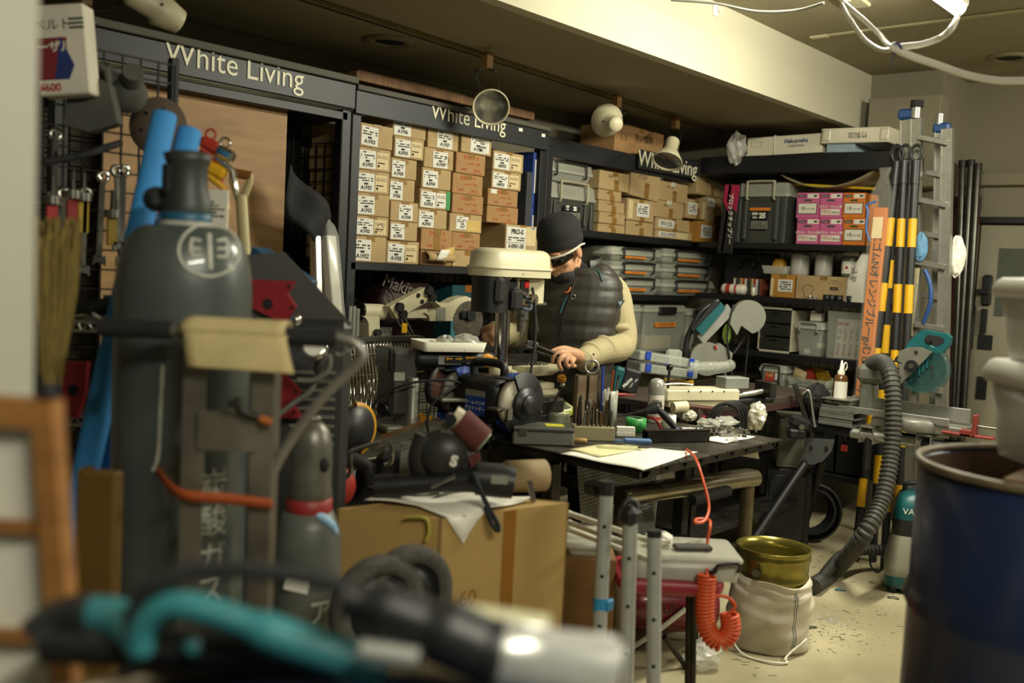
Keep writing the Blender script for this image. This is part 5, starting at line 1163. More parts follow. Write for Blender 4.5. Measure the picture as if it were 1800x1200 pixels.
MB().prism([(-.011, .006), (.011, .006), (0, -.012)], .0021, .0028, T(*ba) @ RZ(-PR+CF+18) @ RX(90)).build('badge_mark', mat('badge_blue', '7d95a0', .6), shirt)
# vest
vestm = mat('vest_nylon', '302d27', .5, 0, .08, 8, bump=.12, bscale=30)
ve = MB()
VR = [(hip.z-.10, .37, .27, 0, 0), (hip.z, .385, .285, 0, -.004), (1.02, .365, .285, .0, -.008), (1.10, .37, .285, 0, -.008), (1.18, .385, .285, 0, -.006), (1.26, .40, .275, 0, 0), (1.33, .40, .25, 0, .008), (1.385, .37, .21, .0, .012), (1.425, .25, .17, neck.x*.6, .008)]
out = []
for i in range(len(VR)-1):            # quilted: each panel bulges between its seams
    a, b = VR[i], VR[i+1]
    for s_, q in ((0, 0), (.3, .012), (.7, .012)): out.append(tuple(a[k]+(b[k]-a[k])*s_+(q if k in (1, 2) else 0) for k in range(5)))
out.append(VR[-1]); trunk(ve, out, 28)
for s_, e_ in ((shL, 1), (shR, -1)): limb(ve, [Vector((e_*.10, .01, 1.375)), s_+Vector((-e_*.03, 0, .0))], [.075, .088], 16)
ve.tube([neck+Vector((-.0, .025, -.09)), neck+Vector((0, .012, -.02)), neck+Vector((-.0, .0, .028))], [.095, .084, .080], 20)
vo = obj('vest', fuse('vest', ve, .0055, 3), vestm, person)
MB().lathe([(.088, -.05), (.100, -.05), (.110, .05), (.108, .085), (.100, .085), (.094, .0), (.088, -.05)], 26, T(neck.x, neck.y+.012, neck.z) @ RX(10) @ RZ(90), a0=-130, a1=130).build('collar', vestm, vo)
blackz = mat('zip_black', '121211', .5); tealz = mat('zip_teal', '1f5a63', .5)
def chest(px, py, off=.003):          # a point on the vest's front
    o_ = PI @ CAMP; dr = ((PI @ dep(px, py, 4))-o_).normalized()
    ok, loc, nr, fi = vo.ray_cast(o_, dr); return loc+nr*off if ok else PI @ dep(px, py, 4.2)
bpy.context.view_layer.update()
MB().tube(catmull([chest(1010, 496), chest(1003, 520), chest(990, 560), chest(984, 600), chest(980, 640), chest(978, 675)], 5), .004, 6).build('zip', blackz, vo)
MB().tube([chest(997, 522), chest(990, 536), chest(986, 550)], .005, 6).build('pocket_zip', tealz, vo)
MB().tube(catmull([chest(1040, 468), chest(1052, 478), chest(1059, 495)], 4), .0025, 6).build('piping', tealz, vo)
MB().tube(catmull([chest(1004, 505, .008), chest(1002, 512, .01), chest(997, 516, .01), chest(994, 515, .008)], 4), .0035, 6).build('orange_clip', mat('clip_orange', 'd06a20', .4), vo)
q = chest(1008, 522, .004); MB().torus(.010, .0015, 16, 5, M=T(*q) @ RZ(-PR+CF) @ RX(90)).cyl(q, q+Vector((0, 0, .0001)), .002, n=6).build('round_badge', steel, vo)
# neck gaiter
ga = MB(); gk = mat('gaiter_black', '161616', .85, 0, .1, 40, bump=.2, bscale=80)
ga.tube([neck+Vector((0, .01, -.05)), neck+Vector((0, .0, -.01)), (neck+headc)/2+Vector((0, -.006, -.028))], [.078, .077, .072], 20); ga.sph(hv(0, -.035, -.104), (.060, .062, .042), 16); ga.tube([hv(0, -.02, -.11), tuple(neck+Vector((0, -.02, -.06)))], [.066, .085], 18)
obj('neck_gaiter', fuse('neck_gaiter', ga, .004, 3), gk, person)
# beanie
bm_ = MB(); prof = [(.094, -.004), (.099, .008), (.100, .026), (.097, .034), (.0985, .042), (.098, .062), (.090, .096), (.070, .124), (.04, .138), (0, .143)]
BMx = HM @ T(0, .014, .020) @ RX(-9) @ SCL(.93, 1.10, .97)
bm_.lathe(prof+[(0, .13), (.085, .06), (.086, .0), (.094, -.004)], 32, BMx); MB.build(bm_, 'beanie', mat('beanie_knit', '131313', .9, 0, .15, 60, bump=.3, bscale=140), person)
# sunglasses: white frame, dark wrapped lenses
gl = thing('sunglasses', 'x', 'x'); bpy.data.objects.remove(gl)
fr = MB(); wf = mat('frame_white', 'c9c6b8', .35)
arcp = [hv(.092*math.sin(R(a)), .012-.112*math.cos(R(a)), .014) for a in range(-78, 79, 12)]
fr.tube(arcp, .0055, 8); fr.tube([arcp[0], hv(-.088, .03, .010), hv(-.084, .06, .0)], .0045, 8); fr.tube([arcp[-1], hv(.088, .03, .010), hv(.084, .06, .0)], .0045, 8)
go = fr.build('sunglasses', wf, person)
for s_ in (-1, 1):
    MB().sheet(lambda u, v: hv(s_*.094*math.sin(R(8+58*u)), .012-.113*math.cos(R(8+58*u)), .011-v*(.034-.012*u*u)-.004*(1-u)), 8, 4, .002).build('lens', mat('lens_dark', '15130f', .12), go)
# trousers and shoes
tr = MB(); trm = mat('trousers_dark', '26251f', .8, 0, .1, 12, bump=.2, bscale=30)
trunk(tr, [(hip.z-.14, .36, .25, 0, 0), (hip.z-.05, .355, .25, 0, 0), (hip.z+.03, .34, .235, 0, 0)])
for sx in (-1, 1): limb(tr, [(sx*.088, 0, hip.z-.08), (sx*.10, -.015, .46), (sx*.105, .01, .10)], [.105, .08, .072], 18)
obj('trousers', fuse('trousers', tr, .007, 3), trm, person)
so = MB()
for sx in (-1, 1): so.sph((sx*.107, .03, .06), (.048, .06, .055), 14); so.sph((sx*.115, -.10, .042), (.052, .10, .040), 16); so.box((sx*.112, -.055, .015), (.095, .27, .028), .01)
obj('shoes', fuse('shoes', so, .006, 2), rubber, person)
# ------------------------------------------------------------------ clutter on the front table
G7 = (940, 600, 3.913)
def t7(zx, zy, z=ZT): return onz(*zp(zx, zy, G7), z)
def scale_at(p): return (p-CAMP).dot(_fw)/FPX
# papers hanging over the edge
a, b, c, d = t7(170, 778), t7(500, 715), t7(1120, 765), t7(745, 890, ZT)
def bil(u, v):
    p = a*(1-u)*(1-v)+b*(1-u)*v+d*u*(1-v)+c*u*v
    z = ZT+.003+.0015*math.sin(9*u+4*v)
    over = max(0, 1.69-p.y)
    return (p.x, p.y, z-over*.9*over*3)
o0 = a.copy(); one('paper_sheet', MB().sheet(lambda u, v: tuple(Vector(bil(u, v))-Vector((a.x, a.y, ZT))), 12, 10, .0008), paper, 'large white paper sheet hanging over the corner of the steel table', 'paper', (a.x, a.y, ZT))
a, b, c, d = t7(230, 755), t7(430, 722), t7(800, 740), t7(440, 805)
one('paper_sheet', MB().sheet(lambda u, v: tuple(a*(1-u)*(1-v)+b*(1-u)*v+d*u*(1-v)+c*u*v-a+Vector((0, 0, .0068+.002*math.sin(6*u)))), 6, 6, .0008), mat('ivory_paper', 'd8cf9f', .7), 'smaller ivory sheet lying on the white paper', 'paper', (a.x, a.y, ZT))
p = t7(560, 745); one('paper_sheet', MB().sheet(lambda u, v: (-.07+.16*u, -.03+.05*v, .012+.004*math.sin(7*u+3*v)), 8, 4, .0006), clearplastic('pale_film', 'c9cfa0', .35, .2), 'clear film with pale green print lying on the papers', 'film', (p.x, p.y, ZT), -40)
p = t7(880, 760); one('scriber', MB().cyl((-.08, 0, .016), (.07, 0, .013), .0022, n=8).cyl((-.09, 0, .016), (-.05, 0, .0155), .004, n=8), blackp, 'thin black scriber lying on the papers', 'tool', (p.x, p.y, ZT), -38)
# grey steel cash-box like tool tin
p = onz(955, 783, ZT); s_ = scale_at(p); W = 108*s_
t = thing('tool_tin', 'grey metal tin with a yellow sticker on the steel table', 'tin', M=T(p.x, p.y, ZT+.001) @ RZ(CF+4)); gm = mat('grey_enamel', '75766f', .4, .2, .08, 12); gd = mat('dark_enamel', '4b4c47', .4, .2, .1, 12)
MB().bb(-W/2, W/2, 0, .13, 0, .045, .004).build('tin_body', gm, t); MB().bb(-W/2-.002, W/2+.002, -.002, .132, .046, .062, .005).build('tin_lid', gd, t); MB().bb(-W*.42, -W*.28, -.006, -.001, .03, .06, .002).build('latch', gd, t); MB().bb(W*.05, W*.35, .03, .09, .062, .063).build('yellow_sticker', mat('sticker_yellow', 'b5ae2a', .6), t)
MB().cyl((W*.4, -.003, .055), (W*.4, -.006, .055), .003, n=8).build('rivet', ink, t)
# drill bit block
p = onz(1044, 775, ZT); W = 76*s_
t = thing('drill_block', 'cream wooden block on the steel table full of standing drill bits', 'block', M=T(p.x, p.y, ZT+.001) @ RZ(CF+6))
MB().bb(-W/2, W/2, 0, .075, 0, .05, .002).build('block', mat('block_cream', '9c9470', .7, 0, .1, 10), t)
rd = random.Random(5); bits = MB()
tw = []
for k in range(24):
    x = -W/2+.016+(k % 8)*(W-.03)/7+rd.uniform(-.003, .003); y = .014+(k//8)*.022; h = rd.uniform(.06, .115)+.02*(k % 3 == 0); r_ = rd.uniform(.003, .0058); lx, ly = rd.uniform(-.006, .006), rd.uniform(-.004, .004)
    mb = MB(); n = 10
    mb.tube([(x+lx*i/n, y+ly*i/n, .045+h*i/n) for i in range(n+1)], [r_*(1 if i % 2 else .8) for i in range(n)]+[r_*.3], 7)
    mb.build('drill_bit', [dsteel, steel, mat('bronze_bit', '6b5433', .35, .8)][k % 3], t)
# rusty channel offcuts standing behind, ring of tape on top
rust = mat('rusty_channel', 'a0927a', .7, .1, .25, 9, dirt='6e553a')
for i, (px, pw, lab) in enumerate(((1019, 17, 'rusty steel channel offcut standing behind the drill bits, left one'), (1039, 17, 'rusty steel channel offcut standing behind the drill bits, right one'))):
    q = onz(px, 752, ZT); W = pw*scale_at(q); h = 92*scale_at(q)
    one('channel_offcut', MB().bb(-W/2, W/2, 0, .004, 0, h).bb(-W/2, -W/2+.004, 0, .05, 0, h).bb(W/2-.004, W/2, 0, .05, 0, h).bb(-W/2, W/2, .046, .05, 0, h), rust, lab, 'offcut', M=T(q.x, q.y, ZT+.001) @ RZ(CF+10), group='rusty channel offcuts')
q = onz(1037, 752, ZT); zt_ = ZT+.001+92*scale_at(q)
one('tape_ring', MB().lathe([(.022, -.01), (.030, -.01), (.030, .01), (.022, .01), (.022, -.01)], 24, T(-.005, .02, .032) @ RX(80)), mat('tape_grey', '8f8d84', .3, .4), 'grey ring of foil tape propped on the channel offcuts', 'tape', M=T(q.x, q.y, zt_) @ RZ(CF))
# pen pot with pens
q = onz(1066, 757, ZT)
t = thing('pen_pot', 'clear pot of pens and cutters behind the drill bits', 'pot', M=T(q.x, q.y, ZT+.001) @ RZ(CF))
MB().lathe([(0, 0), (.032, 0), (.034, .15), (.031, .15), (.029, .006), (0, .006)], 18, T(.01, .06, 0)).build('pot', clr2, t)
for k, (mm, x, lean, h) in enumerate(((mat('pen_blue', '2340a8', .4), -.018, -2, .245), (blackp, -.008, -6, .17), (mat('pen_white', 'c8c8c0', .4), .0, 3, .16), (teal, .016, 8, .23), (mat('pen_orange', 'c05a20', .4), .012, 5, .225), (steel, .022, 12, .19), (blackp, .026, 10, .21))):
    MB().cyl((x, .05+.006*k, .02), (x+h*math.tan(R(lean))*.5, .05+.006*k, h), .0055, .004, 8).build('pen', mm, t)
# chartreuse sorting tray
q = onz(962, 735, ZT)
t = thing('sorting_tray', 'yellow-green sorting tray of small metal parts tilted behind the tin', 'tray', M=T(q.x, q.y, ZT+.03) @ RZ(CF+35) @ RX(16) @ RY(-8))
tub(MB(), .17, .20, .03, .003, .006).build('tray_rim', mat('chartreuse', 'a3ab2f', .5), t, T(0, -.08, 0)); tub(MB(), .155, .175, .025, .003, .004).build('insert', white, t, T(0, -.07, .006))
o = scrap(130, .065, .075, .03, 12, .018).build('small_parts', shiny, t, T(0, .015, .022)); o['kind'] = 'stuff'
for k in range(5): MB().sph((-.05+.025*k, -.02+.02*(k % 2), .035), (.02, .012, .009), 10).build('spoon_bit', chrome, t)
q = onz(970, 745, ZT); t = thing('ratchet_handle', 'long chrome ratchet with orange knob leaning over the tray', 'ratchet', M=T(q.x, q.y, ZT+.004) @ RZ(CF))
MB().tube([(-.035, 0, 0), (.035, .02, .145)], [.007, .005], 8).build('shaft', dsteel, t); MB().sph((.037, .02, .15), .010, 12).build('head', chrome, t); MB().cyl((.03, .02, .17), (.03, .012, .185), .018, n=14).build('knob', mat('knob_amber', 'a8741c', .4), t); MB().cyl((.036, .02, .15), (.031, .018, .175), .006, n=8).build('neck', chrome, t)
q = onz(985, 712, ZT+.1); one('zip_bag', MB().sheet(lambda u, v: (-.04+.08*u, -.01*math.sin(5*u), -.06+.07*v), 6, 5, .001), clearplastic('bag_olive', '8a8c74', .5, .2), 'small clear zip bag standing behind the sorting tray', 'bag', M=T(q.x, q.y, ZT+.062) @ RZ(CF))
# spray can
q = onz(1151, 742, ZT); t = thing('spray_can', 'tall spray can with grey domed cap on the steel table', 'can', (q.x, q.y, ZT+.001)); r_ = 14.5*scale_at(q); h = (742-666)*scale_at(q)*1.02
MB().lathe([(0, 0), (r_*.95, 0), (r_, .004), (r_, h*.62), (r_*.96, h*.64), (0, h*.64)], 22).build('can_body', mat('can_pink_white', 'c9bfb2', .35, .1, .15, 70), t); MB().lathe([(r_*1.005, h*.08), (r_*1.005, h*.14)], 22).build('red_band', redink, t)
MB().lathe([(r_*1.0, h*.64), (r_*1.0, h*.80), (r_*.92, h*.9), (r_*.7, h*.97), (r_*.3, h), (0, h)], 22).build('cap', mat('cap_grey', 'a09f94', .3, .3), t)
obj('fine_print', print_lines(r_*1.2, h*.3, 9, 44), pen, t, RZ(CF) @ T(0, -r_*1.002-.0005, h*.38))
for (px, py, w_, h_, mm, lab) in ((1117, 757, 36, 26, mat('tape_green', '2f8f3f', .4), 'bright green tape roll lying on the steel table'), (1175, 751, 25, 26, paper, 'white tape roll standing behind the air gun')):
    q = onz(px, py, ZT); s_ = scale_at(q); r_ = w_*s_/2
    t = thing('tape_roll', lab, 'tape', (q.x, q.y, ZT+.001)); MB().lathe([(r_*.7, 0), (r_, 0), (r_, h_*s_*.85), (r_*.7, h_*s_*.85), (r_*.7, 0)], 24).build('roll', mm, t); MB().lathe([(r_*.68, 0), (r_*.7, 0), (r_*.7, h_*s_*.86), (r_*.68, h_*s_*.86)], 24).build('core', white, t)
# air gun and its hose
q = t7(850, 640); s_ = scale_at(q); t = thing('air_gun', 'black air blow gun lying on the steel table', 'air gun', M=T(q.x, q.y, ZT+.02) @ RZ(CF)); f = lambda zx, zy, y=0: Vector(((zx-850)/3.913*s_, y, (640-zy)/3.913*s_+.02))
MB().tube([f(560, 600), f(660, 575), f(760, 550)], [.003, .004, .005], 8).build('nozzle', dsteel, t)
MB().loft([[tuple(f(zx, zy)+Vector((0, y, z))) for y, z in rrect(.024, h_, .008, 3)] for zx, zy, h_ in ((750, 555, .022), (790, 540, .034), (830, 535, .04))]).build('gun_body', blackp, t)
MB().tube([f(830, 530), f(880, 575), f(930, 625), f(965, 665)], [.013, .014, .013, .011], 10).build('grip', blackp, t); MB().tube(catmull([f(760, 530), f(800, 495), f(850, 492), f(858, 520)], 5), .003, 8).build('trigger', blackp, t)
MB().tube([f(960, 660), f(1005, 705), f(1045, 745)], [.010, .009, .007], 10).build('coupler', chrome, t); MB().cyl(f(968, 668), f(975, 675), .0115, n=12).build('blue_ring', mat('ring_blue', '2a4fa0', .4), t)
MB().tube(catmull([f(800, 590, -.01), f(835, 620, -.01), f(860, 660, -.01), f(885, 720, -.01)], 4), .0055, 8).build('red_tube', mat('tube_red', '8f1f24', .35), t)
orh = mat('orange_hose', 'd2542a', .35, 0, .05, 20)
# blue eraser, wooden peg, label box
q = t7(705, 718); one('blue_knife', MB().bb(-.05, .05, -.012, .012, 0, .018, .005).bb(-.085, -.05, -.006, .006, .004, .01, .001), mat('blue_handle', '3f6a9c', .45), 'blue plastic handled knife lying by the papers', 'knife', (q.x, q.y, ZT+.009), CF+2)
q = t7(310, 700); one('wooden_peg', MB().lathe([(0, -.025), (.008, -.024), (.009, .018), (.006, .025), (0, .026)], 12, RY(90)), mat('peg_wood', 'b08b50', .6), 'short wooden peg lying beside the drill block', 'peg', (q.x, q.y, ZT+.010), CF)
q = t7(625, 655); one('white_label_box', MB().bb(-.035, .035, 0, .02, 0, .036, .002).bb(-.036, .036, -.001, .0, .012, .013), paper, 'small white carton beside the drill block', 'box', (q.x, q.y, ZT+.001), CF+5)
# square steel tube and scattered parts at the table's right side
q = t7(970, 690); r3_ = RZ(CF+20)
one('square_tube', MB().bb(-.13, .13, -.022, -.018, 0, .044).bb(-.13, .13, .018, .022, 0, .044).bb(-.13, .13, -.022, .022, 0, .004).bb(-.13, .13, -.022, .022, .040, .044), dsteel, 'dark square steel tube lying on the table', 'tube', M=T(q.x, q.y, ZT+.001) @ RZ(-28))
for i, (zx, zy, L_, rz, mm, lab) in enumerate(((1340, 660, .10, -20, steel, 'flat steel bar on the table beside the square tube'), (1290, 640, .07, 10, alu, 'short aluminium bar among the scattered screws'), (1180, 640, .08, -60, dsteel, 'dark bolt lying among the scattered screws'), (1355, 690, .05, -25, white, 'white plastic stick near the table corner'), (1440, 655, .06, 30, dsteel, 'dark bracket near the table corner'), (1080, 615, .09, -35, steel, 'steel strip behind the square tube'))):
    q = t7(zx, zy); one('metal_offcut', MB().bb(-L_/2, L_/2, -.008, .008, 0, .012, .002).cyl((L_*.35, 0, .012), (L_*.35, 0, .018), .006, n=8), mm, lab, 'offcut', (q.x, q.y, ZT+.001), rz, 'small metal pieces on the table')
for i, (zx, zy, rx, ry, rz_, lab) in enumerate(((1300, 590, .07, .05, .022, 'clear bag of fasteners spread on the table'), (1060, 545, .045, .03, .022, 'white paper-backed bag behind the square tube'), (1190, 600, .06, .045, .02, 'flattened clear bag of screws mid table'))):
    q = t7(zx, zy); one('parts_bag', crumple(rx, ry, rz_, 40+i, amp=.2), mat('bag_milky', 'b9b6a6', .3, 0, .25, 40) if i == 1 else MATS['bag_film'], lab, 'bag', (q.x, q.y, ZT+rz_), 20*i, 'bags of fasteners on the table')
q = t7(1520, 600); one('parts_bag', crumple(.045, .035, .055, 44, amp=.22), mat('foil_bag', 'c4c0ae', .25, .25, .2, 60), 'upright silvery paper bag at the table corner', 'bag', (q.x, q.y, ZT+.05))
q = t7(1230, 620); o = one('loose_screws', scrap(260, .16, .10, .012, 15, .013), shiny, 'scatter of loose screws and nuts on the table', 'screws', (q.x, q.y, ZT+.002), -30); o['kind'] = 'stuff'
a = t7(1280, 700); one('paper_sheet', MB().sheet(lambda u, v: (.30*u, .10*v-.02, .003+.002*math.sin(7*u)-(.0 if u < .84 else (u-.84)*.6)), 12, 4, .0008), paper, 'narrow paper sheet drooping off the right end of the table', 'paper', (a.x, a.y, ZT), 2)
for (zx, zy, mm, lab) in ((1155, 540, mat('tag_red', 'a02038', .4), 'little red plastic tag lying behind the fasteners'),):
    q = t7(zx, zy); one('plastic_tag', MB().bb(-.012, .012, -.008, .008, 0, .02, .005).torus(.006, .002, 10, 5, M=T(0, 0, .024) @ RX(90)), mm, lab, 'tag', (q.x, q.y, ZT+.001))
# ------------------------------------------------------------------ rear bench beside the worker
ZC = .85
t = thing('rear_bench', 'dark bench behind the slatted table carrying the band saw', 'bench', (3.72, 2.12, 0)); WB, DB = 1.25, .62
MB().bb(0, WB, 0, DB, ZC-.03, ZC, .003).build('bench_top', mat('bench_brown', '3f352c', .6, 0, .2, 8), t); MB().bb(0, WB, -.004, .02, ZC-.06, ZC-.03, .002).build('red_edge', mat('edge_red', '3a1e1a', .6), t)
for x in (.04, WB-.04):
    for y in (.04, DB-.04): MB().bb(x-.022, x+.022, y-.022, y+.022, 0, ZC-.03, .002).build('leg', dsteel, t)
MB().bb(.1, WB-.1, .04, DB-.04, .25, .28, .002).build('lower_shelf', dsteel, t)
def tc(x, y): return onz(x, y, ZC)
# cream cutter with ball lever
q = tc(1236, 716); s_ = scale_at(q); f = lambda px, py, y=0: Vector(((px-1236)*s_, y, (716-py)*s_))
t = thing('bar_cutter', 'long cream steel cutter bed with black ball lever', 'cutter', M=T(q.x, q.y, ZC+.0) @ RZ(CF+22))
MB().bb(f(1160, 0).x, f(1312, 0).x, 0, .12, f(0, 706).z, f(0, 684).z, .008).bb(f(1168, 0).x, f(1290, 0).x, .01, .11, .0, f(0, 706).z, .003).build('bed', cream, t)
for px in (1204, 1229, 1253, 1277): MB().cyl(f(px, 687, -.001), f(px, 687, -.003), .0035, n=8).build('hole', ink, t)
MB().cyl(f(1172, 684, .04), f(1173, 650, .04), .006, n=10).build('lever', blackp, t); MB().sph(f(1173, 648, .04), .015, 16).build('ball_knob', mat('bakelite', '0e0e0e', .15), t)
MB().cyl(f(1167, 714, -.03), f(1194, 712, -.03), .024, n=18).build('roller', cream, t); MB().cyl(f(1194, 712, -.03), f(1260, 718, -.03), .012, n=12).build('roller_rod', mat('rod_red', '4a2a22', .4, .5), t)
MB().bb(f(1285, 0).x, f(1335, 0).x, .02, .10, f(0, 684).z, f(0, 664).z, .003).build('grey_head', mat('head_grey', '8f918a', .4, .3), t); MB().cyl(f(1310, 700, .06), f(1380, 690, .06), .012, n=12).build('guide_bar', alu, t); MB().bb(f(1376, 0).x, f(1390, 0).x, .0, .12, f(0, 700).z, f(0, 672).z, .003).build('end_stop', dsteel, t)
MB().cyl(f(1270, 714, .08), f(1405, 705, .08), .020, n=14).build('black_bar', black, t)
MB().tube(catmull([f(1150, 676, .0), f(1185, 674, .0), f(1212, 676, .0)], 4), .004, 8).build('white_cable_tie', paper, t)
# cable coil hanging at the bench front
q = dep(1275, 735, 4.1); mb = MB()
for k in range(4): mb.torus(.062+.004*k, .006, 28, 6, M=T(.012*k, .006*k, -.002*k) @ RZ(8*k) @ RX(90))
one('cable_coil', mb, rubber, 'coil of thick black cable under the bench edge', 'cable', M=T(*q) @ RZ(CF))
# cordless driver with battery
q = tc(1095, 690); s_ = scale_at(q); f = lambda px, py, y=0: Vector(((px-1095)*s_, y, (690-py)*s_))
t = thing('battery_pack', 'teal and black tool with battery pack behind the pen pot', 'tool', M=T(q.x, q.y, ZC+.001) @ RZ(CF) @ RY(14))
MB().bb(f(1070, 0).x, f(1092, 0).x, 0, .08, .0, .11, .012).build('tool_foot', teal, t); MB().bb(f(1086, 0).x, f(1118, 0).x, -.004, .085, .002, .118, .010).build('battery', blackp, t)
txt(t, 'Makita', .022, FR(f(1097, 0).x, -.0045, .05, 62), paper, extrude=.0003, bold=.0006, shear=.2); txt(t, 'LXT 18V', .015, FR(f(1108, 0).x, -.0045, .058, 62), paper, extrude=.0003)
q = tc(1090, 695); one('red_driver', MB().cyl((-.03, 0, 0), (.02, 0, 0), .008, .006, 10).cyl((.02, 0, 0), (.06, 0, 0), .003, n=8), mat('handle_red', 'a0241f', .4), 'small red-handled screwdriver on the rear bench', 'screwdriver', (q.x-.03, q.y-.03, ZC+.010), CF+10)
# clear organiser cases
org = clearplastic('organiser', 'c9ccc0', .42, .2); lat = mat('latch_blue', '2846a8', .4)
for i, (cx, cy, W, tilt, rz, zz, lab) in enumerate(((1180, 672, 110, 5, 12, .0, 'clear organiser case with blue latches, bottom of the pile on the bench'), (1170, 648, 116, 7, 14, .055, 'clear organiser case with blue latches, tilted on top of the pile'))):
    q = tc(1180, 686); s_ = scale_at(q); w_ = W*s_
    t = thing('organiser_case', lab, 'case', M=T(q.x, q.y, ZC+.065+zz) @ RZ(CF+rz) @ RY(tilt), group='organiser cases on the bench')
    MB().bb(-w_/2, w_/2, .05, .26, 0, .045, .006).build('case', org, t)
    for k in range(1, 6): MB().bb(-w_/2+w_*k/6-.001, -w_/2+w_*k/6+.001, .055, .255, .003, .04).build('divider', org, t)
    for sx in (-.36, .36): MB().bb(sx*w_-.015, sx*w_+.015, .042, .05, .008, .05, .003).build('latch', lat, t)
q = tc(1195, 690); s_ = scale_at(q)
t = thing('organiser_case', 'small clear organiser case standing upright behind the pile', 'case', M=T(q.x+.16, q.y+.14, ZC+.001) @ RZ(CF), group='organiser cases on the bench'); MB().bb(-.04, .04, 0, .04, 0, .19, .012).build('case', org, t); MB().bb(-.045, -.025, -.006, 0, .10, .15, .003).build('latch', lat, t)
q = tc(1200, 700); one('yellow_bag', MB().sheet(lambda u, v: (-.07+.14*u, .05*v, .01+.012*math.sin(4*u+3*v)), 6, 4, .001), clearplastic('amber_film', 'b58a30', .5, .3), 'amber film bag lying in front of the organiser cases', 'bag', (q.x, q.y+.02, ZC+.065), CF)
q = tc(1262, 690); t = thing('bottle_row', 'row of clear plastic bottles lying behind the cutter', 'bottle', M=T(q.x, q.y+.02, ZC+.12) @ RZ(CF+10)); MB().cyl((-.14, 0, 0), (.06, 0, .01), .025, n=14).build('bottle', clearplastic('pet', 'bfc2b4', .35, .1), t); MB().sph((.07, 0, .015), .03, 12).build('crushed_end', MATS['pet'], t)
for k in range(5): MB().torus(.0255, .002, 16, 5, M=T(-.12+.035*k, 0, .003*k) @ RY(90)).build('rib', MATS['pet'], t)
# portable band saw
q = tc(1285, 690); s_ = scale_at(q)*1.06; f = lambda px, py, y=0: Vector(((px-1285)*s_, y, (690-py)*s_)); f2 = lambda *pp: [(f(x, y).x, f(x, y).z) for x, y in pp]
t = thing('band_saw', 'grey and teal portable band saw standing upright on the rear bench', 'band saw', M=T(q.x+.15, q.y+.13, ZC+.0) @ RZ(CF)); bg = mat('band_saw_grey', '8b8a80', .35, .3, .06, 10)
c1, c2 = f(1318, 565), f(1252, 640)
MB().prism([(c1.x+.085*math.cos(R(a)), c1.z+.085*math.sin(R(a))) for a in range(-75, 150, 9)]+f2((1284, 574), (1300, 597), (1306, 580)), .0, .055, XZ).build('upper_wheel_cover', bg, t)
MB().prism([(c2.x+.085*math.cos(R(a)), c2.z+.085*math.sin(R(a))) for a in range(60, 300, 9)]+f2((1290, 660), (1295, 628), (1272, 612)), .0, .055, XZ).build('lower_wheel_cover', bg, t)
MB().prism(f2((1281, 545), (1292, 560), (1245, 615), (1233, 603)), .01, .05, XZ).build('spine', alu, t)
MB().prism(f2((1276, 552), (1268, 542), (1228, 590), (1240, 600)), .0, .075, XZ).build('motor_body', teal, t); MB().prism(f2((1268, 545), (1258, 540), (1222, 590), (1228, 600)), .01, .06, XZ).build('motor_grip', blackp, t)
MB().tube(catmull([f(1268, 540, .0), f(1240, 560, -.02), f(1220, 600, -.02), f(1218, 632, -.02), f(1236, 640, -.0)], 6), .014, 10).build('rear_handle', blackp, t)
MB().cyl(f(1302, 630, .02), f(1322, 596, .02), .008, n=10).build('guide_post', dsteel, t); MB().cyl(f(1268, 620, -.03), f(1296, 692, -.01), .010, n=10).build('steel_strut', alu, t); MB().cyl(f(1263, 616, -.06), f(1266, 622, -.06), .006, n=8).build('red_tip', redink, t)
MB().tube([f(1324, 595, 0), f(1323, 690, .02)], .006, 8).build('support_rod', black, t); MB().tube(catmull([f(1290, 545, -.05), f(1283, 600, -.06), f(1290, 640, -.06), f(1300, 680, -.03)], 6), .005, 8).build('cord', rubber, t)
one('green_packet', crumple(.022, .015, .05, 51, amp=.12), clearplastic('green_film', '7f9a3a', .6, .2), 'green bag hanging inside the band saw', 'bag', M=t.matrix_world @ T(*f(1285, 596, -.02)))
# ------------------------------------------------------------------ clear bins on the low corner shelf
G5 = (598, 369, 2.135)
zb_ = .9305
for i, (x0, x1, y0, lab, ol) in enumerate(((1085, 1138, 355, 'clear bin on the low corner shelf, leftmost and mostly hidden by the worker', 0), (1142, 1302, 357, 'clear bin with black latch and orange label behind the worker', 1), (1306, 1352, 370, 'clear bin with lid behind the band saw', 0))):
    A = onY(*zp(x0, 450, G5), YF+.03); B = onY(*zp(x1, 450, G5), YF+.03); h = onY(*zp((x0+x1)/2, y0, G5), YF+.03).z-zb_
    t = lidded(lab, T((A.x+B.x)/2, YF+.04, zb_), B.x-A.x-.02, .34, h, clr, clr2, None, 'clear bins on the low corner shelf', .03)
    w_ = B.x-A.x
    if ol: MB().box((0, -.002, h*.58), (w_*.5, .001, .028)).build('orange_label', orl, t); txt(t, 'コネクタハンディ用', .018, FR(0, -.004, h*.58), ink, extrude=.0002)
    if i: MB().bb(-w_*.2, w_*.2, -.02, -.004, h*.80, h-.01, .006).build('latch', blackp, t)
    MB().box((0, .14, h*.18), (w_*.6, .2, h*.3), .01).build('contents', [dsteel, labb, dsteel][i], t)
one('olive_bag', crumple(.10, .07, .06, 61, amp=.10), mat('olive_cloth', '4a4430', .8), 'olive canvas tool roll in front of the clear bins', 'bag', (4.36, YF+.06, zb_+.055))
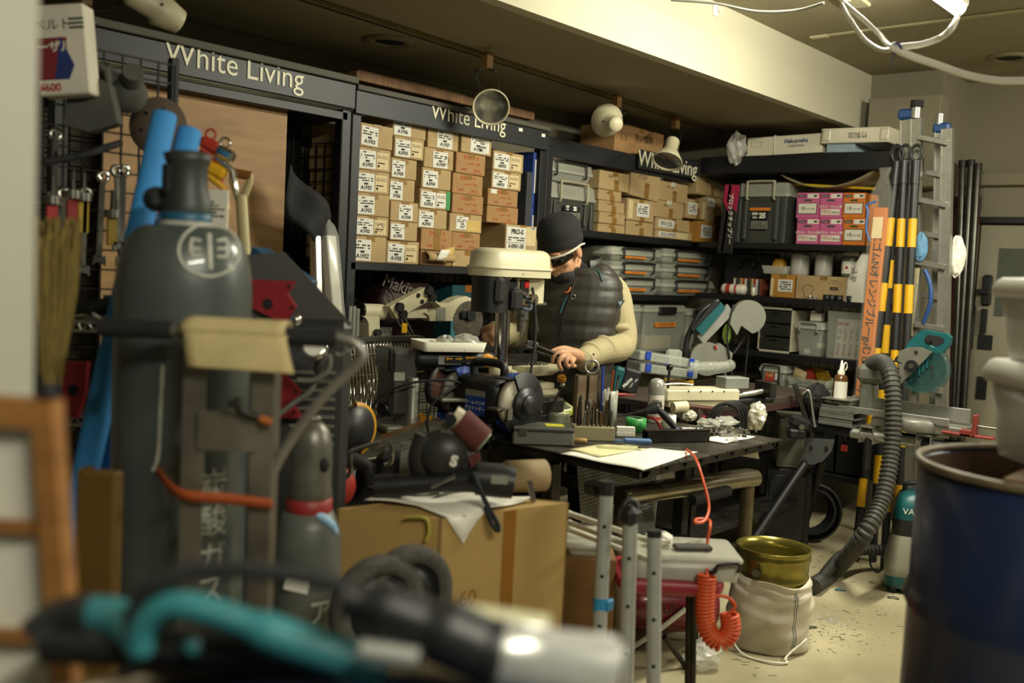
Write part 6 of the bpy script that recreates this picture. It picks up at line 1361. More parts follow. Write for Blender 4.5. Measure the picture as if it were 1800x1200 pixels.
# ------------------------------------------------------------------ cream sliding saw on the carton rack's lower shelf
G9 = (600, 480, 7.5)
zz = 1.0205
def p9(zx, zy, Y=YF-.02): return onY(*zp(zx, zy, G9), Y)
o9 = p9(500, 830); t = thing('sliding_saw', 'old cream sliding mitre saw on the lower shelf of the carton rack', 'saw', (o9.x, YF-.02, zz))
def f9(zx, zy, y=0): v_ = p9(zx, zy, YF-.02+y); return Vector((v_.x-o9.x, y, v_.z-zz))
f92 = lambda *pp: [(f9(x, y).x, f9(x, y).z) for x, y in pp]
MB().cyl(f9(250, 505, .05), f9(540, 512, .05), .036, n=20).build('pivot_barrel', cream, t); MB().cyl(f9(225, 500, .05), f9(250, 505, .05), .040, n=20).build('barrel_cap', blackp, t)
MB().prism(f92((300, 570), (525, 575), (525, 690), (535, 840), (385, 840), (380, 660), (350, 600)), -.09, -.01, XZ).build('pivot_stand', cream, t); q = f9(470, 785); MB().cyl((q.x, .005, q.z), (q.x, -.015, q.z), .017, n=16).build('stand_knob', blackp, t)
MB().prism(f92((595, 435), (1065, 185), (1110, 270), (1120, 330), (1080, 380), (790, 550), (700, 600)), -.02, .02, XZ).build('slide_plate', mat('cream_light', 'bfb795', .4), t)
for (x, y) in ((705, 440), (750, 535), (1095, 225), (1140, 315)): q = f9(x, y); MB().cyl((q.x, -.02, q.z), (q.x, -.042, q.z), .020, n=18).build('knob', blackp, t)
for (x, y) in ((970, 288), (1022, 370)): q = f9(x, y); MB().cyl((q.x, -.02, q.z), (q.x, -.026, q.z), .010, n=12).build('screw', ink, t)
for (x0, y0, x1, y1) in ((580, 230, 920, 850), (640, 210, 945, 800), (550, 320, 880, 860)): MB().cyl(f9(x0, y0, .03), f9(x1, y1, .0), .005, n=8).build('guide_rod', steel, t)
q = f9(838, 725); MB().bb(q.x-.016, q.x+.016, .0, .008, q.z-.022, q.z+.022, .002).build('yellow_sticker', yel, t)
MB().cyl(f9(540, 515, .05), f9(620, 518, .05), .012, n=12).build('slide_bar', chrome, t); MB().prism(f92((870, 520), (1130, 470), (1130, 590), (870, 590)), -.06, .0, XZ).build('slide_block', cream, t)
MB().prism(f92((1180, 340), (1290, 440), (1270, 470), (1080, 520), (1140, 560), (1145, 628), (1700, 628), (1790, 560), (1790, 430), (1700, 330), (1620, 300), (1500, 330), (1400, 390), (1280, 390)), -.05, .01, XZ).build('saw_body', cream, t)
q = f9(1290, 535); MB().bb(q.x-.03, q.x+.03, -.013, -.011, q.z-.03, q.z+.03).build('rating_label', mat('label_speckled', '9c988a', .5, 0, .5, 160), t)
q = f9(1650, 550); MB().cyl((q.x, -.01, q.z), (q.x, -.035, q.z), .030, n=20).build('arbor_hub', blackp, t); MB().box((q.x-.045, -.02, q.z), (.04, .02, .04), .008).build('hub_block', blackp, t)
MB().prism([(q.x+.105*math.cos(R(a))*(1 if k % 2 else .95), q.z-.035+.105*math.sin(R(a))*(1 if k % 2 else .95)) for k, a in enumerate(range(0, 360, 5))], .012, .015, XZ).build('blade', steel, t)
MB().bb(f9(540, 700).x, f9(800, 700).x, .06, .16, 0, f9(600, 730).z, .004).build('saw_table', castg, t)
q = p9(185, 840); one('aluminium_profile', MB().bb(-.03, -.012, 0, .03, 0, .19, .002).bb(-.008, .010, 0, .03, 0, .19, .002).bb(.014, .03, 0, .03, 0, .18, .002), alu, 'bundle of short aluminium profiles standing beside the old saw', 'profile', (q.x, YF-.01, zz))
q = onY(695, 512, YF+.28); t = thing('maroon_bag', 'dark maroon tool bag with white logo behind the old saw', 'bag', (q.x, YF+.25, zz)); MB().loft([[(x, y, z) for x, y in rrect(.36*s_, .16*s_, .04, 3)] for z, s_ in ((0, 1), (.1, 1.05), (.25, 1), (.33, .7), (.35, .3))]).build('bag_body', mat('maroon_nylon', '2f1216', .6, 0, .1, 20), t); lg = onY(703, 503, YF+.16); txt(t, 'Makita', .085, FR(lg.x-q.x, -.089, lg.z-zz, -14), mat('logo_grey', '9b9386', .6), extrude=.0005, bold=.001, shear=.2)
q = onY(805, 510, YF+.25); t = thing('teal_box', 'teal cardboard tool box with orange end behind the drill press', 'box', (q.x, YF+.2, zz)); MB().bb(-.09, .09, 0, .18, 0, .29, .003).build('box_body', mat('teal_card', '2c6a74', .6), t); MB().bb(-.0, .091, -.001, .181, .25, .292, .002).build('orange_end', orl, t)
# ------------------------------------------------------------------ left foreground
E_ = dep(67, 350, .95)
struct('wall_near', MB().bb(E_.x-.35, E_.x, E_.y, E_.y+.30, 0, ZH, .004), mat('grey_post', 'a3a193', .6, 0, .05, 3))
def caster(o):                              # puts a mark on a surface: pixel -> point on o, in o's parent space
    mw = o.matrix_world.copy(); inv = mw.inverted()
    def f(px, py, off=.002):
        og = inv @ CAMP; dr = (inv @ dep(px, py, 3)-og).normalized(); ok, loc, nr, fi = o.ray_cast(og, dr)
        return loc+nr*off if ok else None
    return f
# wooden framed panel leaning against the post
q = dep(60, 900, .90); t = thing('framed_panel', 'wooden framed white panel standing at the left edge', 'panel', M=T(q.x, q.y, 0) @ RZ(CF)); I = im(60, 900, .90); zq = q.z
g3 = lambda px, py: (I(px, py).x, I(px, py).z+zq)
wd = wood('frame_wood', '9a6a35', '7a4f25', .55, 5, (1, 1, 8))
top, rt = g3(108, 700), g3(124, 1130); z1 = top[1]
dx = (rt[0]-top[0])/(rt[1]-top[1]); xr0 = top[0]-dx*z1
sl = lambda z: xr0+dx*z
MB().prism([(sl(0), 0), (sl(z1), z1), (sl(z1)-.020, z1), (sl(0)-.020, 0)], -.012, .012, XZ).build('stile', wd, t)
MB().prism([(sl(z1)-.33, z1-.026), (sl(z1)-.0, z1-.026), (sl(z1)-.0, z1), (sl(z1)-.33, z1)], -.010, .0125, XZ).build('rail', wd, t)
for py in (925, 1122): z = g3(60, py)[1]; MB().bb(sl(z)-.33, sl(z)-.02, -.008, .0, z-.006, z+.006).build('slat', wd, t)
MB().prism([(sl(0)-.40, 0.02), (sl(0)-.02, 0.02), (sl(z1)-.02, z1-.02), (sl(z1)-.40, z1-.02)], -.006, -.002, XZ).build('white_sheet', mat('panel_white', 'd8d5c6', .6, 0, .04), t)
# mustard carton and blue foam tubes
q = dep(168, 830, 1.62); one('mustard_carton', MB().bb(-.034, .034, 0, .03, 0, q.z, .004).bb(-.030, -.02, -.001, .031, 0, q.z+.003), mat('mustard_card', '5e430f', .7, 0, .12, 6), 'tall mustard yellow carton standing beside the big gas cylinder', 'carton', (q.x, q.y, 0), CF-6)
foam = mat('blue_foam', '3a8ed4', .75, 0, .06, 20, bump=.15, bscale=90)
for i, ((tx, ty, td), (bx, by, bd), r_, lab) in enumerate((((290, 200, 2.12), (150, 830, 1.98), .026, 'long light blue foam tube leaning behind the cylinder, left one'), ((334, 228, 2.20), (196, 830, 2.06), .026, 'long blue foam tube leaning behind the cylinder, right one'))):
    a, b = dep(tx, ty, td), dep(bx, by, bd); b = a+(b-a)*((a.z-.002)/(a.z-b.z)); v = a-b; u_ = v.normalized(); L_ = v.length
    t = thing('foam_tube', lab, 'foam tube', tuple(b), 0, 'blue foam tubes'); zx = Vector((0, 0, 1)).rotation_difference(u_).to_matrix().to_4x4()
    MB().lathe([(r_*.55, 0), (r_, 0), (r_, L_-.008), (r_*.93, L_), (r_*.55, L_), (r_*.55, L_*.9)], 20, zx).build('tube', foam, t)
# ------------------------------------------------------------------ big gas cylinder
q = dep(324, 520, 1.85); cg = mat('cylinder_grey', '4e5552', .35, .1, .12, 7, coat=.3)
t = thing('gas_cylinder', 'big grey gas cylinder with valve cap strapped to a hand truck', 'gas cylinder', (q.x, q.y, 0)); s_ = 1.85/FPX; RC = 116*s_
zt_ = dep(324, 396, 1.85).z; zsh = dep(324, 525, 1.85).z
prof = [(0, 0), (RC*.9, 0), (RC, .02)]+[(RC, .05+(zsh-.05)*i/6) for i in range(7)]
for i in range(1, 10): a = i/9*math.pi/2; prof.append((.043+(RC-.043)*math.cos(a)**.62, zsh+(zt_-zsh)*math.sin(a)))
cyl_o = MB().lathe(prof+[(0, zt_)], 48).build('bottle', cg, t)
z0 = zt_
MB().lathe([(.050, z0-.012), (.052, z0), (.045, z0+.008)], 28).build('white_collar', mat('chalky_band', 'a9a598', .7, 0, .2, 60), t)
MB().lathe([(.044, z0), (.046, z0+.004), (.046, z0+.024), (.040, z0+.026)], 28).build('blue_collar', mat('collar_blue', '1d5672', .45), t)
capm = mat('cap_iron', '3a3d3b', .5, .3, .2, 14)
hz = dep(324, 268, 1.85).z-z0
MB().lathe([(.046, .022), (.047, .026), (.043, .045), (.037, hz*.5), (.036, hz*.78), (.040, hz*.86), (.044, hz*.96), (.030, hz), (0, hz)], 28, T(0, 0, z0)).build('valve_cap', capm, t)
e = RZ(CF) @ Vector((-.056, 0, 0)); MB().lathe([(.006, -.012), (.022, -.012), (.024, 0), (.022, .012), (.006, .012)], 18, T(e.x, e.y, z0+.045) @ RZ(CF) @ RX(90)).box((e.x*.8, e.y*.8, z0+.045), (.05, .02, .03), .006).build('cap_lug', capm, t)
e = RZ(CF) @ Vector((-.026, -.022, 0)); MB().loft([[(x+e.x, y+e.y, z) for x, y in rrect(.024, .024, .010, 4)] for z in (z0+hz*.42, z0+hz*.8)]).build('cap_window', ink, t)
bpy.context.view_layer.update()
cs = caster(cyl_o); wp = mat('stencil_white', 'b9b8ac', .6, 0, .15, 50)
ring = [cs(367+53*math.cos(R(a)), 440+46*math.sin(R(a)), .0005) for a in range(0, 360, 10)]; ring = [p for p in ring if p]
if len(ring) > 8:
    em = MB().tube(ring, .0032, 6, True).build('emblem', wp, t)
    def stroke(pts, r_=.0034):
        P = [cs(x, y, .0005) for x, y in pts]
        if all(P): MB().tube(P, r_, 6).build('emblem_stroke', wp, em)
    stroke([(367, 412), (368, 440), (369, 474)], .005)
    for sx in (-1, 1):
        stroke([(367+sx*30, 420), (367+sx*13, 424)]); stroke([(367+sx*30, 420), (367+sx*33, 436), (367+sx*30, 452)]); stroke([(367+sx*31, 437), (367+sx*13, 438)]); stroke([(367+sx*30, 452), (367+sx*13, 451)])
for ch, py in (('炭', 842), ('酸', 905), ('ガ', 968), ('ス', 1026)):
    P = dep(378, py, 1.85); dirv = Vector((P.x-q.x, P.y-q.y, 0)); e = RZ(CF) @ Vector((math.sin(R(46)), -math.cos(R(46)), 0))*(RC+.001)
    txt(t, ch, .060, T(e.x, e.y, P.z) @ RZ(CF+46) @ RX(90), wp, name='painted_letter', extrude=.0012)
P = [RZ(CF) @ Vector(((RC+.001)*math.sin(R(a)), -(RC+.001)*math.cos(R(a)), dep(290, y_, 1.75).z)) for a, y_ in ((3, 640), (2, 720), (1, 800), (-3, 828))]
MB().tube(catmull(P, 4), .0035, 6).build('paint_run', wp, t)
# ------------------------------------------------------------------ hand truck in front of it
q = dep(395, 720, 1.66); ht = thing('hand_truck', 'steel hand truck with black grips carrying the big gas cylinder', 'hand truck', M=T(q.x, q.y, 0) @ RZ(CF)); I = im(395, 720, 1.66); zq = q.z
h3 = lambda px, py, y=0: Vector((I(px, py).x, y, I(px, py).z+zq))
fm = mat('raw_steel_frame', '7c776b', .4, .5, .2, 8, dirt='4f4a41')
for sx, x0 in ((-1, 341), (1, 459)):
    x = h3(x0, 720).x; zt2 = h3(x0, 572).z; mb = MB().bb(x-.018, x+.018, 0, .005, .03, zt2, .001); mb.bb(x-sx*-.018-.0025, x-sx*-.018+.0025, 0, .05, .03, zt2, .001); mb.build('upright', fm, ht)
for (y0, y1) in ((726, 790), (1085, 1130)): a, b = h3(345, y1), h3(455, y0); MB().bb(a.x, b.x, -.006, -.001, a.z, b.z, .001).build('cross_plate', fm, ht)
a, b = h3(300, 586), h3(505, 586); zb2 = h3(400, 586).z
MB().cyl((a.x, .01, zb2), (b.x, .01, zb2), .012, n=16).build('top_bar', fm, ht)
for x0, x1 in ((175, 303), (500, 592)): MB().cyl((h3(x0, 586).x, .01, zb2), (h3(x1, 586).x, .01, zb2), .0155, n=18).build('grip', rubber, ht)
MB().bb(h3(322, 720).x, h3(470, 720).x, -.02, .20, .02, .028, .002).build('toe_plate', fm, ht)
for sx in (-1, 1): MB().cyl((sx*.16-.02, .16, .10), (sx*.16+.02, .16, .10), .10, n=24).build('wheel', rubber, ht)
MB().tube(catmull([h3(592, 592, .01), h3(622, 602, .01), h3(637, 622, .01), h3(628, 640, .01), h3(560, 705, .02), h3(490, 800, .03), h3(460, 860, .03)], 6), .0085, 10).build('bent_handle', mat('worn_tube', '86817a', .4, .5, .1, 12), ht)
# strap, toggle, leather flap
om = mat('orange_strap', 'a34a1e', .6, 0, .08, 30)
zs_ = h3(400, 872).z
P = [h3(209, 828, .19), h3(222, 834, .12), h3(262, 850, .05), h3(318, 868, -.009), h3(400, 876, -.0095), h3(478, 886, -.009)]
P = catmull(P, 5); MB().loft([[tuple(p+Vector((0, y, z))) for y, z in ((-.0012, -.009), (.0012, -.009), (.0012, .009), (-.0012, .009))] for p in P]).build('strap', om, ht)
MB().tube([h3(420, 702, -.02), h3(424, 718, -.015), h3(445, 728, -.015), h3(462, 734, -.012)], [.008, .006, .006, .005], 8).build('toggle_bolt', dsteel, ht); MB().cyl(h3(460, 734, -.012), h3(480, 741, -.012), .007, n=10).build('toggle_tip', mat('tip_orange', 'a85a28', .5), ht); MB().cyl(h3(418, 700, -.022), h3(420, 706, -.02), .012, n=10).build('toggle_head', dsteel, ht)
lz = zb2
def flap(u, v):
    x = h3(325, 586).x+(h3(505, 586).x-h3(325, 586).x)*u*(1) + (.012*v if u > .5 else .018*v)
    if v < .35: a = math.pi*(1-v/.35); return (x, .01+.026*math.cos(a) if 0 else .01-.024*math.cos(math.pi-a), lz+.024*math.sin(a)+.0)
    w_ = (v-.35)/.65; return (x+.01*w_*u, -.016-.012*math.sin(w_*1.5), lz-.055*w_-.003*u*w_)
one('leather_flap', MB().sheet(flap, 10, 22, .004), mat('suede', 'bba97a', .85, 0, .08, 14, bump=.2, bscale=50), 'tan suede flap folded over the hand truck bar', 'leather', M=ht.matrix_world.copy())
# ------------------------------------------------------------------ small gas cylinder
q = dep(541, 960, 2.10); t = thing('gas_cylinder', 'small grey gas cylinder with silver cap and red ring', 'gas cylinder', (q.x, q.y, 0)); s_ = 2.10/FPX; RC = 60*s_
zz = lambda py: dep(541, py, 2.10).z
prof = [(0, 0), (RC*.9, 0), (RC, .015), (RC, zz(985)), (RC*.97, zz(950)), (RC*.86, zz(920)), (RC*.70, zz(895)), (0, zz(893))]
sb = MB().lathe(prof, 40).build('bottle', mat('small_cylinder_grey', '5c5e57', .45, .1, .15, 9), t)
MB().lathe([(RC*.66, zz(896)), (RC*.67, zz(894)), (RC*.67, zz(873)), (RC*.62, zz(871))], 30).build('red_ring', mat('ring_red', '8e2622', .5), t)
MB().lathe([(RC*.60, zz(873)), (RC*.66, zz(868)), (RC*.62, zz(850)), (RC*.62, zz(800)), (RC*.60, zz(775)), (RC*.5, zz(752)), (RC*.32, zz(740)), (RC*.22, zz(736)), (0, zz(735))], 30).build('valve_cap', mat('cap_silver', '8a877c', .4, .5, .2, 10, dirt='55524a'), t)
e = RZ(CF) @ Vector((RC*.60*math.sin(R(50)), -RC*.60*math.cos(R(50)), 0)); MB().sph((e.x, e.y, zz(808)), (.012, .012, .016), 12).build('cap_hole', ink, t)
MB().lathe([(0, zz(735)), (.018, zz(735)), (.018, zz(728)), (0, zz(728))], 16).build('cap_top', MATS['cap_silver'], t)
bpy.context.view_layer.update()
for ch, py in (('ア', 1062), ('ル', 1118)):
    a = 36; e = RZ(CF) @ Vector(((RC+.001)*math.sin(R(a)), -(RC+.001)*math.cos(R(a)), zz(py))); txt(t, ch, .055, T(*e) @ RZ(CF+a) @ RX(90), wp, name='painted_letter', extrude=.0008, bold=.001)
e = RZ(CF) @ Vector((-.004, -RC-.0015, zz(1005))); MB().box((0, 0, 0), (.05, .0015, .04), 0, T(*e) @ RZ(CF) @ RY(10)).build('paper_label', paper, t)
cs = caster(sb); g = [(548, 903), (568, 910), (582, 922), (590, 936)]
P = [cs(x, y, .0015) for x, y in g]
if all(P): MB().tube(P, [.007, .010, .010, .006], 6).build('blue_tape', mat('tape_blue', '8fb3d0', .5), t)
# ------------------------------------------------------------------ things in the first rack bay
ply = wood('plywood', 'a37e4c', '8a6740', .6, 2.2, (1.2, 1, 7))
a, b = onY(505, 205, 3.36), onY(300, 170, 3.36); an = 2
one('plywood_sheet', MB().bb(b.x-.25, a.x+.0, 0, .012, 0, a.z+.02), ply, 'large plywood sheet leaning inside the first rack bay', 'plywood', M=T(0, 3.36, 0))
one('plywood_sheet', MB().bb(b.x-.1, a.x-.22, 0, .012, 0, a.z-.42), wood('plywood_pale', '9c7a48', '84633a', .6, 2.2, (1.2, 1, 7)), 'narrower pale plywood sheet leaning in front of the large one', 'plywood', M=T(0, 3.34, 0))
clrw = clearplastic('shrink_wrap', 'd6d5cc', .3, .1)
for i, (tx, bx, w_, mm, lab) in enumerate(((585, 600, .05, white, 'film-wrapped white profile leaning against the rack post, right one'), (562, 566, .03, alu, 'narrow grey profile leaning against the rack post, left one'))):
    a, b = onY(tx-8, 415, 3.2), onY(bx-8, 590, 3.12); b = a+(b-a)*(a.z/(a.z-b.z)); v = a-b; t = thing('wrapped_profile', lab, 'profile', tuple(b), 0, 'profiles leaning at the rack post')
    zx = Vector((0, 0, 1)).rotation_difference(v.normalized()).to_matrix().to_4x4(); MB().bb(-w_/2, w_/2, -.02, .02, 0, v.length, .003, zx).build('profile', mm, t)
    if i == 0: MB().loft([[tuple(zx @ Vector((x, y, z))) for x, y in rrect(w_*1.25*s_, .06*s_, .01, 3)] for z, s_ in ((v.length*.3, 1), (v.length, 1.05), (v.length+.04, .8), (v.length+.07, .3))]).build('film', clrw, t)
a = dep(455, 440, 2.60); b = dep(545, 500, 2.52); v = b-a; vh = math.hypot(v.x, v.y)
one('blue_plank', MB().bb(0, v.length, -.03, .03, -.04, .01, .003), mat('plank_blue', '26506e', .6, 0, .15, 20), 'dark blue foam plank lying slanted behind the red magnets', 'plank', M=T(*a) @ RZ(math.degrees(math.atan2(v.y, v.x))) @ RY(-math.degrees(math.atan2(v.z, vh))))
one('black_tarp', MB().sheet(lambda u, v: (-.10+.22*u, .03*math.sin(7*u+2*v), .16-.30*u*.6-.22*v-.02*math.sin(5*v)), 10, 8, .006), rubber, 'black folded sheet hanging in the first rack bay', 'sheet', tuple(onY(545, 365, 3.2)))
# D-handle shovel
a, b = dep(424, 345, 2.75), dep(432, 470, 2.72); b = a+(b-a)*((a.z-.0)/(a.z-b.z)); v = a-b
t = thing('shovel', 'shovel with cream D-shaped handle and wooden grip leaning on the plywood', 'shovel', M=T(*b)); cr = mat('cream_handle', 'b3a578', .5)
MB().tube([(0, 0, 0), tuple(v)], .016, 12).build('shaft', cr, t); r_ = RZ(CF); s_ = 2.75/FPX
f = lambda px, py: v+(r_ @ Vector(((px-424)*s_, 0, (345-py)*s_)))
for pts in (((424, 360), (416, 340), (410, 325), (407, 312)), ((424, 360), (431, 340), (438, 320), (438, 305))): MB().tube(catmull([f(*p) for p in pts], 4), .010, 8).build('fork', cr, t)
MB().cyl(f(404, 304), f(441, 309), .013, n=14).build('wooden_grip', mat('grip_wood', '86521f', .5), t); MB().bb(-.10, .10, -.004, .004, 0, .28, .003).build('blade', dsteel, t)
# white stick and printed card beside it
q = dep(383, 360, 2.3); t = thing('printed_card', 'tall white printed card with pink edge behind the cylinder cap', 'card', M=T(q.x, q.y, 0) @ RZ(CF)); MB().bb(-.022, .022, 0, .01, .6, q.z+.035).build('card', pwhite, t); MB().bb(-.022, .022, -.001, .0, q.z-.12, q.z-.09).build('pink_strip', pink, t); MB().bb(-.03, .03, 0, .05, 0, .6, .004).build('stand', dgr, t)
obj('fine_print', print_lines(.03, .04, 5, 71), pen, t, T(0, -.0006, q.z-.01))
for k, (px, py, mm, lab) in enumerate(((370, 255, mat('toy_red', 'a8301c', .5), 'red and orange wrapped tool hung behind the foam tubes'), (395, 270, chrome, 'chrome hook hung beside the cylinder cap'), (380, 300, yel, 'yellow handled pliers hung beside the cylinder cap'))):
    q = dep(px, py, 2.35); one('hung_tool', MB().box((0, 0, 0), (.05, .03, .03), .008, RY(25)).tube([(-.02, 0, -.01), (.02, 0, -.04), (.03, 0, -.09)], [.01, .008, .006], 8).torus(.012, .003, 12, 6, M=T(0, 0, .025) @ RX(90)), mm, lab, 'tool', M=T(*q) @ RZ(CF))
# red welding magnets on a dark cabinet
redm = mat('magnet_red', '8e1f26', .45, 0, .08, 10)
def magnet(lab, pts, hole, ref, dp, screws):
    q = dep(*ref, dp); t = thing('welding_magnet', lab, 'magnet', M=T(*q) @ RZ(CF), group='red welding magnets'); g2 = im2(ref[0], ref[1], dp)
    MB().prism(g2(*pts), -.008, .010, XZ).build('plate', redm, t); hx, hy = g2(hole)[0]; MB().cyl((hx, -.0105, hy), (hx, -.006, hy), .013, n=18).build('hole', ink, t)
    for s_ in screws: x, y = g2(s_)[0]; MB().cyl((x, -.010, y), (x, -.0125, y), .004, n=8).build('rivet', dsteel, t)
magnet('red arrow-shaped welding magnet above the suede flap, upper one', [(441, 491), (521, 494), (507, 516), (522, 539), (500, 568), (441, 540)], (472, 534), (480, 530), 2.40, [(446, 506), (510, 502), (515, 540)])
magnet('red arrow-shaped welding magnet right of the hand truck, lower one', [(470, 642), (487, 642), (530, 687), (517, 710), (530, 733), (470, 735)], (482, 690), (495, 690), 2.40, [(522, 687), (517, 724)])
magnet('red arrow-shaped welding magnet left of the foam tubes', [(94, 635), (158, 635), (152, 690), (135, 735), (94, 726)], (132, 685), (125, 685), 2.25, [(108, 648)])
q = dep(530, 620, 2.42); t = thing('welding_machine', 'dark welding machine with louvred side behind the red magnets', 'welder', M=T(q.x, q.y, 0) @ RZ(CF+12)); zt3 = dep(530, 560, 2.42).z
mdk = mat('machine_dark', '2a2a29', .5, 0, .15, 10)
MB().bb(-.16, .12, 0, .4, .25, zt3, .02).build('case', mdk, t)
MB().prism([(-.20, zt3+.14), (-.05, zt3+.16), (.12, zt3-.01), (-.2, zt3-.01)], -.05, -.02, XZ).build('raised_lid', mat('lid_grey', '3b3a36', .6), t)
for k in range(9): MB().box((.03, -.003, zt3-.13-.022*k), (.11, .008, .010), .003, RY(0)).build('louvre', mat('louvre_grey', '6a675c', .5), t)
MB().bb(-.18, .14, 0, .4, 0, .25, .004).build('trolley', dsteel, t)
# regulator gauge with hoses
q = dep(555, 615, 2.25); t = thing('gas_regulator', 'chrome gas regulator gauge with grey hoses behind the hand truck', 'regulator', M=T(*q) @ RZ(CF)); s_ = 2.25/FPX; f = lambda px, py, y=0: Vector(((px-555)*s_, y, (615-py)*s_))
MB().lathe([(0, 0), (.028, 0), (.03, .004), (.03, .018), (.024, .022), (0, .022)], 24, RX(62)).build('gauge', chrome, t); MB().lathe([(0, .0225), (.023, .0225)], 20, RX(62)).build('dial', paper, t)
MB().cyl(f(520, 608, .02), f(545, 612, .02), .012, n=12).build('valve_stem', chrome, t); MB().sph(f(515, 565, .02), .014, 10).build('fitting', chrome, t); MB().cyl(f(560, 632, .01), f(558, 655, .01), .010, n=10).build('outlet', dsteel, t)
ghm = mat('grey_hose', '6b6a62', .5)
MB().tube(catmull([f(560, 640, .01), f(580, 625, 0), f(578, 650, 0), f(555, 668, .0), f(525, 670, 0)], 6), .006, 8).build('hose', ghm, t); MB().tube(catmull([f(558, 655, .02), f(545, 690, .02), f(520, 710, .02), f(490, 735, .02)], 6), .006, 8).build('hose', ghm, t)
MB().tube(catmull([f(590, 620, 0), f(600, 622, 0), f(612, 612, 0)], 4), .006, 8).build('hose', ghm, t)
# ------------------------------------------------------------------ chrome wire baskets behind the sander
a, b = onY(632, 592, 2.93), onY(738, 600, 2.93); c = onY(604, 755, 2.80)
t = thing('wire_rack', 'chrome wire rack panels stacked upright behind the belt sander', 'wire rack', (a.x, 2.9, ZT)); H3 = a.z-ZT
for k in range(24):
    x = -.12+(b.x-a.x+.08)*k/23*.95; mb = MB()
    mb.tube(catmull([(x, .03, H3), (x-.01, .0, H3*.8), (x-.03, -.05, H3*.35), (x-.035, -.06, .004)], 5), .0042, 6); mb.build('wire', chrome, t)
for j, f_ in enumerate((.25, .55, .8)): MB().tube([(-.15, -.05*(1-f_)-.006, H3*f_), ((b.x-a.x)*.9, -.05*(1-f_)-.006, H3*f_-.0)], .003, 6).build('cross_wire', chrome, t)
for k in range(14): x = -.12+(b.x-a.x)*(k+.3)/12*.9; MB().tube([(x+.03, -.045, H3*.5), (x-.02, -.09, H3*.2), (x+.0, -.10, .005)], .003, 6).build('wire', chrome, t)
MB().bb(-.02, b.x-a.x, .0, .06, H3-.02, H3, .004).build('top_edge', mat('wire_grey', '5b5a54', .4, .5), t)
# ------------------------------------------------------------------ hanging tools at the far left
HQ = dep(180, 300, 2.55); YH = HQ.y
def ph(px, py, dy=0): return onY(px, py, YH+dy)
a, b = ph(40, 150), ph(300, 480)
t = thing('tool_hanging_rack', 'black wire rack hung with hand tools at the left', 'rack', (a.x, YH, 0)); wire_grid(0, b.x-a.x, b.z-.5, a.z+.12, .05).build('wire_grid', meshm, t)
for x in (0, b.x-a.x): MB().bb(x-.012, x+.012, 0, .024, 0, a.z+.14, .003).build('post', black, t)
# packet, grey masks, sanding disc
q = ph(118, 90, -.08); t = thing('belt_packet', 'white red and blue packaged sanding belt hung at the upper left', 'packet', M=T(*q) @ RZ(CF) @ RY(-6)); s_ = 2.5/FPX
f = lambda px, py: ((px-118)*s_, (90-py)*s_)
MB().bb(f(75, 0)[0], f(160, 0)[0], -.03, .03, f(0, 165)[1], f(0, 18)[1], .004).build('box', pwhite, t); MB().bb(f(75, 0)[0]-.0, f(128, 0)[0], -.032, -.030, f(0, 140)[1], f(0, 72)[1]).build('red_panel', mat('pack_maroon', '7a2a30', .5), t); MB().prism([f(118, 70), f(138, 118), f(128, 140), f(104, 140)], .031, .0325, XZ).build('blue_panel', mat('pack_blue', '27386f', .5), t)
for k, y_ in enumerate((43, 50, 57)): MB().box(((f(146, 0)[0]), -.031, f(0, y_)[1]), (.035, .001, .005)).build('green_line', dkg, t)
txt(t, 'ノベルト', .030, FR(f(96, 0)[0], -.031, f(0, 52)[1]), ink, extrude=.0002); txt(t, 'サーザル', .028, FR(f(98, 0)[0], -.033, f(0, 88)[1]), pwhite, extrude=.0002, bold=.0008); txt(t, '¥600', .026, FR(f(94, 0)[0], -.031, f(0, 153)[1]), redink, extrude=.0002, bold=.0008)
gmk = mat('grey_cloth', '4f4f48', .8, 0, .15, 12, bump=.2, bscale=30)
q = ph(175, 178, -.10); t = thing('grey_apron', 'dark grey leather pouch hanging below the packet', 'pouch', M=T(*q) @ RZ(CF)); f = lambda px, py: ((px-175)*s_, (178-py)*s_)
MB().prism([f(*p) for p in ((128, 150), (170, 138), (195, 150), (212, 215), (165, 232), (120, 222))], -.02, .02, XZ).build('pouch_body', gmk, t); MB().box((f(170, 0)[0], -.021, f(0, 155)[1]), (.014, .002, .012)).build('yellow_tab', yel, t); MB().tube(catmull([(f(150, 0)[0], 0, f(0, 140)[1]), (f(160, 0)[0], 0, f(0, 118)[1]), (f(185, 0)[0], 0, f(0, 125)[1]), (f(190, 0)[0], 0, f(0, 150)[1])], 5), .008, 8).build('strap', gmk, t)
q = ph(225, 165, -.06); one('respirator', MB().sph((0, 0, 0), (.05, .035, .05), 16).cyl((.02, -.03, .03), (.035, -.06, .045), .025, n=14).cyl((-.03, -.03, .03), (-.045, -.055, .05), .022, n=14), gmk, 'grey respirator mask hanging at the upper left', 'mask', M=T(*q) @ RZ(CF))
q = ph(278, 222, -.05); t = thing('sanding_disc', 'large grey-brown sanding disc with holes behind the foam tubes', 'disc', M=T(*q) @ RZ(CF)); MB().lathe([(0, -.002), (.076, -.002), (.076, .002), (0, .002)], 36, RX(90)).build('disc', mat('disc_brown', '6b5d50', .9, 0, .08, 30), t)
for k in range(6): a_ = R(60*k+15); MB().cyl((.045*math.cos(a_), -.0022, .045*math.sin(a_)), (.045*math.cos(a_), -.003, .045*math.sin(a_)), .006, n=10).build('hole', ink, t)
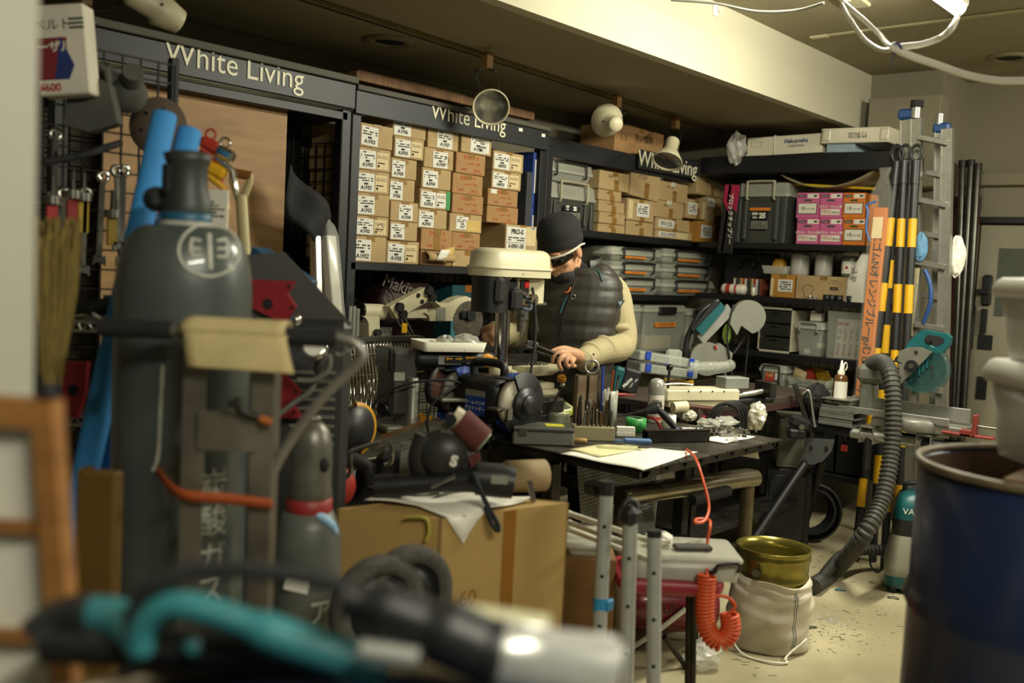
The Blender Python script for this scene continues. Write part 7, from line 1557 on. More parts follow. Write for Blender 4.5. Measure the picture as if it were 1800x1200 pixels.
# spanners and handles in a row
def spanner(lab, px, py, L_, mm, lean=0, wdt=.012, kind=0):
    q = ph(px, py, -.03); t = thing('spanner' if kind == 0 else 'hand_tool', lab, 'spanner' if kind == 0 else 'tool', M=T(*q) @ RZ(0) @ RY(lean), group='hand tools hung on the wire panel')
    MB().bb(-wdt/2, wdt/2, -.004, .004, -L_, -.03, .002).build('shank' if kind == 0 else 'handle', mm, t)
    if kind == 0:
        MB().lathe([(.008, -.005), (.017, -.005), (.017, .005), (.008, .005), (.008, -.005)], 18, T(0, 0, -.015) @ RX(90)).build('ring_end', mm, t)
        MB().prism([(-.016, -L_+.005), (.016, -L_+.005), (.018, -L_-.02), (.007, -L_-.012), (-.007, -L_-.012), (-.018, -L_-.02)], -.004, .004, XZ).build('open_jaw', mm, t)
    else:
        MB().tube([(0, 0, -.03), (0, 0, .03)], [.007, .005], 8).build('head', dsteel, t); MB().cyl((0, .0, -.04), (0, 0, -.02), wdt*.7, n=10).build('ferrule', steel, t)
names = ['leftmost', 'second', 'third', 'fourth', 'fifth', 'sixth']
for k, (px, py, L_, mm, ln) in enumerate(((98, 225, .16, chrome, 0), (182, 300, .22, chrome, 2), (205, 290, .20, steel, -3), (218, 290, .24, chrome, 0), (112, 330, .18, chrome, 0), (150, 330, .2, steel, 1))): spanner('chrome spanner hung on the wire panel, %s in the row' % names[k], px, py, L_, mm, ln, .014)
for k, (px, py, L_, mm, nm) in enumerate(((92, 330, .20, mat('grip_red', '9c2322', .5), 'red'), (128, 320, .2, mat('grip_red2', '8c1f22', .5), 'dark red'), (147, 325, .12, mat('grip_yellow', 'a88a18', .5), 'yellow'), (198, 355, .11, mat('grip_mustard', '8f7416', .5), 'mustard'))): spanner('%s handled tool hung on the wire panel' % nm, px, py, L_, mm, 0, .028, 1)
q = ph(160, 280, -.12); o0 = ph(90, 290, -.1); P = [ph(75, 285, -.1), ph(130, 275, -.11), ph(190, 258, -.11), ph(210, 252, -.05), ph(170, 265, -.12), ph(110, 282, -.1)]
one('black_cable', MB().tube(catmull([p-o0 for p in P], 6), .009, 8), rubber, 'thick black cable looped over the hung tools', 'cable', tuple(o0))
# chrome wire shelf with odds and ends below
a, b = dep(95, 562, 2.3), dep(255, 566, 2.3); t = thing('wire_shelf', 'chrome wire shelf unit behind the foam tubes', 'shelf', M=T(a.x, a.y, 0) @ RZ(CF)); Ls = (b-a).length; z1 = a.z
for (z_, nm) in ((z1, 0), (z1-.22, 1), (z1-.50, 2)):
    mb = MB()
    for y in (0, .3): mb.cyl((0, y, z_), (Ls, y, z_), .005, n=8).cyl((0, y, z_-.022), (Ls, y, z_-.022), .004, n=8)
    for k in range(14): mb.cyl((Ls*k/13, 0, z_+.004), (Ls*k/13, .3, z_+.004), .002, n=6)
    for k in range(8): mb.cyl((Ls*k/8, 0, z_), (Ls*(k+.5)/8, 0, z_-.022), .002, n=6).cyl((Ls*(k+.5)/8, 0, z_-.022), (Ls*(k+1)/8, 0, z_), .002, n=6)
    mb.build('wire_tier', chrome, t)
for x in (0, Ls):
    for y in (0, .3): MB().cyl((x, y, 0), (x, y, z1+.05), .011, n=12).build('post', chrome, t)
mwS = t.matrix_world.copy()
one('white_cloth', MB().sheet(lambda u, v: (.02+.12*u, .03+.2*v, .012+.06*u*v+.015*math.sin(6*u+4*v)), 8, 8, .004), paper, 'white folded cloth lying on the chrome wire shelf', 'cloth', M=mwS @ T(0, 0, z1))
one('black_hose_bundle', MB().tube(catmull([(.0, .05, .02), (.08, .02, .03), (.15, .05, .06), (.19, .1, .1)], 5), .014, 10).tube(catmull([(.0, .09, .02), (.1, .06, .02), (.19, .12, .04)], 5), .012, 10), rubber, 'bundle of black hose on the chrome wire shelf', 'hose', M=mwS @ T(0, 0, z1+.004))
for k in range(4): one('red_pliers', MB().tube([(0, 0, .01), (.09, .0, .03), (.15, .01, .055)], [.009, .008, .005], 8).tube([(0, .02, .01), (.09, .015, .03), (.15, .01, .055)], [.009, .008, .005], 8), [mat('plier_red', '85222a', .4), blackp][k % 2], '%s handled pliers lying on the middle wire tier, %s' % (['red', 'black'][k % 2], ['at the front', 'second from the front', 'third from the front', 'at the back'][k]), 'pliers', M=mwS @ T(.01+.01*k, .02+.06*k, z1-.215) @ RZ(6*k), group='pliers on the wire shelf')
# straw broom behind the post
q = dep(92, 410, 1.75); t = thing('straw_broom', 'straw broom standing bristles up by the grey post', 'broom', (q.x, q.y, 0)); st = mat('straw', '7d6a34', .9, 0, .2, 30, stretch=(8, 8, 1))
MB().cyl((0, 0, 0), (0, 0, q.z-.25), .012, n=10).build('stick', ply, t); rd = random.Random(3); mb = MB()
for k in range(130): a_ = rd.uniform(0, 6.28); r_ = .042*math.sqrt(rd.random()); mb.tube([(r_*.4*math.cos(a_), r_*.4*math.sin(a_), q.z-.27), (r_*math.cos(a_), r_*math.sin(a_), q.z-.1), (r_*1.1*math.cos(a_), r_*1.1*math.sin(a_), q.z+rd.uniform(-.03, .03))], .0035, 4)
o = mb.build('bristles', st, t); o['kind'] = 'stuff'; MB().cyl((0, 0, q.z-.29), (0, 0, q.z-.25), .020, n=12).build('binding', dgr, t)
# ------------------------------------------------------------------ big carton in the middle foreground
ck = mat('big_carton', 'a68850', .75, 0, .07, 4, bump=.05, bscale=30)
e = dep(775, 912, 2.30); zt_ = e.z
A = onz(1000, 883, zt_); B = onz(592, 893, zt_)
ux = (A-e); uy = (B-e); ux.z = uy.z = 0
t = thing('big_carton', 'big open-topped kraft carton loaded with power tools in the foreground', 'carton', (e.x, e.y, 0))
def slab(p, u_, v_, th):    # a wall between p and p+u, extruded inward along v, to the floor
    n_ = v_.normalized()*th; mb = MB(); base_ = [p, p+u_, p+u_+n_, p+n_]
    mb.add([(q.x, q.y, 0) for q in base_]+[(q.x, q.y, zt_) for q in base_], [(0, 1, 2, 3), (4, 5, 6, 7), (0, 1, 5, 4), (1, 2, 6, 5), (2, 3, 7, 6), (3, 0, 4, 7)]); return mb
O = Vector((0, 0, 0))
for p, u_, v_ in ((O, ux, uy), (O, uy, ux), (ux, uy, -ux), (uy, ux, -uy)): slab(p, u_, v_, .006).build('wall', ck, t)
mb = MB(); base_ = [O+ux*.01+uy*.01, ux*.99+uy*.01, ux*.99+uy*.99, ux*.01+uy*.99]
mb.add([(q.x, q.y, zt_-.008) for q in base_]+[(q.x, q.y, zt_-.002) for q in base_], [(0, 1, 2, 3), (4, 5, 6, 7), (0, 1, 5, 4), (1, 2, 6, 5), (2, 3, 7, 6), (3, 0, 4, 7)]); mb.build('top_flap', ck, t)
d_ = ux.normalized(); nf = Vector((d_.y, -d_.x, 0)) if Vector((d_.y, -d_.x, 0)).dot(uy) < 0 else Vector((-d_.y, d_.x, 0))
p = ux*.52+nf*.0008; tp = [p-d_*.018, p+d_*.018]
MB().add([(q.x, q.y, z) for z in (0, zt_) for q in (tp[0], tp[1], tp[1]+nf*.0008, tp[0]+nf*.0008)], [(0, 1, 2, 3), (4, 5, 6, 7), (0, 1, 5, 4), (1, 2, 6, 5), (2, 3, 7, 6), (3, 0, 4, 7)]).build('packing_tape', mat('tape_tan', '8c5f22', .35, 0, .06, 9), t)
an = math.degrees(math.atan2(d_.y, d_.x))
txt(t, 'J H-60', .05, T(*(ux*.12+nf*.001+Vector((0, 0, zt_-.20)))) @ RZ(an) @ RX(90), mat('faded_print', '85642f', .8), extrude=.0003)
TC = T(e.x, e.y, zt_) @ RZ(an)          # frame on the carton's top: x along the lit face, y inward
def tcp(px, py, h=0): return TC.inverted() @ onz(px, py, zt_+h)
tmx = TC
p1, p2, p3, p4 = tcp(640, 885), tcp(880, 925), tcp(940, 880), tcp(720, 862)
Dp = tcp(852, 905)
def cloth(u, v):
    p = p1*(1-u)*(1-v)+Vector((Dp.x, max(Dp.y, .0), 0))*u*(1-v)+p3*u*v+p4*(1-u)*v; p.z = .009+.004*math.sin(8*u+5*v)
    if v < .28 and u > .45: k = (.28-v)/.28*(1-abs(u-.75)/.3 if abs(u-.75) < .3 else 0); p.y = min(p.y, -.004) if k > .15 else p.y; p.z -= .085*max(0, k-.15); 
    return tuple(p)
one('cloth_rag', MB().sheet(cloth, 24, 14, .002), paper, 'white rag hanging over the edge of the big carton', 'rag', M=tmx)
# tools on the carton
def at_c(px, py, h): return onz(px, py, zt_+h)
q = at_c(790, 885, 0); s_ = scale_at(q); CM = T(q.x, q.y, zt_+.012) @ RZ(CF); f = lambda px, py, y=0: Vector(((px-790)*s_, y, (880-py)*s_)); f2 = lambda *pp: [(f(x, y).x, f(x, y).z) for x, y in pp]
t = thing('drum_sander', 'dark drum sander with red-brown abrasive roller lying on the big carton', 'sander', M=CM); dk = mat('tool_dark_grey', '2e2d2a', .45, 0, .1, 20); ab = mat('roller_red', '5a2a26', .85, 0, .1, 50, bump=.1, bscale=300)
MB().sph(f(775, 800), (.068, .05, .062), 20).build('motor', dk, t); MB().cyl(f(800, 740, .0), f(842, 775, .0), .036, n=28).build('abrasive_roller', ab, t); MB().cyl(f(788, 733, .0), f(801, 741, .0), .028, n=24).build('roller_rim', mat('rim_cream', 'c2b896', .5), t); MB().cyl(f(841, 775), f(845, 778), .030, n=24).build('roller_end', mat('end_greenish', '7f8a6c', .6), t)
MB().prism(f2((770, 745), (792, 728), (802, 742), (790, 770), (830, 800), (822, 812), (770, 770)), -.02, .02, XZ).build('bracket', mat('bracket_grey', '6d6b62', .4, .4), t); MB().cyl(f(787, 735, -.03), f(787, 735, -.045), .015, n=14).build('chrome_nut', chrome, t)
MB().tube(catmull([f(745, 770, .0), f(735, 810, .0), f(745, 850, .02)], 5), .03, 12).build('rear_handle', dk, t)
MB().prism(f2((820, 800), (838, 790), (842, 805), (826, 818)), .02, .03, XZ).build('red_shoe', ab, t)
t = thing('angle_grinder', 'black angle grinder with blue tape lying on the big carton', 'grinder', M=CM @ T(0, -.02, 0))
MB().tube([f(700, 858), f(760, 850), f(820, 842), f(850, 838)], [.028, .024, .030, .036], 16).build('grinder_body', blackp, t); MB().tube([f(835, 838), f(880, 840), f(902, 843)], [.040, .042, .038], 20).build('motor_housing', blackp, t)
txt(t, 'S', .035, FR(f(797, 800).x, -.052, f(797, 803).z, -12), paper, extrude=.0005, bold=.002)
MB().lathe([(.0425, -.018), (.0425, .018)], 18, T(*f(872, 842)) @ RY(88), a0=30, a1=160).build('blue_tape', mat('tape_paleblue', '7fa8cc', .6), t); MB().bb(f(876, 0).x-.02, f(876, 0).x+.02, -.0435, -.0425, f(0, 838).z-.002, f(0, 826).z+.002).build('spec_label', mat('spec_grey', '8c8a80', .6), t)
MB().tube(catmull([f(830, 820, -.05), f(845, 850, -.06), f(862, 880, -.07), f(876, 900, -.08), f(878, 912, -.085), f(866, 900, -.085), f(855, 875, -.07)], 6), .006, 8).build('wrist_strap', rubber, t)
MB().cyl(f(760, 850, -.04), f(800, 828, -.05), .006, n=8).build('side_rod', steel, t); MB().cyl(f(660, 862, .0), f(705, 858, .0), .030, n=16).build('gear_head', blackp, t)
q = at_c(925, 865, 0); s_ = scale_at(q); t = thing('card_tube', 'wide brown cardboard tube lying at the back of the big carton', 'tube', M=T(q.x, q.y, zt_+.044) @ RZ(CF+25)); MB().lathe([(.036, -.06), (.042, -.06), (.042, .05), (.036, .05), (.036, -.06)], 28, RY(90)).build('tube', mat('tube_brown', '8a7550', .7), t)
q = at_c(938, 882, 0); one('steel_flat', MB().bb(-.007, .007, -.003, .003, 0, .055, .001), steel, 'short steel flat standing at the carton corner', 'offcut', M=T(q.x, q.y, zt_) @ RZ(CF) @ RY(-14))
q = at_c(720, 880, 0)
for k, (dx, dy, L_, rz, mm, lab) in enumerate(((0, .03, .14, 18, steel, 'long steel strip lying on the rag, front one'), (.03, .07, .12, 30, alu, 'aluminium strip lying on the rag, middle one'), (-.03, .10, .10, 5, dsteel, 'dark steel strip lying on the rag, back one'), (.10, .05, .09, 40, steel, 'short steel strip lying crossways on the rag'), (-.07, .04, .08, -10, dsteel, 'short dark strip near the carton edge'), (.13, .10, .11, 12, steel, 'steel strip beside the grinder body'))):
    one('steel_strip', MB().bb(-L_/2, L_/2, -.009, .009, 0, .008, .001).cyl((L_*.3, 0, .008), (L_*.3, 0, .009), .004, n=8), mm, lab, 'offcut', M=T(q.x, q.y, zt_+.012) @ RZ(CF) @ T(dx, dy, 0) @ RZ(rz) @ RX(0), group='steel strips on the carton')
q = onz(735, 925, zt_-.02); one('yellow_twine', MB().tube(catmull([(-.03, 0, .02), (0, -.004, .024), (.02, -.004, .018), (.026, -.006, -.01), (.02, -.006, -.03)], 5), .004, 6), mat('twine', 'a59a3a', .8), 'scrap of yellow tape curled on the carton side', 'tape', M=T(*(dep(735, 925, 2.30))) @ RZ(CF))
# ------------------------------------------------------------------ behind the carton: trolley, grinder, rods
q = dep(640, 800, 2.75); s_ = 2.75/FPX; t = thing('engine_trolley', 'black engine on a trolley with chrome handle, yellow guard and red wheel', 'engine', M=T(q.x, q.y, 0) @ RZ(CF)); f = lambda px, py, y=0: Vector(((px-640)*s_, y, q.z+(800-py)*s_))
MB().bb(f(655, 0).x, f(735, 0).x, .06, .3, .25, f(0, 800).z, .02).build('engine_block', mdk, t)
for k in range(7): MB().box((f(738, 0).x, .10, f(0, 790+k*10).z), (.07, .12, .006), .001).build('cooling_fin', dsteel, t)
MB().tube(catmull([f(593, 833, -.02), f(612, 836, -.03), f(620, 825, -.03), f(619, 795, -.03), f(630, 786, -.03), f(680, 769, -.03), f(690, 780, -.03), f(690, 805, -.03), f(680, 812, -.03)], 5), .007, 10).build('chrome_handle', chrome, t)
MB().lathe([(.06, -.008), (.075, -.010), (.078, 0), (.075, .010), (.06, .008)], 30, T(*f(618, 760, .05)) @ RZ(55) @ RX(90), a0=-75, a1=95).build('yellow_guard', mat('guard_yellow', 'c08a18', .45), t); MB().lathe([(0, -.012), (.066, -.012), (.066, .012), (0, .012)], 24, T(*f(618, 760, .05)) @ RZ(55) @ RX(90)).build('guard_core', blackp, t)
MB().lathe([(0, -.01), (.055, -.01), (.06, 0), (.055, .01), (0, .01)], 28, T(*f(592, 858, -.01)) @ RZ(25) @ RX(90)).build('red_wheel_disc', mat('wheel_red', 'a02a20', .45), t); MB().torus(.075, .02, 30, 10, M=T(*f(605, 858, .03)) @ RZ(25) @ RX(90)).build('tyre', rubber, t)
MB().bb(f(715, 0).x-.016, f(715, 0).x+.016, -.02, -.015, f(0, 840).z, f(0, 772).z, .001).build('steel_bar', alu, t)
MB().bb(f(655, 0).x, f(770, 0).x, .02, .32, .05, .25, .004).build('trolley_bed', dsteel, t)
for sx in (670, 760): MB().cyl((f(sx, 0).x, .05, .06), (f(sx, 0).x, .09, .06), .06, n=20).build('wheel', rubber, t)
q = dep(700, 772, 2.62); cop = mat('copper_rod', 'b0835a', .3, .8, .1)
for k in range(5): one('welding_rod', MB().cyl((-.05, .012*k, -.025+.006*k), (.055, .012*k, .018+.006*k), .003, n=8), cop if k > 2 else chrome, '%s welding rod, %s in the bundle above the chrome handle' % ('copper' if k > 2 else 'silver', ['first', 'second', 'third', 'fourth', 'fifth'][k]), 'rod', M=T(*q) @ RZ(CF), group='welding rods behind the carton')
# ------------------------------------------------------------------ upturned dolly wheels
q = dep(650, 1060, 1.95); s_ = 1.95/FPX; t = thing('folded_dolly', 'folded dolly standing upright with two grey rubber wheels at the top', 'dolly', M=T(q.x, q.y, 0) @ RZ(CF)); tr = mat('tyre_grey', '4a4740', .9, 0, .2, 60, bump=.4, bscale=120)
R_ = 92*s_
for k, (px, py, dy) in enumerate(((664, 1066, 0), (712, 1058, .05))):
    c = Vector(((px-650)*s_, dy, q.z+(1060-py)*s_)); M_ = T(*c) @ RZ(38) @ RX(90)
    MB().lathe([(R_*.68, -.018), (R_*.92, -.020), (R_, -.010), (R_, .010), (R_*.92, .020), (R_*.68, .018), (R_*.68, -.018)], 36, M_).build('tyre', tr, t); MB().lathe([(0, -.012), (R_*.7, -.012), (R_*.7, .012), (0, .012)], 30, M_).build('rim', blackp, t); MB().lathe([(0, -.022), (R_*.22, -.022), (R_*.22, .022), (0, .022)], 16, M_).build('hub', dgr, t)
c = Vector(((688-650)*s_, .02, q.z)); MB().tube([(c.x+.05, -.0, c.z), (c.x-.04, .05, c.z)], .010, 10).build('axle', dsteel, t)
for dx in (-.05, .06): MB().tube([(c.x+dx, .03, 0), (c.x+dx, .03, c.z-.0)], .011, 10).build('upright', dsteel, t)
MB().bb(c.x-.10, c.x+.11, -.03, .1, 0, .012, .003).build('foot', dsteel, t)
# ------------------------------------------------------------------ three silver tubes of a folded trestle
al3 = mat('satin_tube', 'a9aaa4', .4, .25, .06, 20)
t = None
for i, (px, py, bx, by, dp, r_, lab) in enumerate(((1066, 848, 1052, 1140, 2.50, .0185, 'tall satin tube with black cap and blue tape, leftmost of three'), (1108, 906, 1100, 1200, 2.42, .0185, 'satin tube with black clamp top, middle of three'), (1150, 934, 1149, 1200, 2.40, .0175, 'short satin tube with black cap, rightmost of three'))):
    a, b = dep(px, py, dp), dep(bx, by, dp); b = a+(b-a)*((a.z)/(a.z-b.z)); v = a-b
    t = thing('trestle_tube', lab, 'tube', tuple(b), 0, 'satin metal tubes in the foreground'); MB().cyl((0, 0, 0), v, r_, n=20).build('tube', al3, t)
    MB().cyl(v*.965 if i == 0 else v*.985, v*1.0+Vector((0, 0, .004)), r_*1.06, n=20).build('end_cap', blackp, t)
    tc_ = Vector((0, 0, 0))
    for k in range(6):
        P = v*(.18+.14*k); n_ = (CAMP-(b+P)); n_.z = 0; n_.normalize(); MB().cyl(P+n_*(r_-.001), P+n_*(r_+.0006), .005, n=10).build('hole', ink, t)
    if i == 1: MB().box((0, 0, 0), (.055, .05, .05), .014, T(*(v+Vector((.0, 0, .0))))).torus(.018, .007, 14, 8, M=T(*(v+Vector((0, 0, .02)))) @ RZ(CF) @ RX(70)).build('clamp', blackp, t)
    if i == 0:
        P = v*((dep(1060, 1062, dp).z)/v.z); MB().cyl(P-Vector((0, 0, .018)), P+Vector((0, 0, .018)), r_*1.04, n=20).box((P.x+.012, P.y-.018, P.z), (.03, .012, .03), .004).build('blue_tape', mat('tape_bright_blue', '2a86b8', .45), t)
for k, (x0, y0, x1, y1) in enumerate(((1000, 902, 1140, 950), (1000, 918, 1100, 955), (1000, 930, 1145, 985))):
    a, b = dep(x0, y0, 2.72), dep(x1, y1, 2.46); one('thin_rod', MB().cyl((0, 0, 0), b-a, .0075, n=12).cyl((0, 0, 0), (b-a)*.02, .009, n=12), white, 'thin white rod slanting behind the silver tubes, %s of three' % ['upper', 'middle', 'lower'][k], 'rod', tuple(a), 0, 'thin white rods')
# ------------------------------------------------------------------ compressor, red tray, clear box, coil hose
q = onz(1190, 1165, 0); cxp = Vector((q.x+.10, q.y+.12, 0)); cr_ = mat('compressor_red', '6e1420', .3, .1, .08, 10, coat=.4)
t = thing('air_compressor', 'small dark red air compressor on the floor beside the pail', 'compressor', M=T(*cxp) @ RZ(CF+6))
rg = []
for x, r_ in ((-.20, .03), (-.185, .075), (-.15, .098), (-.10, .105), (.10, .105), (.15, .098), (.185, .075), (.20, .03)): rg.append([(x, r_*math.cos(R(a)), .17+r_*math.sin(R(a))) for a in range(0, 360, 15)])
MB().loft(rg).build('tank', cr_, t); txt(t, 'PUMA', .05, FR(.0, -.107, .18, -4), mat('decal_dark', '35101a', .4), extrude=.0003)
MB().bb(-.12, .10, -.06, .08, .27, .42, .02).build('motor', blackp, t); MB().bb(-.02, .14, -.08, .0, .28, .40, .012).build('pump_head', dsteel, t)
for k in range(5): MB().box((.06, -.085, .30+.02*k), (.15, .012, .006)).build('fin', steel, t)
MB().cyl((.12, -.09, .33), (.12, -.13, .33), .018, n=14).build('pressure_gauge', steel, t); MB().bb(.02, .07, -.095, -.075, .30, .36, .004).build('rating_plate', mat('plate_grey', '77776e', .5), t)
for sx in (-.14, .14):
    for sy in (-.07, .07): MB().cyl((sx, sy, 0), (sx, sy, .09), .014, .01, 10).build('foot', rubber, t)
MB().tube([(-.16, -.09, .02), (-.06, -.11, .10), (.04, -.12, .19)], .010, 8).build('white_leg', white, t)
zc_ = dep(1180, 1012, 2.85).z
q = dep(1175, 1015, 2.85); stt = thing('red_stool', 'red topped stool under the clear box by the silver tubes', 'stool', M=T(q.x, q.y, 0) @ RZ(CF)); rs = mat('stool_red', '8f1f2c', .45)
MB().loft([[(x, y+.05, z) for x, y in rrect(.30*k_, .26*k_, .05, 4)] for z, k_ in ((q.z-.03, .9), (q.z-.02, 1), (q.z+.0, 1.02), (q.z+.008, .98))]).build('seat', rs, stt)
for sx in (-.10, .10):
    for sy in (.08, .16): MB().cyl((sx*1.15, sy, .0), (sx*.9, sy, q.z-.03), .010, n=10).build('leg', dsteel, stt)
W = (1285-1100)*2.85/FPX
t = thing('clear_case', 'clear plastic case with black handle resting on the red stool', 'case', M=T(q.x, q.y, q.z+.0085) @ RZ(CF) @ T(.045, -.05, 0)); cl3 = clearplastic('milky_plastic', 'c6c4b4', .6, .3)
tub(MB(), W, .20, .060, .003, .006).build('case', cl3, t); MB().loft([[(x, y, z) for x, y in rrect(W+k_, .20+k_, .015, 3, 0, .10)] for z, k_ in ((.056, .008), (.062, .012), (.068, .004), (.072, -.006))]).build('lid', cl3, t)
MB().tube(catmull([(W*.18, -.006, .030), (W*.24, -.018, .036), (W*.26, -.024, .055), (W*.42, -.022, .064), (W*.47, -.015, .050), (W*.46, -.006, .036)], 5), .0055, 8).build('handle', blackp, t)
for k, (mm, x) in enumerate(((redink, -.08), (labb, -.02), (mat('blue_bits', '2c3a8c', .5), .03), (white, -.05), (dsteel, .07))): MB().box((x, .08+.02*(k % 3), .025+.008*(k % 2)), (.05, .05, .035), .006).build('contents', mm, t)
one('dark_file', MB().bb(-.055, .055, -.02, .02, 0, .014, .004), mat('file_dark', '3b3730', .6), 'dark oilstone lying on the clear case', 'stone', M=t.matrix_world @ T(.02, .06, .074) @ RZ(8))
one('crumpled_receipt', crumple(.04, .03, .02, 71, amp=.2), paper, 'crumpled paper lying on the clear case', 'paper', M=t.matrix_world @ T(-.07, .09, .094))
# second clear box to the left behind the tubes
q2 = dep(1030, 968, 2.85); t = lidded('small clear case behind the leftmost silver tube', T(q2.x, q2.y, q2.z-.02) @ RZ(CF), .13, .14, .06, cl3, cl3, None, None, .02); one('side_carton', MB().bb(-.12, .09, .0, .2, 0, q2.z-.021, .004).bb(-.12, .09, -.001, .0, (q2.z-.02)*.6, (q2.z-.02)*.6+.002), mat('carton_brown', '7d5c34', .8, 0, .1, 8), 'brown carton behind the silver tubes', 'carton', M=T(q2.x, q2.y, 0) @ RZ(CF))  # the carton is one even brown, darker than the kraft ones
# coil hose
def coilpts(path, r0, turns):
    P = catmull(path, 24); L = [0]
    for i in range(1, len(P)): L.append(L[-1]+(P[i]-P[i-1]).length)
    out = []; n = turns*14; nrm = None
    for k in range(n+1):
        s_ = L[-1]*k/n; i = max(1, next((j for j in range(len(L)) if L[j] >= s_), len(L)-1)); a_ = (s_-L[i-1])/max(1e-9, L[i]-L[i-1]); c = P[i-1]+(P[i]-P[i-1])*a_; tg = (P[min(i+1, len(P)-1)]-P[max(i-2, 0)]).normalized()
        if nrm is None: nrm = tg.orthogonal().normalized()
        nrm = (nrm-tg*nrm.dot(tg)).normalized(); b = tg.cross(nrm); th = 2*math.pi*turns*k/n
        out.append(c+(nrm*math.cos(th)+b*math.sin(th))*r0)
    return out
D0 = 2.78
path = [dep(1243, 1010, D0), dep(1240, 1050, D0), dep(1240, 1085, D0), dep(1248, 1115, D0), dep(1268, 1128, D0), dep(1284, 1108, D0), dep(1282, 1078, D0)]
o0 = path[3]; t = thing('coil_hose', 'bright orange coiled air hose hanging in front of the pail', 'hose', tuple(o0))
MB().tube([p-o0 for p in coilpts(path, .0235, 30)], .0052, 7).build('coil', orh, t)
e1 = t7(1045, 745, ZT+.01); pts = [e1, dep(1222, 805, 3.15), dep(1236, 845, 3.05), dep(1246, 890, 3.0), dep(1238, 915, 2.95), dep(1222, 918, 2.93), dep(1226, 912, 2.96), dep(1246, 914, 2.96), dep(1248, 925, 2.9), dep(1243, 960, 2.88), path[0]]
MB().tube([p-o0 for p in catmull(pts, 7)], .0048, 8).build('straight_run', orh, t)
MB().tube([p-o0 for p in catmull([path[-1], dep(1292, 1065, D0), dep(1280, 1050, D0), dep(1258, 1046, D0)], 6)], .0048, 8).build('tail', orh, t)
# ------------------------------------------------------------------ brass-coloured pail in a white sack
q = onz(1348, 1128, 0); t = thing('metal_pail', 'brass-coloured metal pail wrapped in a white woven sack on the floor', 'pail', (q.x, q.y, 0)); rp = .143; hp_ = dep(1352, 955, (q-CAMP).dot(_fw)).z
br = mat('brass_lacquer', '8f8440', .25, .75, .12, 8)
MB().lathe([(0, .004), (rp*.93, .004), (rp*.95, .0), (rp*.95, hp_*.66), (rp*.98, hp_*.68), (rp*.98, hp_*.72), (rp*.955, hp_*.74), (rp*.97, hp_*.88), (rp*1.0, hp_*.90), (rp*1.0, hp_*.93), (rp*.98, hp_*.95), (rp*.98, hp_*.985), (rp*1.015, hp_*.995), (rp*1.015, hp_), (rp*.96, hp_), (rp*.94, hp_*.9), (rp*.93, .012), (0, .012)], 48).build('pail_body', br, t)
e = RZ(CF) @ Vector((-rp*.62, -rp*.80, hp_*.80)); MB().cyl(e, e*1.0+(RZ(CF) @ Vector((-.008, -.012, 0))), .014, n=14).build('handle_boss', steel, t)
sk = mat('woven_sack', 'cfc5b0', .7, 0, .08, 8, bump=.35, bscale=26)
rd = random.Random(2); ph_ = [rd.uniform(0, 6.28) for _ in range(6)]
def sack(u, v):
    a = 2*math.pi*u; z = .004+hp_*.74*v; r_ = rp*(1.05+.06*math.sin(math.pi*v))+.004*math.sin(3*a+9*v+ph_[0])+.003*math.sin(7*a-14*v+ph_[1])+.0025*math.sin(26*v+2*math.sin(2*a+ph_[2]))+(.006*math.sin(40*v+3*a) if v > .8 else 0)
    z += .018*math.sin(a+ph_[3])*v*v+.006*math.sin(4*a)*v**4
    return (r_*math.cos(a), r_*math.sin(a), z)
MB().sheet(sack, 64, 30, .002).build('sack', sk, t)
for k, (a_, mm) in enumerate(((24, mat('stripe_blue', '4a5a8c', .7)), (20.5, mat('stripe_green', '4f7a58', .7)))):
    u = (CF-90+a_+0)/360 % 1; MB().tube([Vector(sack(u, .03+.95*i/24))*1.008+Vector((0, 0, 0)) for i in range(25)], .0013, 5).build('woven_stripe', mm, t)
P = [RZ(CF) @ Vector((x, y, z)) for x, y, z in ((-.17, -.10, .05), (-.13, -.165, .008), (-.05, -.225, .008), (.015, -.225, .008), (.02, -.19, .01), (.05, -.165, .03), (.12, -.11, .06))]
one('cord_loop', MB().tube(catmull(P, 6), .0045, 8), white, 'white cord looped on the floor round the pail', 'cord', (q.x, q.y, 0))
# ------------------------------------------------------------------ blue drum with stacked tubs
nav = mat('drum_navy', '16233f', .35, .1, .12, 5, coat=.15)
def drum(lab, c, zb0, R_, Hd, open_=True):
    t = thing('steel_drum', lab, 'drum', (c.x, c.y, zb0), 0, 'navy steel drums')
    pr = [(0, 0), (R_*.97, 0), (R_, .012), (R_*.985, .02), (R_*.985, Hd*.30), (R_*1.025, Hd*.33), (R_*.985, Hd*.36), (R_*.985, Hd*.63), (R_*1.025, Hd*.66), (R_*.985, Hd*.69), (R_*.985, Hd-.015)]
    if open_: pr += [(R_*.965, Hd-.015), (R_*.965, .02), (0, .02)]
    else: pr += [(0, Hd-.015)]
    MB().lathe(pr, 64).build('barrel', nav, t); MB().torus(R_*.985, .009, 64, 8, M=T(0, 0, Hd-.009)).build('rim', mat('rim_worn', '6b5f4a', .5, .3, .3, 20), t)
    if open_: MB().lathe([(R_*.96, .03), (R_*.962, Hd-.02)], 64).build('rusty_inside', mat('rust_inside', '4a3422', .8, 0, .2, 8), t)
    return t
def pallet(c, h, lab):
    t = thing('wood_pallet', lab, 'pallet', (c.x, c.y, 0)); pw = wood('pallet_wood', '8c7048', '6b5334', .8, 3, (8, 1, 1))
    for k in range(5): MB().bb(-.36, .36, -.36+.155*k, -.26+.155*k, h-.02, h, .003).build('board', pw, t)
    for y in (-.3, 0, .3): MB().bb(-.35+.0, .35, y-.04, y+.04, 0, h-.02, .004).build('bearer', pw, t)
RD = .285
c = dep(1625+250, 822, 2.03); zr_ = c.z; HD = .88
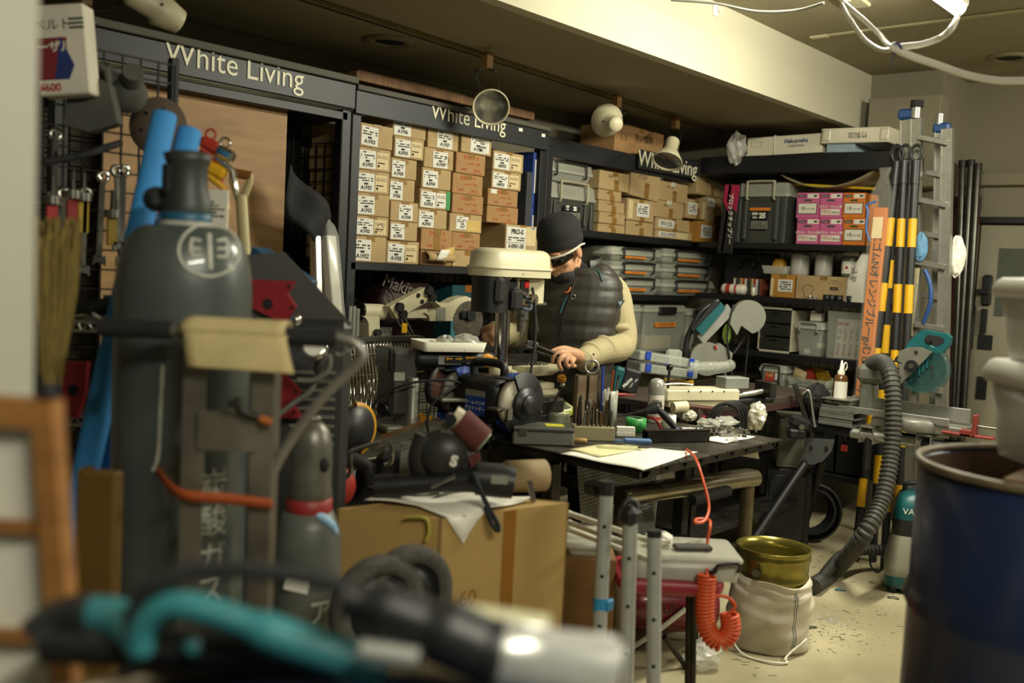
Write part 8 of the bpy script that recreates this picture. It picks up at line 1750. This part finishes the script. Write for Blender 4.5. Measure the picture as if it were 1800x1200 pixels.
pallet(c, zr_-HD-.001, 'wooden pallet under the blue drum on the right')
drum('navy steel drum with open rusty top at the right edge', c, zr_-HD, RD, HD)
MB().bb(-RD*.97, RD*.97, -.05, .05, HD-.012, HD+.006, .002).build('cross_board', wood('drum_board', '6b5334', '4c3a25', .7), bpy.data.objects['steel_drum'])
tubm = clearplastic('frosted_tub', 'e2e1d6', .6, .35); tubl = mat('tub_lid', 'e6e4d8', .4, 0, .03)
z = zr_+.0075
for i, (lx, y0, y1, lab) in enumerate(((1762, 830, 640, 'frosted plastic tub on the drum, lower one'), (1782, 640, 478, 'frosted plastic tub on the drum, upper one'))):
    D_ = 1.90; p = dep(lx, y0, D_); h = (y0-y1)*D_/FPX-.005; w_ = .40
    cc = dep(lx+w_/2*FPX/D_, (y0+y1)/2, D_+.12)
    t = thing('plastic_tub', lab, 'tub', M=T(cc.x, cc.y, z) @ RZ(CF), group='frosted tubs on the drum')
    MB().loft([[(x, y, zz) for x, y in rrect(w_*k_, .28*k_, .05, 5)] for zz, k_ in ((0, .86), (.01, .88), (h*.80, .97), (h*.80, .95), (.012, .86))]).build('tub', tubm, t)
    MB().loft([[(x, y, zz) for x, y in rrect(w_*k_, .30*k_, .05, 5)] for zz, k_ in ((h*.76, 1.0), (h*.80, 1.03), (h*.88, 1.03), (h*.97, .99), (h, .95))]).build('lid', tubl, t)
    MB().loft([[(x, y, zz) for x, y in rrect(w_*.7, .2, .04, 4)] for zz in (.016, h*.45)]).build('contents', mat('tub_contents', '8f938a', .7), t)
    z += h+.0015
# ------------------------------------------------------------------ nearest drum with blurred tools
c = dep(470, 1480, .60); zc2 = dep(470, 1160, .86).z
c = Vector((c.x, c.y, 0)); drum('navy closed drum right in front of the camera, carrying two power tools', c, zc2-.88-.0, RD, .88, False); pallet(c, zc2-.88-.001, 'wooden pallet under the nearest drum')
q = dep(430, 1150, .80); ZQ = zc2+.0; t = thing('teal_power_tool', 'teal and black power tool lying on the nearest drum', 'power tool', M=T(q.x, q.y, ZQ) @ RZ(CF)); s_ = .80/FPX; z00 = q.z-ZQ
f = lambda px, py, y=0: Vector(((px-430)*s_, y, z00+(1150-py)*s_)); tl_ = mat('teal_light', '33767c', .4, 0, .08, 20)
MB().tube(catmull([f(245, 1160), f(248, 1115), f(275, 1080), f(320, 1068), f(400, 1085), f(500, 1118), f(600, 1145), f(680, 1175)], 5), [.010]+[.0115]*14+[.012]*8+[.016]*8+[.017]*5, 14).build('handle', tl_, t)
MB().tube(catmull([f(120, 1130, .04), f(180, 1125, .03), f(240, 1130, .01)], 5), .018, 14).build('motor_end', tl_, t); MB().tube(catmull([f(40, 1165, .02), f(80, 1135, .03), f(130, 1120, .03)], 5), .020, 12).build('dark_end', blackp, t)
MB().tube([f(60, 1165, .02), f(400, 1172, .03), f(600, 1180, .02)], .017, 12).build('tool_base', blackp, t); MB().sph(f(330, 1150, .01), .008, 10).build('button', tl_, t)
MB().tube(catmull([f(238, 1160, -.0), f(238, 1080, -.0), f(275, 1030, .0), f(350, 1008, .01), f(470, 1015, .02), f(580, 1040, .03), f(640, 1080, .03)], 7), .0075, 10).build('power_cord', rubber, t)
q = dep(850, 1130, .78); t = thing('silver_power_tool', 'black and silver tool with cream band lying on the nearest drum', 'power tool', M=T(q.x, q.y, ZQ) @ RZ(CF)); s_ = .78/FPX; z00 = q.z-ZQ
f = lambda px, py, y=0: Vector(((px-850)*s_, y, z00+(1130-py)*s_))
MB().tube(catmull([f(600, 1060), f(680, 1080), f(770, 1110), f(850, 1140), f(880, 1150)], 5), [.014]*4+[.020]*6+[.026]*6+[.028]*5, 16).build('black_body', blackp, t)
MB().tube([f(800, 1115, .012), f(960, 1135, .012)], [.020, .022], 16).build('cream_shell', mat('shell_cream', 'c2bc9c', .4), t); MB().tube([f(880, 1148), f(958, 1158), f(962, 1158), f(1075, 1172), f(1085, 1174)], [.028, .029, .026, .029, .024], 20).build('silver_barrel', mat('silver_barrel', 'b9b9b4', .3, .5), t)
MB().tube([f(640, 1135, -.02), f(740, 1145, -.02)], .008, 10).build('silver_clip', MATS['silver_barrel'], t)
# ------------------------------------------------------------------ on the floor
o = one('metal_swarf', MB(), shiny, 'glittering metal swarf scattered on the floor beside the pail', 'swarf') if 0 else None
rd = random.Random(11); mb = MB(); c = onz(1460, 1090, 0)
for k in range(900):
    a_, r_ = rd.uniform(0, 6.28), abs(rd.gauss(0, 1)); x, y = .16*r_*math.cos(a_), .22*r_*math.sin(a_)
    mb.box((0, 0, 0), (rd.uniform(.003, .010), .0012, .0012), 0, T(x, y, .0015) @ RZ(rd.uniform(0, 180)) @ RY(rd.uniform(-30, 30)))
o = one('metal_swarf', mb, mat('swarf_bright', 'd8d6cc', .3, .4), 'glittering metal swarf scattered on the floor beside the pail', 'swarf', (c.x, c.y, 0)); o['kind'] = 'stuff'
mb = MB()
for k in range(170):
    px, py = rd.choice([(1430, 1110), (1480, 1120), (1520, 1000), (1560, 1060), (1330, 1160), (1440, 1010)]); p = onz(px+rd.gauss(0, 40), py+rd.gauss(0, 18), 0)-c
    mb.box((0, 0, 0), (rd.uniform(.004, .03), .0015, .001), 0, T(p.x, p.y, .001) @ RZ(rd.uniform(0, 180)))
o = one('floor_scraps', mb, mat('scrap_dark', '2f2b22', .8), 'dark scraps and shavings strewn over the concrete floor', 'scraps', (c.x, c.y, 0)); o['kind'] = 'stuff'
for (px, py, w_, mm, rz, lab) in ((1478, 1038, .05, mat('scrap_blue', '3f8fb0', .5), -55, 'scrap of bright blue film on the floor near the hose'), (1425, 1104, .06, dkg, -30, 'dark green scrap on the floor right of the pail'), (1570, 1052, .05, ink, -70, 'black sliver on the floor near the vacuum cleaner')):
    p = onz(px, py, 0); one('floor_scrap', MB().sheet(lambda u, v: (w_*(u-.5), .014*(v-.5), .003+.006*math.sin(3*u)), 4, 2, .001), mm, lab, 'scrap', (p.x, p.y, 0), rz)
p = onz(1235, 1172, 0); one('plastic_bag', crumple(.085, .06, .05, 81, amp=.2), bagm, 'crumpled clear bag on the floor below the coil hose', 'bag', (p.x, p.y, .045))
one('dark_rod', MB().tube([(0, 0, .01), (.05, .0, .07), (.10, .01, .13)], .010, 8).cyl((0, 0, .0), (0, 0, .02), .012, n=8), dsteel, 'short dark rod standing in the bag below the coil hose', 'rod', M=T(*onz(1205, 1175, 0)) @ RZ(150))
# white cabinet and dark cases under the rear bench
p = onz(1395, 925, 0); c = dep(1388, 815, 5.15)
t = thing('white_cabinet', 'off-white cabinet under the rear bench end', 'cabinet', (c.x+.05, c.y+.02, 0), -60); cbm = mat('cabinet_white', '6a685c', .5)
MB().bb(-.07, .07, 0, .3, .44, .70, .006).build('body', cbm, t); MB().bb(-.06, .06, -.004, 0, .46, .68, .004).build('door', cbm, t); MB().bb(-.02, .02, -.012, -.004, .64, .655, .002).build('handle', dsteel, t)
one('black_crate', MB().bb(-.12, .12, 0, .32, .021, .435, .01).bb(-.10, .10, -.008, 0, .06, .40, .006), blackp, 'black crate under the white cabinet', 'crate', (c.x+.05, c.y+.02, 0), -60)
t = thing('cable_reel', 'black cable reel under the saw stand', 'reel', M=T(*(onz(1445, 925, .17)-Vector((-.3, -.2, 0)))) @ RZ(CF)); t.location.z = .17
MB().lathe([(.15, -.06), (.16, -.06), (.16, .06), (.15, .06)], 28, RX(90)).build('flange', blackp, t)
for k in range(6): MB().torus(.12+.004*(k % 2), .010, 28, 8, M=T(0, -.05+.02*k, 0) @ RX(90)).build('cable_turn', rubber, t)
for (px, lab) in ((1425, 'black tool case on the lowest far shelf, left one'), (1490, 'black tool case on the lowest far shelf, right one')):
    yv = onX(px, 900, XF).y; tt = thing('tool_case', lab, 'case', M=BK(.03, yv, .3005), group='black tool cases on the far rack'); MB().bb(-.13, .13, 0, .36, 0, .30, .012).build('shell', blackp, tt); handle(.10, .2, .25, .008, -.02).build('handle', blackp, tt); MB().bb(-.08, -.04, -.006, 0, .14, .18, .003).build('latch', redink, tt)
# ------------------------------------------------------------------ ceiling fixtures
trk = mat('track_brass', '6f6238', .5, .2, .1, 5); sc = mat('spot_cream', 'b9b192', .45, 0, .06, 12)
a, b = onz(560, 0, ZS), onz(1270, 230, ZS); v = b-a; a = a-v*.35; v = b-a; an = math.degrees(math.atan2(v.y, v.x))
t = thing('light_track', 'long tan lighting track fixed to the low ceiling', 'track', M=T(a.x, a.y, ZS-.0205) @ RZ(an)); MB().bb(0, v.length, -.018, .018, 0, .02, .003).build('rail', trk, t); MB().bb(0, v.length, -.006, .006, -.002, .001).build('slot', ink, t)
def spot(lab, px0, py0, hx, hy, hd, aim, big=.085, L_=.15):
    s0 = onz(px0, py0, ZS-.02); t = thing('track_spotlight', lab, 'spotlight', tuple(s0), 0, 'cream track spotlights'); H0 = dep(hx, hy, hd)-s0; am = (dep(*aim)-s0-H0).normalized()
    MB().bb(-.02, .02, -.02, .02, -.07, 0, .003).build('adapter', mat('adapter_tan', '7a5c30', .6), t)
    zx = Vector((0, 0, 1)).rotation_difference(am).to_matrix().to_4x4(); M_ = T(*H0) @ zx; ol = L_*.5
    MB().lathe([(0, -ol), (.034, -ol), (.038, -ol+.01), (.038, ol*.0), (.05, ol*.15), (big, ol*.95), (big, ol), (big*.93, ol), (big*.90, ol*.9), (.045, ol*.2), (0, ol*.15)], 32, M_).build('shade', sc, t)
    MB().lathe([(big*.90, ol*.88), (big*.6, ol*.80), (big*.3, ol*.77), (0, ol*.76)], 28, M_).build('lamp_glass', mat('reflector_glass', '8f8e84', .15, .8, .1, 20), t)
    side = am.cross(Vector((0, 0, 1))).normalized()*.045; side.z = 0; tp_ = Vector((0, 0, -.075))
    for sg in (-1, 1): MB().tube(catmull([tp_+side*.2*sg, tp_+side*sg+Vector((0, 0, -.01)), H0*.6+tp_*.4+side*sg, H0+side*sg], 5), .004, 8).build('yoke_arm', dsteel, t)
    MB().tube(catmull([tp_, tp_+side*1.2+Vector((0, 0, -.02)), tp_*.6+H0*.4+side*.9, H0-am*ol*.9], 5), .003, 6).build('wire', rubber, t)
spot('cream track spotlight turned towards the camera, in front of the middle sign', 857, 92, 862, 180, 4.55, (870, 250, 4.1))
spot('cream track spotlight seen from behind beside the round ceiling vent', 1085, 165, 1075, 215, 5.05, (1040, 200, 5.35), .085)
spot('cream track spotlight pointing down in front of the third sign', 1188, 205, 1178, 265, 5.45, (1160, 330, 5.35), .085)
P0 = onz(205, -40, ZS-.02); t = spot('cream track spotlight at the top left corner', 150, -25, 272, 12, 2.85, (310, 35, 2.9), .036, .16)
for (px, py, lab) in ((685, 74, 'round recessed ceiling vent left of the track'), (1082, 193, 'round recessed ceiling vent right of the middle sign')):
    p = onz(px, py, ZS-.006); one('ceiling_vent', MB().lathe([(.115, .004), (.115, 0), (.09, -.008), (.075, -.004), (.07, .004), (0, .004)], 36), mat('vent_cream', '7d755c', .6), lab, 'vent', tuple(p)) if 0 else None
    t = thing('ceiling_vent', lab, 'vent', tuple(p), 0, 'round ceiling vents'); MB().lathe([(.118, .005), (.118, 0), (.09, -.010), (.068, -.004), (.066, .004)], 36).build('ring', mat('vent_cream', '7d755c', .6), t); MB().lathe([(0, .003), (.067, .003)], 30).build('opening', ink, t)
p = onz(1775, 102, ZH-.006); t = thing('ceiling_vent', 'round dark ceiling vent at the upper right', 'vent', tuple(p), 0, 'round ceiling vents'); MB().lathe([(.12, .005), (.12, 0), (.09, -.01), (.07, .002)], 36).build('ring', MATS['vent_cream'], t); MB().lathe([(0, .003), (.075, .003)], 30).build('opening', ink, t)
a, b = onz(1425, 68, ZH-.012), onz(1815, 18, ZH-.012); v = b-a; t = thing('ceiling_conduit', 'cream cable conduit running across the high ceiling', 'conduit', M=T(*a) @ RZ(math.degrees(math.atan2(v.y, v.x)))); MB().bb(0, v.length, -.018, .018, 0, .011, .004).build('conduit', mat('conduit_cream', 'a39a78', .6), t); MB().bb(0, .10, -.02, .02, -.002, .011, .004).build('end_box', sc, t)
p = onz(1500, 5, ZH-.02); t = thing('junction_plate', 'cream junction plate on the ceiling where the cable starts', 'plate', M=T(*p) @ RZ(5)); MB().bb(-.16, .10, -.05, .05, 0, .019, .005).build('plate', sc, t); MB().cyl((-.1, 0, 0), (-.1, 0, -.02), .02, n=12).build('outlet', sc, t)
wc = mat('cable_white', 'd9d6c8', .4); t = thing('power_cable', 'thick white power cable drooping from the ceiling lamp', 'cable', tuple(dep(1575, 85, 2.75))); o0 = dep(1575, 85, 2.75)
D1 = 2.75
main = [LE+Vector((-.01, 0, -.02)), dep(1676, 45, D1), dep(1655, 65, D1), dep(1620, 78, D1), dep(1580, 83, D1), dep(1572, 90, D1)]
MB().tube([p-o0 for p in catmull(main, 7)], .0085, 10).build('lamp_lead', wc, t)
MB().tube([p-o0 for p in catmull([dep(1565, 82, D1), dep(1600, 98, D1), dep(1650, 115, D1), dep(1700, 132, D1), dep(1760, 142, D1), dep(1830, 140, D1)], 7)], .0105, 10).build('main_lead', wc, t)
for k, pts in enumerate((((1480, 6), (1495, 35), (1520, 70), (1550, 88), (1575, 86)), ((1482, 4), (1515, 32), (1545, 60), (1563, 80), (1590, 82)))): MB().tube([p-o0 for p in catmull([dep(x, y, D1+.3*(1-i/4)) for i, (x, y) in enumerate(pts)], 7)], .007, 10).build('ceiling_lead', wc, t)
MB().torus(.014, .004, 14, 6, M=RY(60)).build('cable_tie', mat('tie_blue', '32366e', .4), t); MB().tube([(0, 0, -.01), (-.015, .0, -.03), (-.03, 0, -.05)], .0015, 5).build('tie_tail', MATS['tie_blue'], t)
pts = [dep(1180, 0, 3.3), dep(1258, 6, 3.35), dep(1330, 20, 3.4), dep(1400, 18, 3.4), dep(1448, 5, 3.3)]; o0 = pts[1]
t = thing('thin_cable', 'thin grey cable clipped along the top of the beam', 'cable', tuple(o0)); MB().tube([p-o0 for p in catmull(pts, 6)], .0045, 8).build('cable', mat('cable_grey', '9a988c', .5), t)
q = onY(1258, 14, YB-.006); one('cable_clip', MB().bb(-.02, .02, -.002, .005, -.035, .02).tube([(0, -.006, .01), (.01, -.01, .0), (.04, -.01, -.012)], .003, 6), paper, 'white adhesive cable clip with blue tie on the beam face', 'clip', tuple(q))
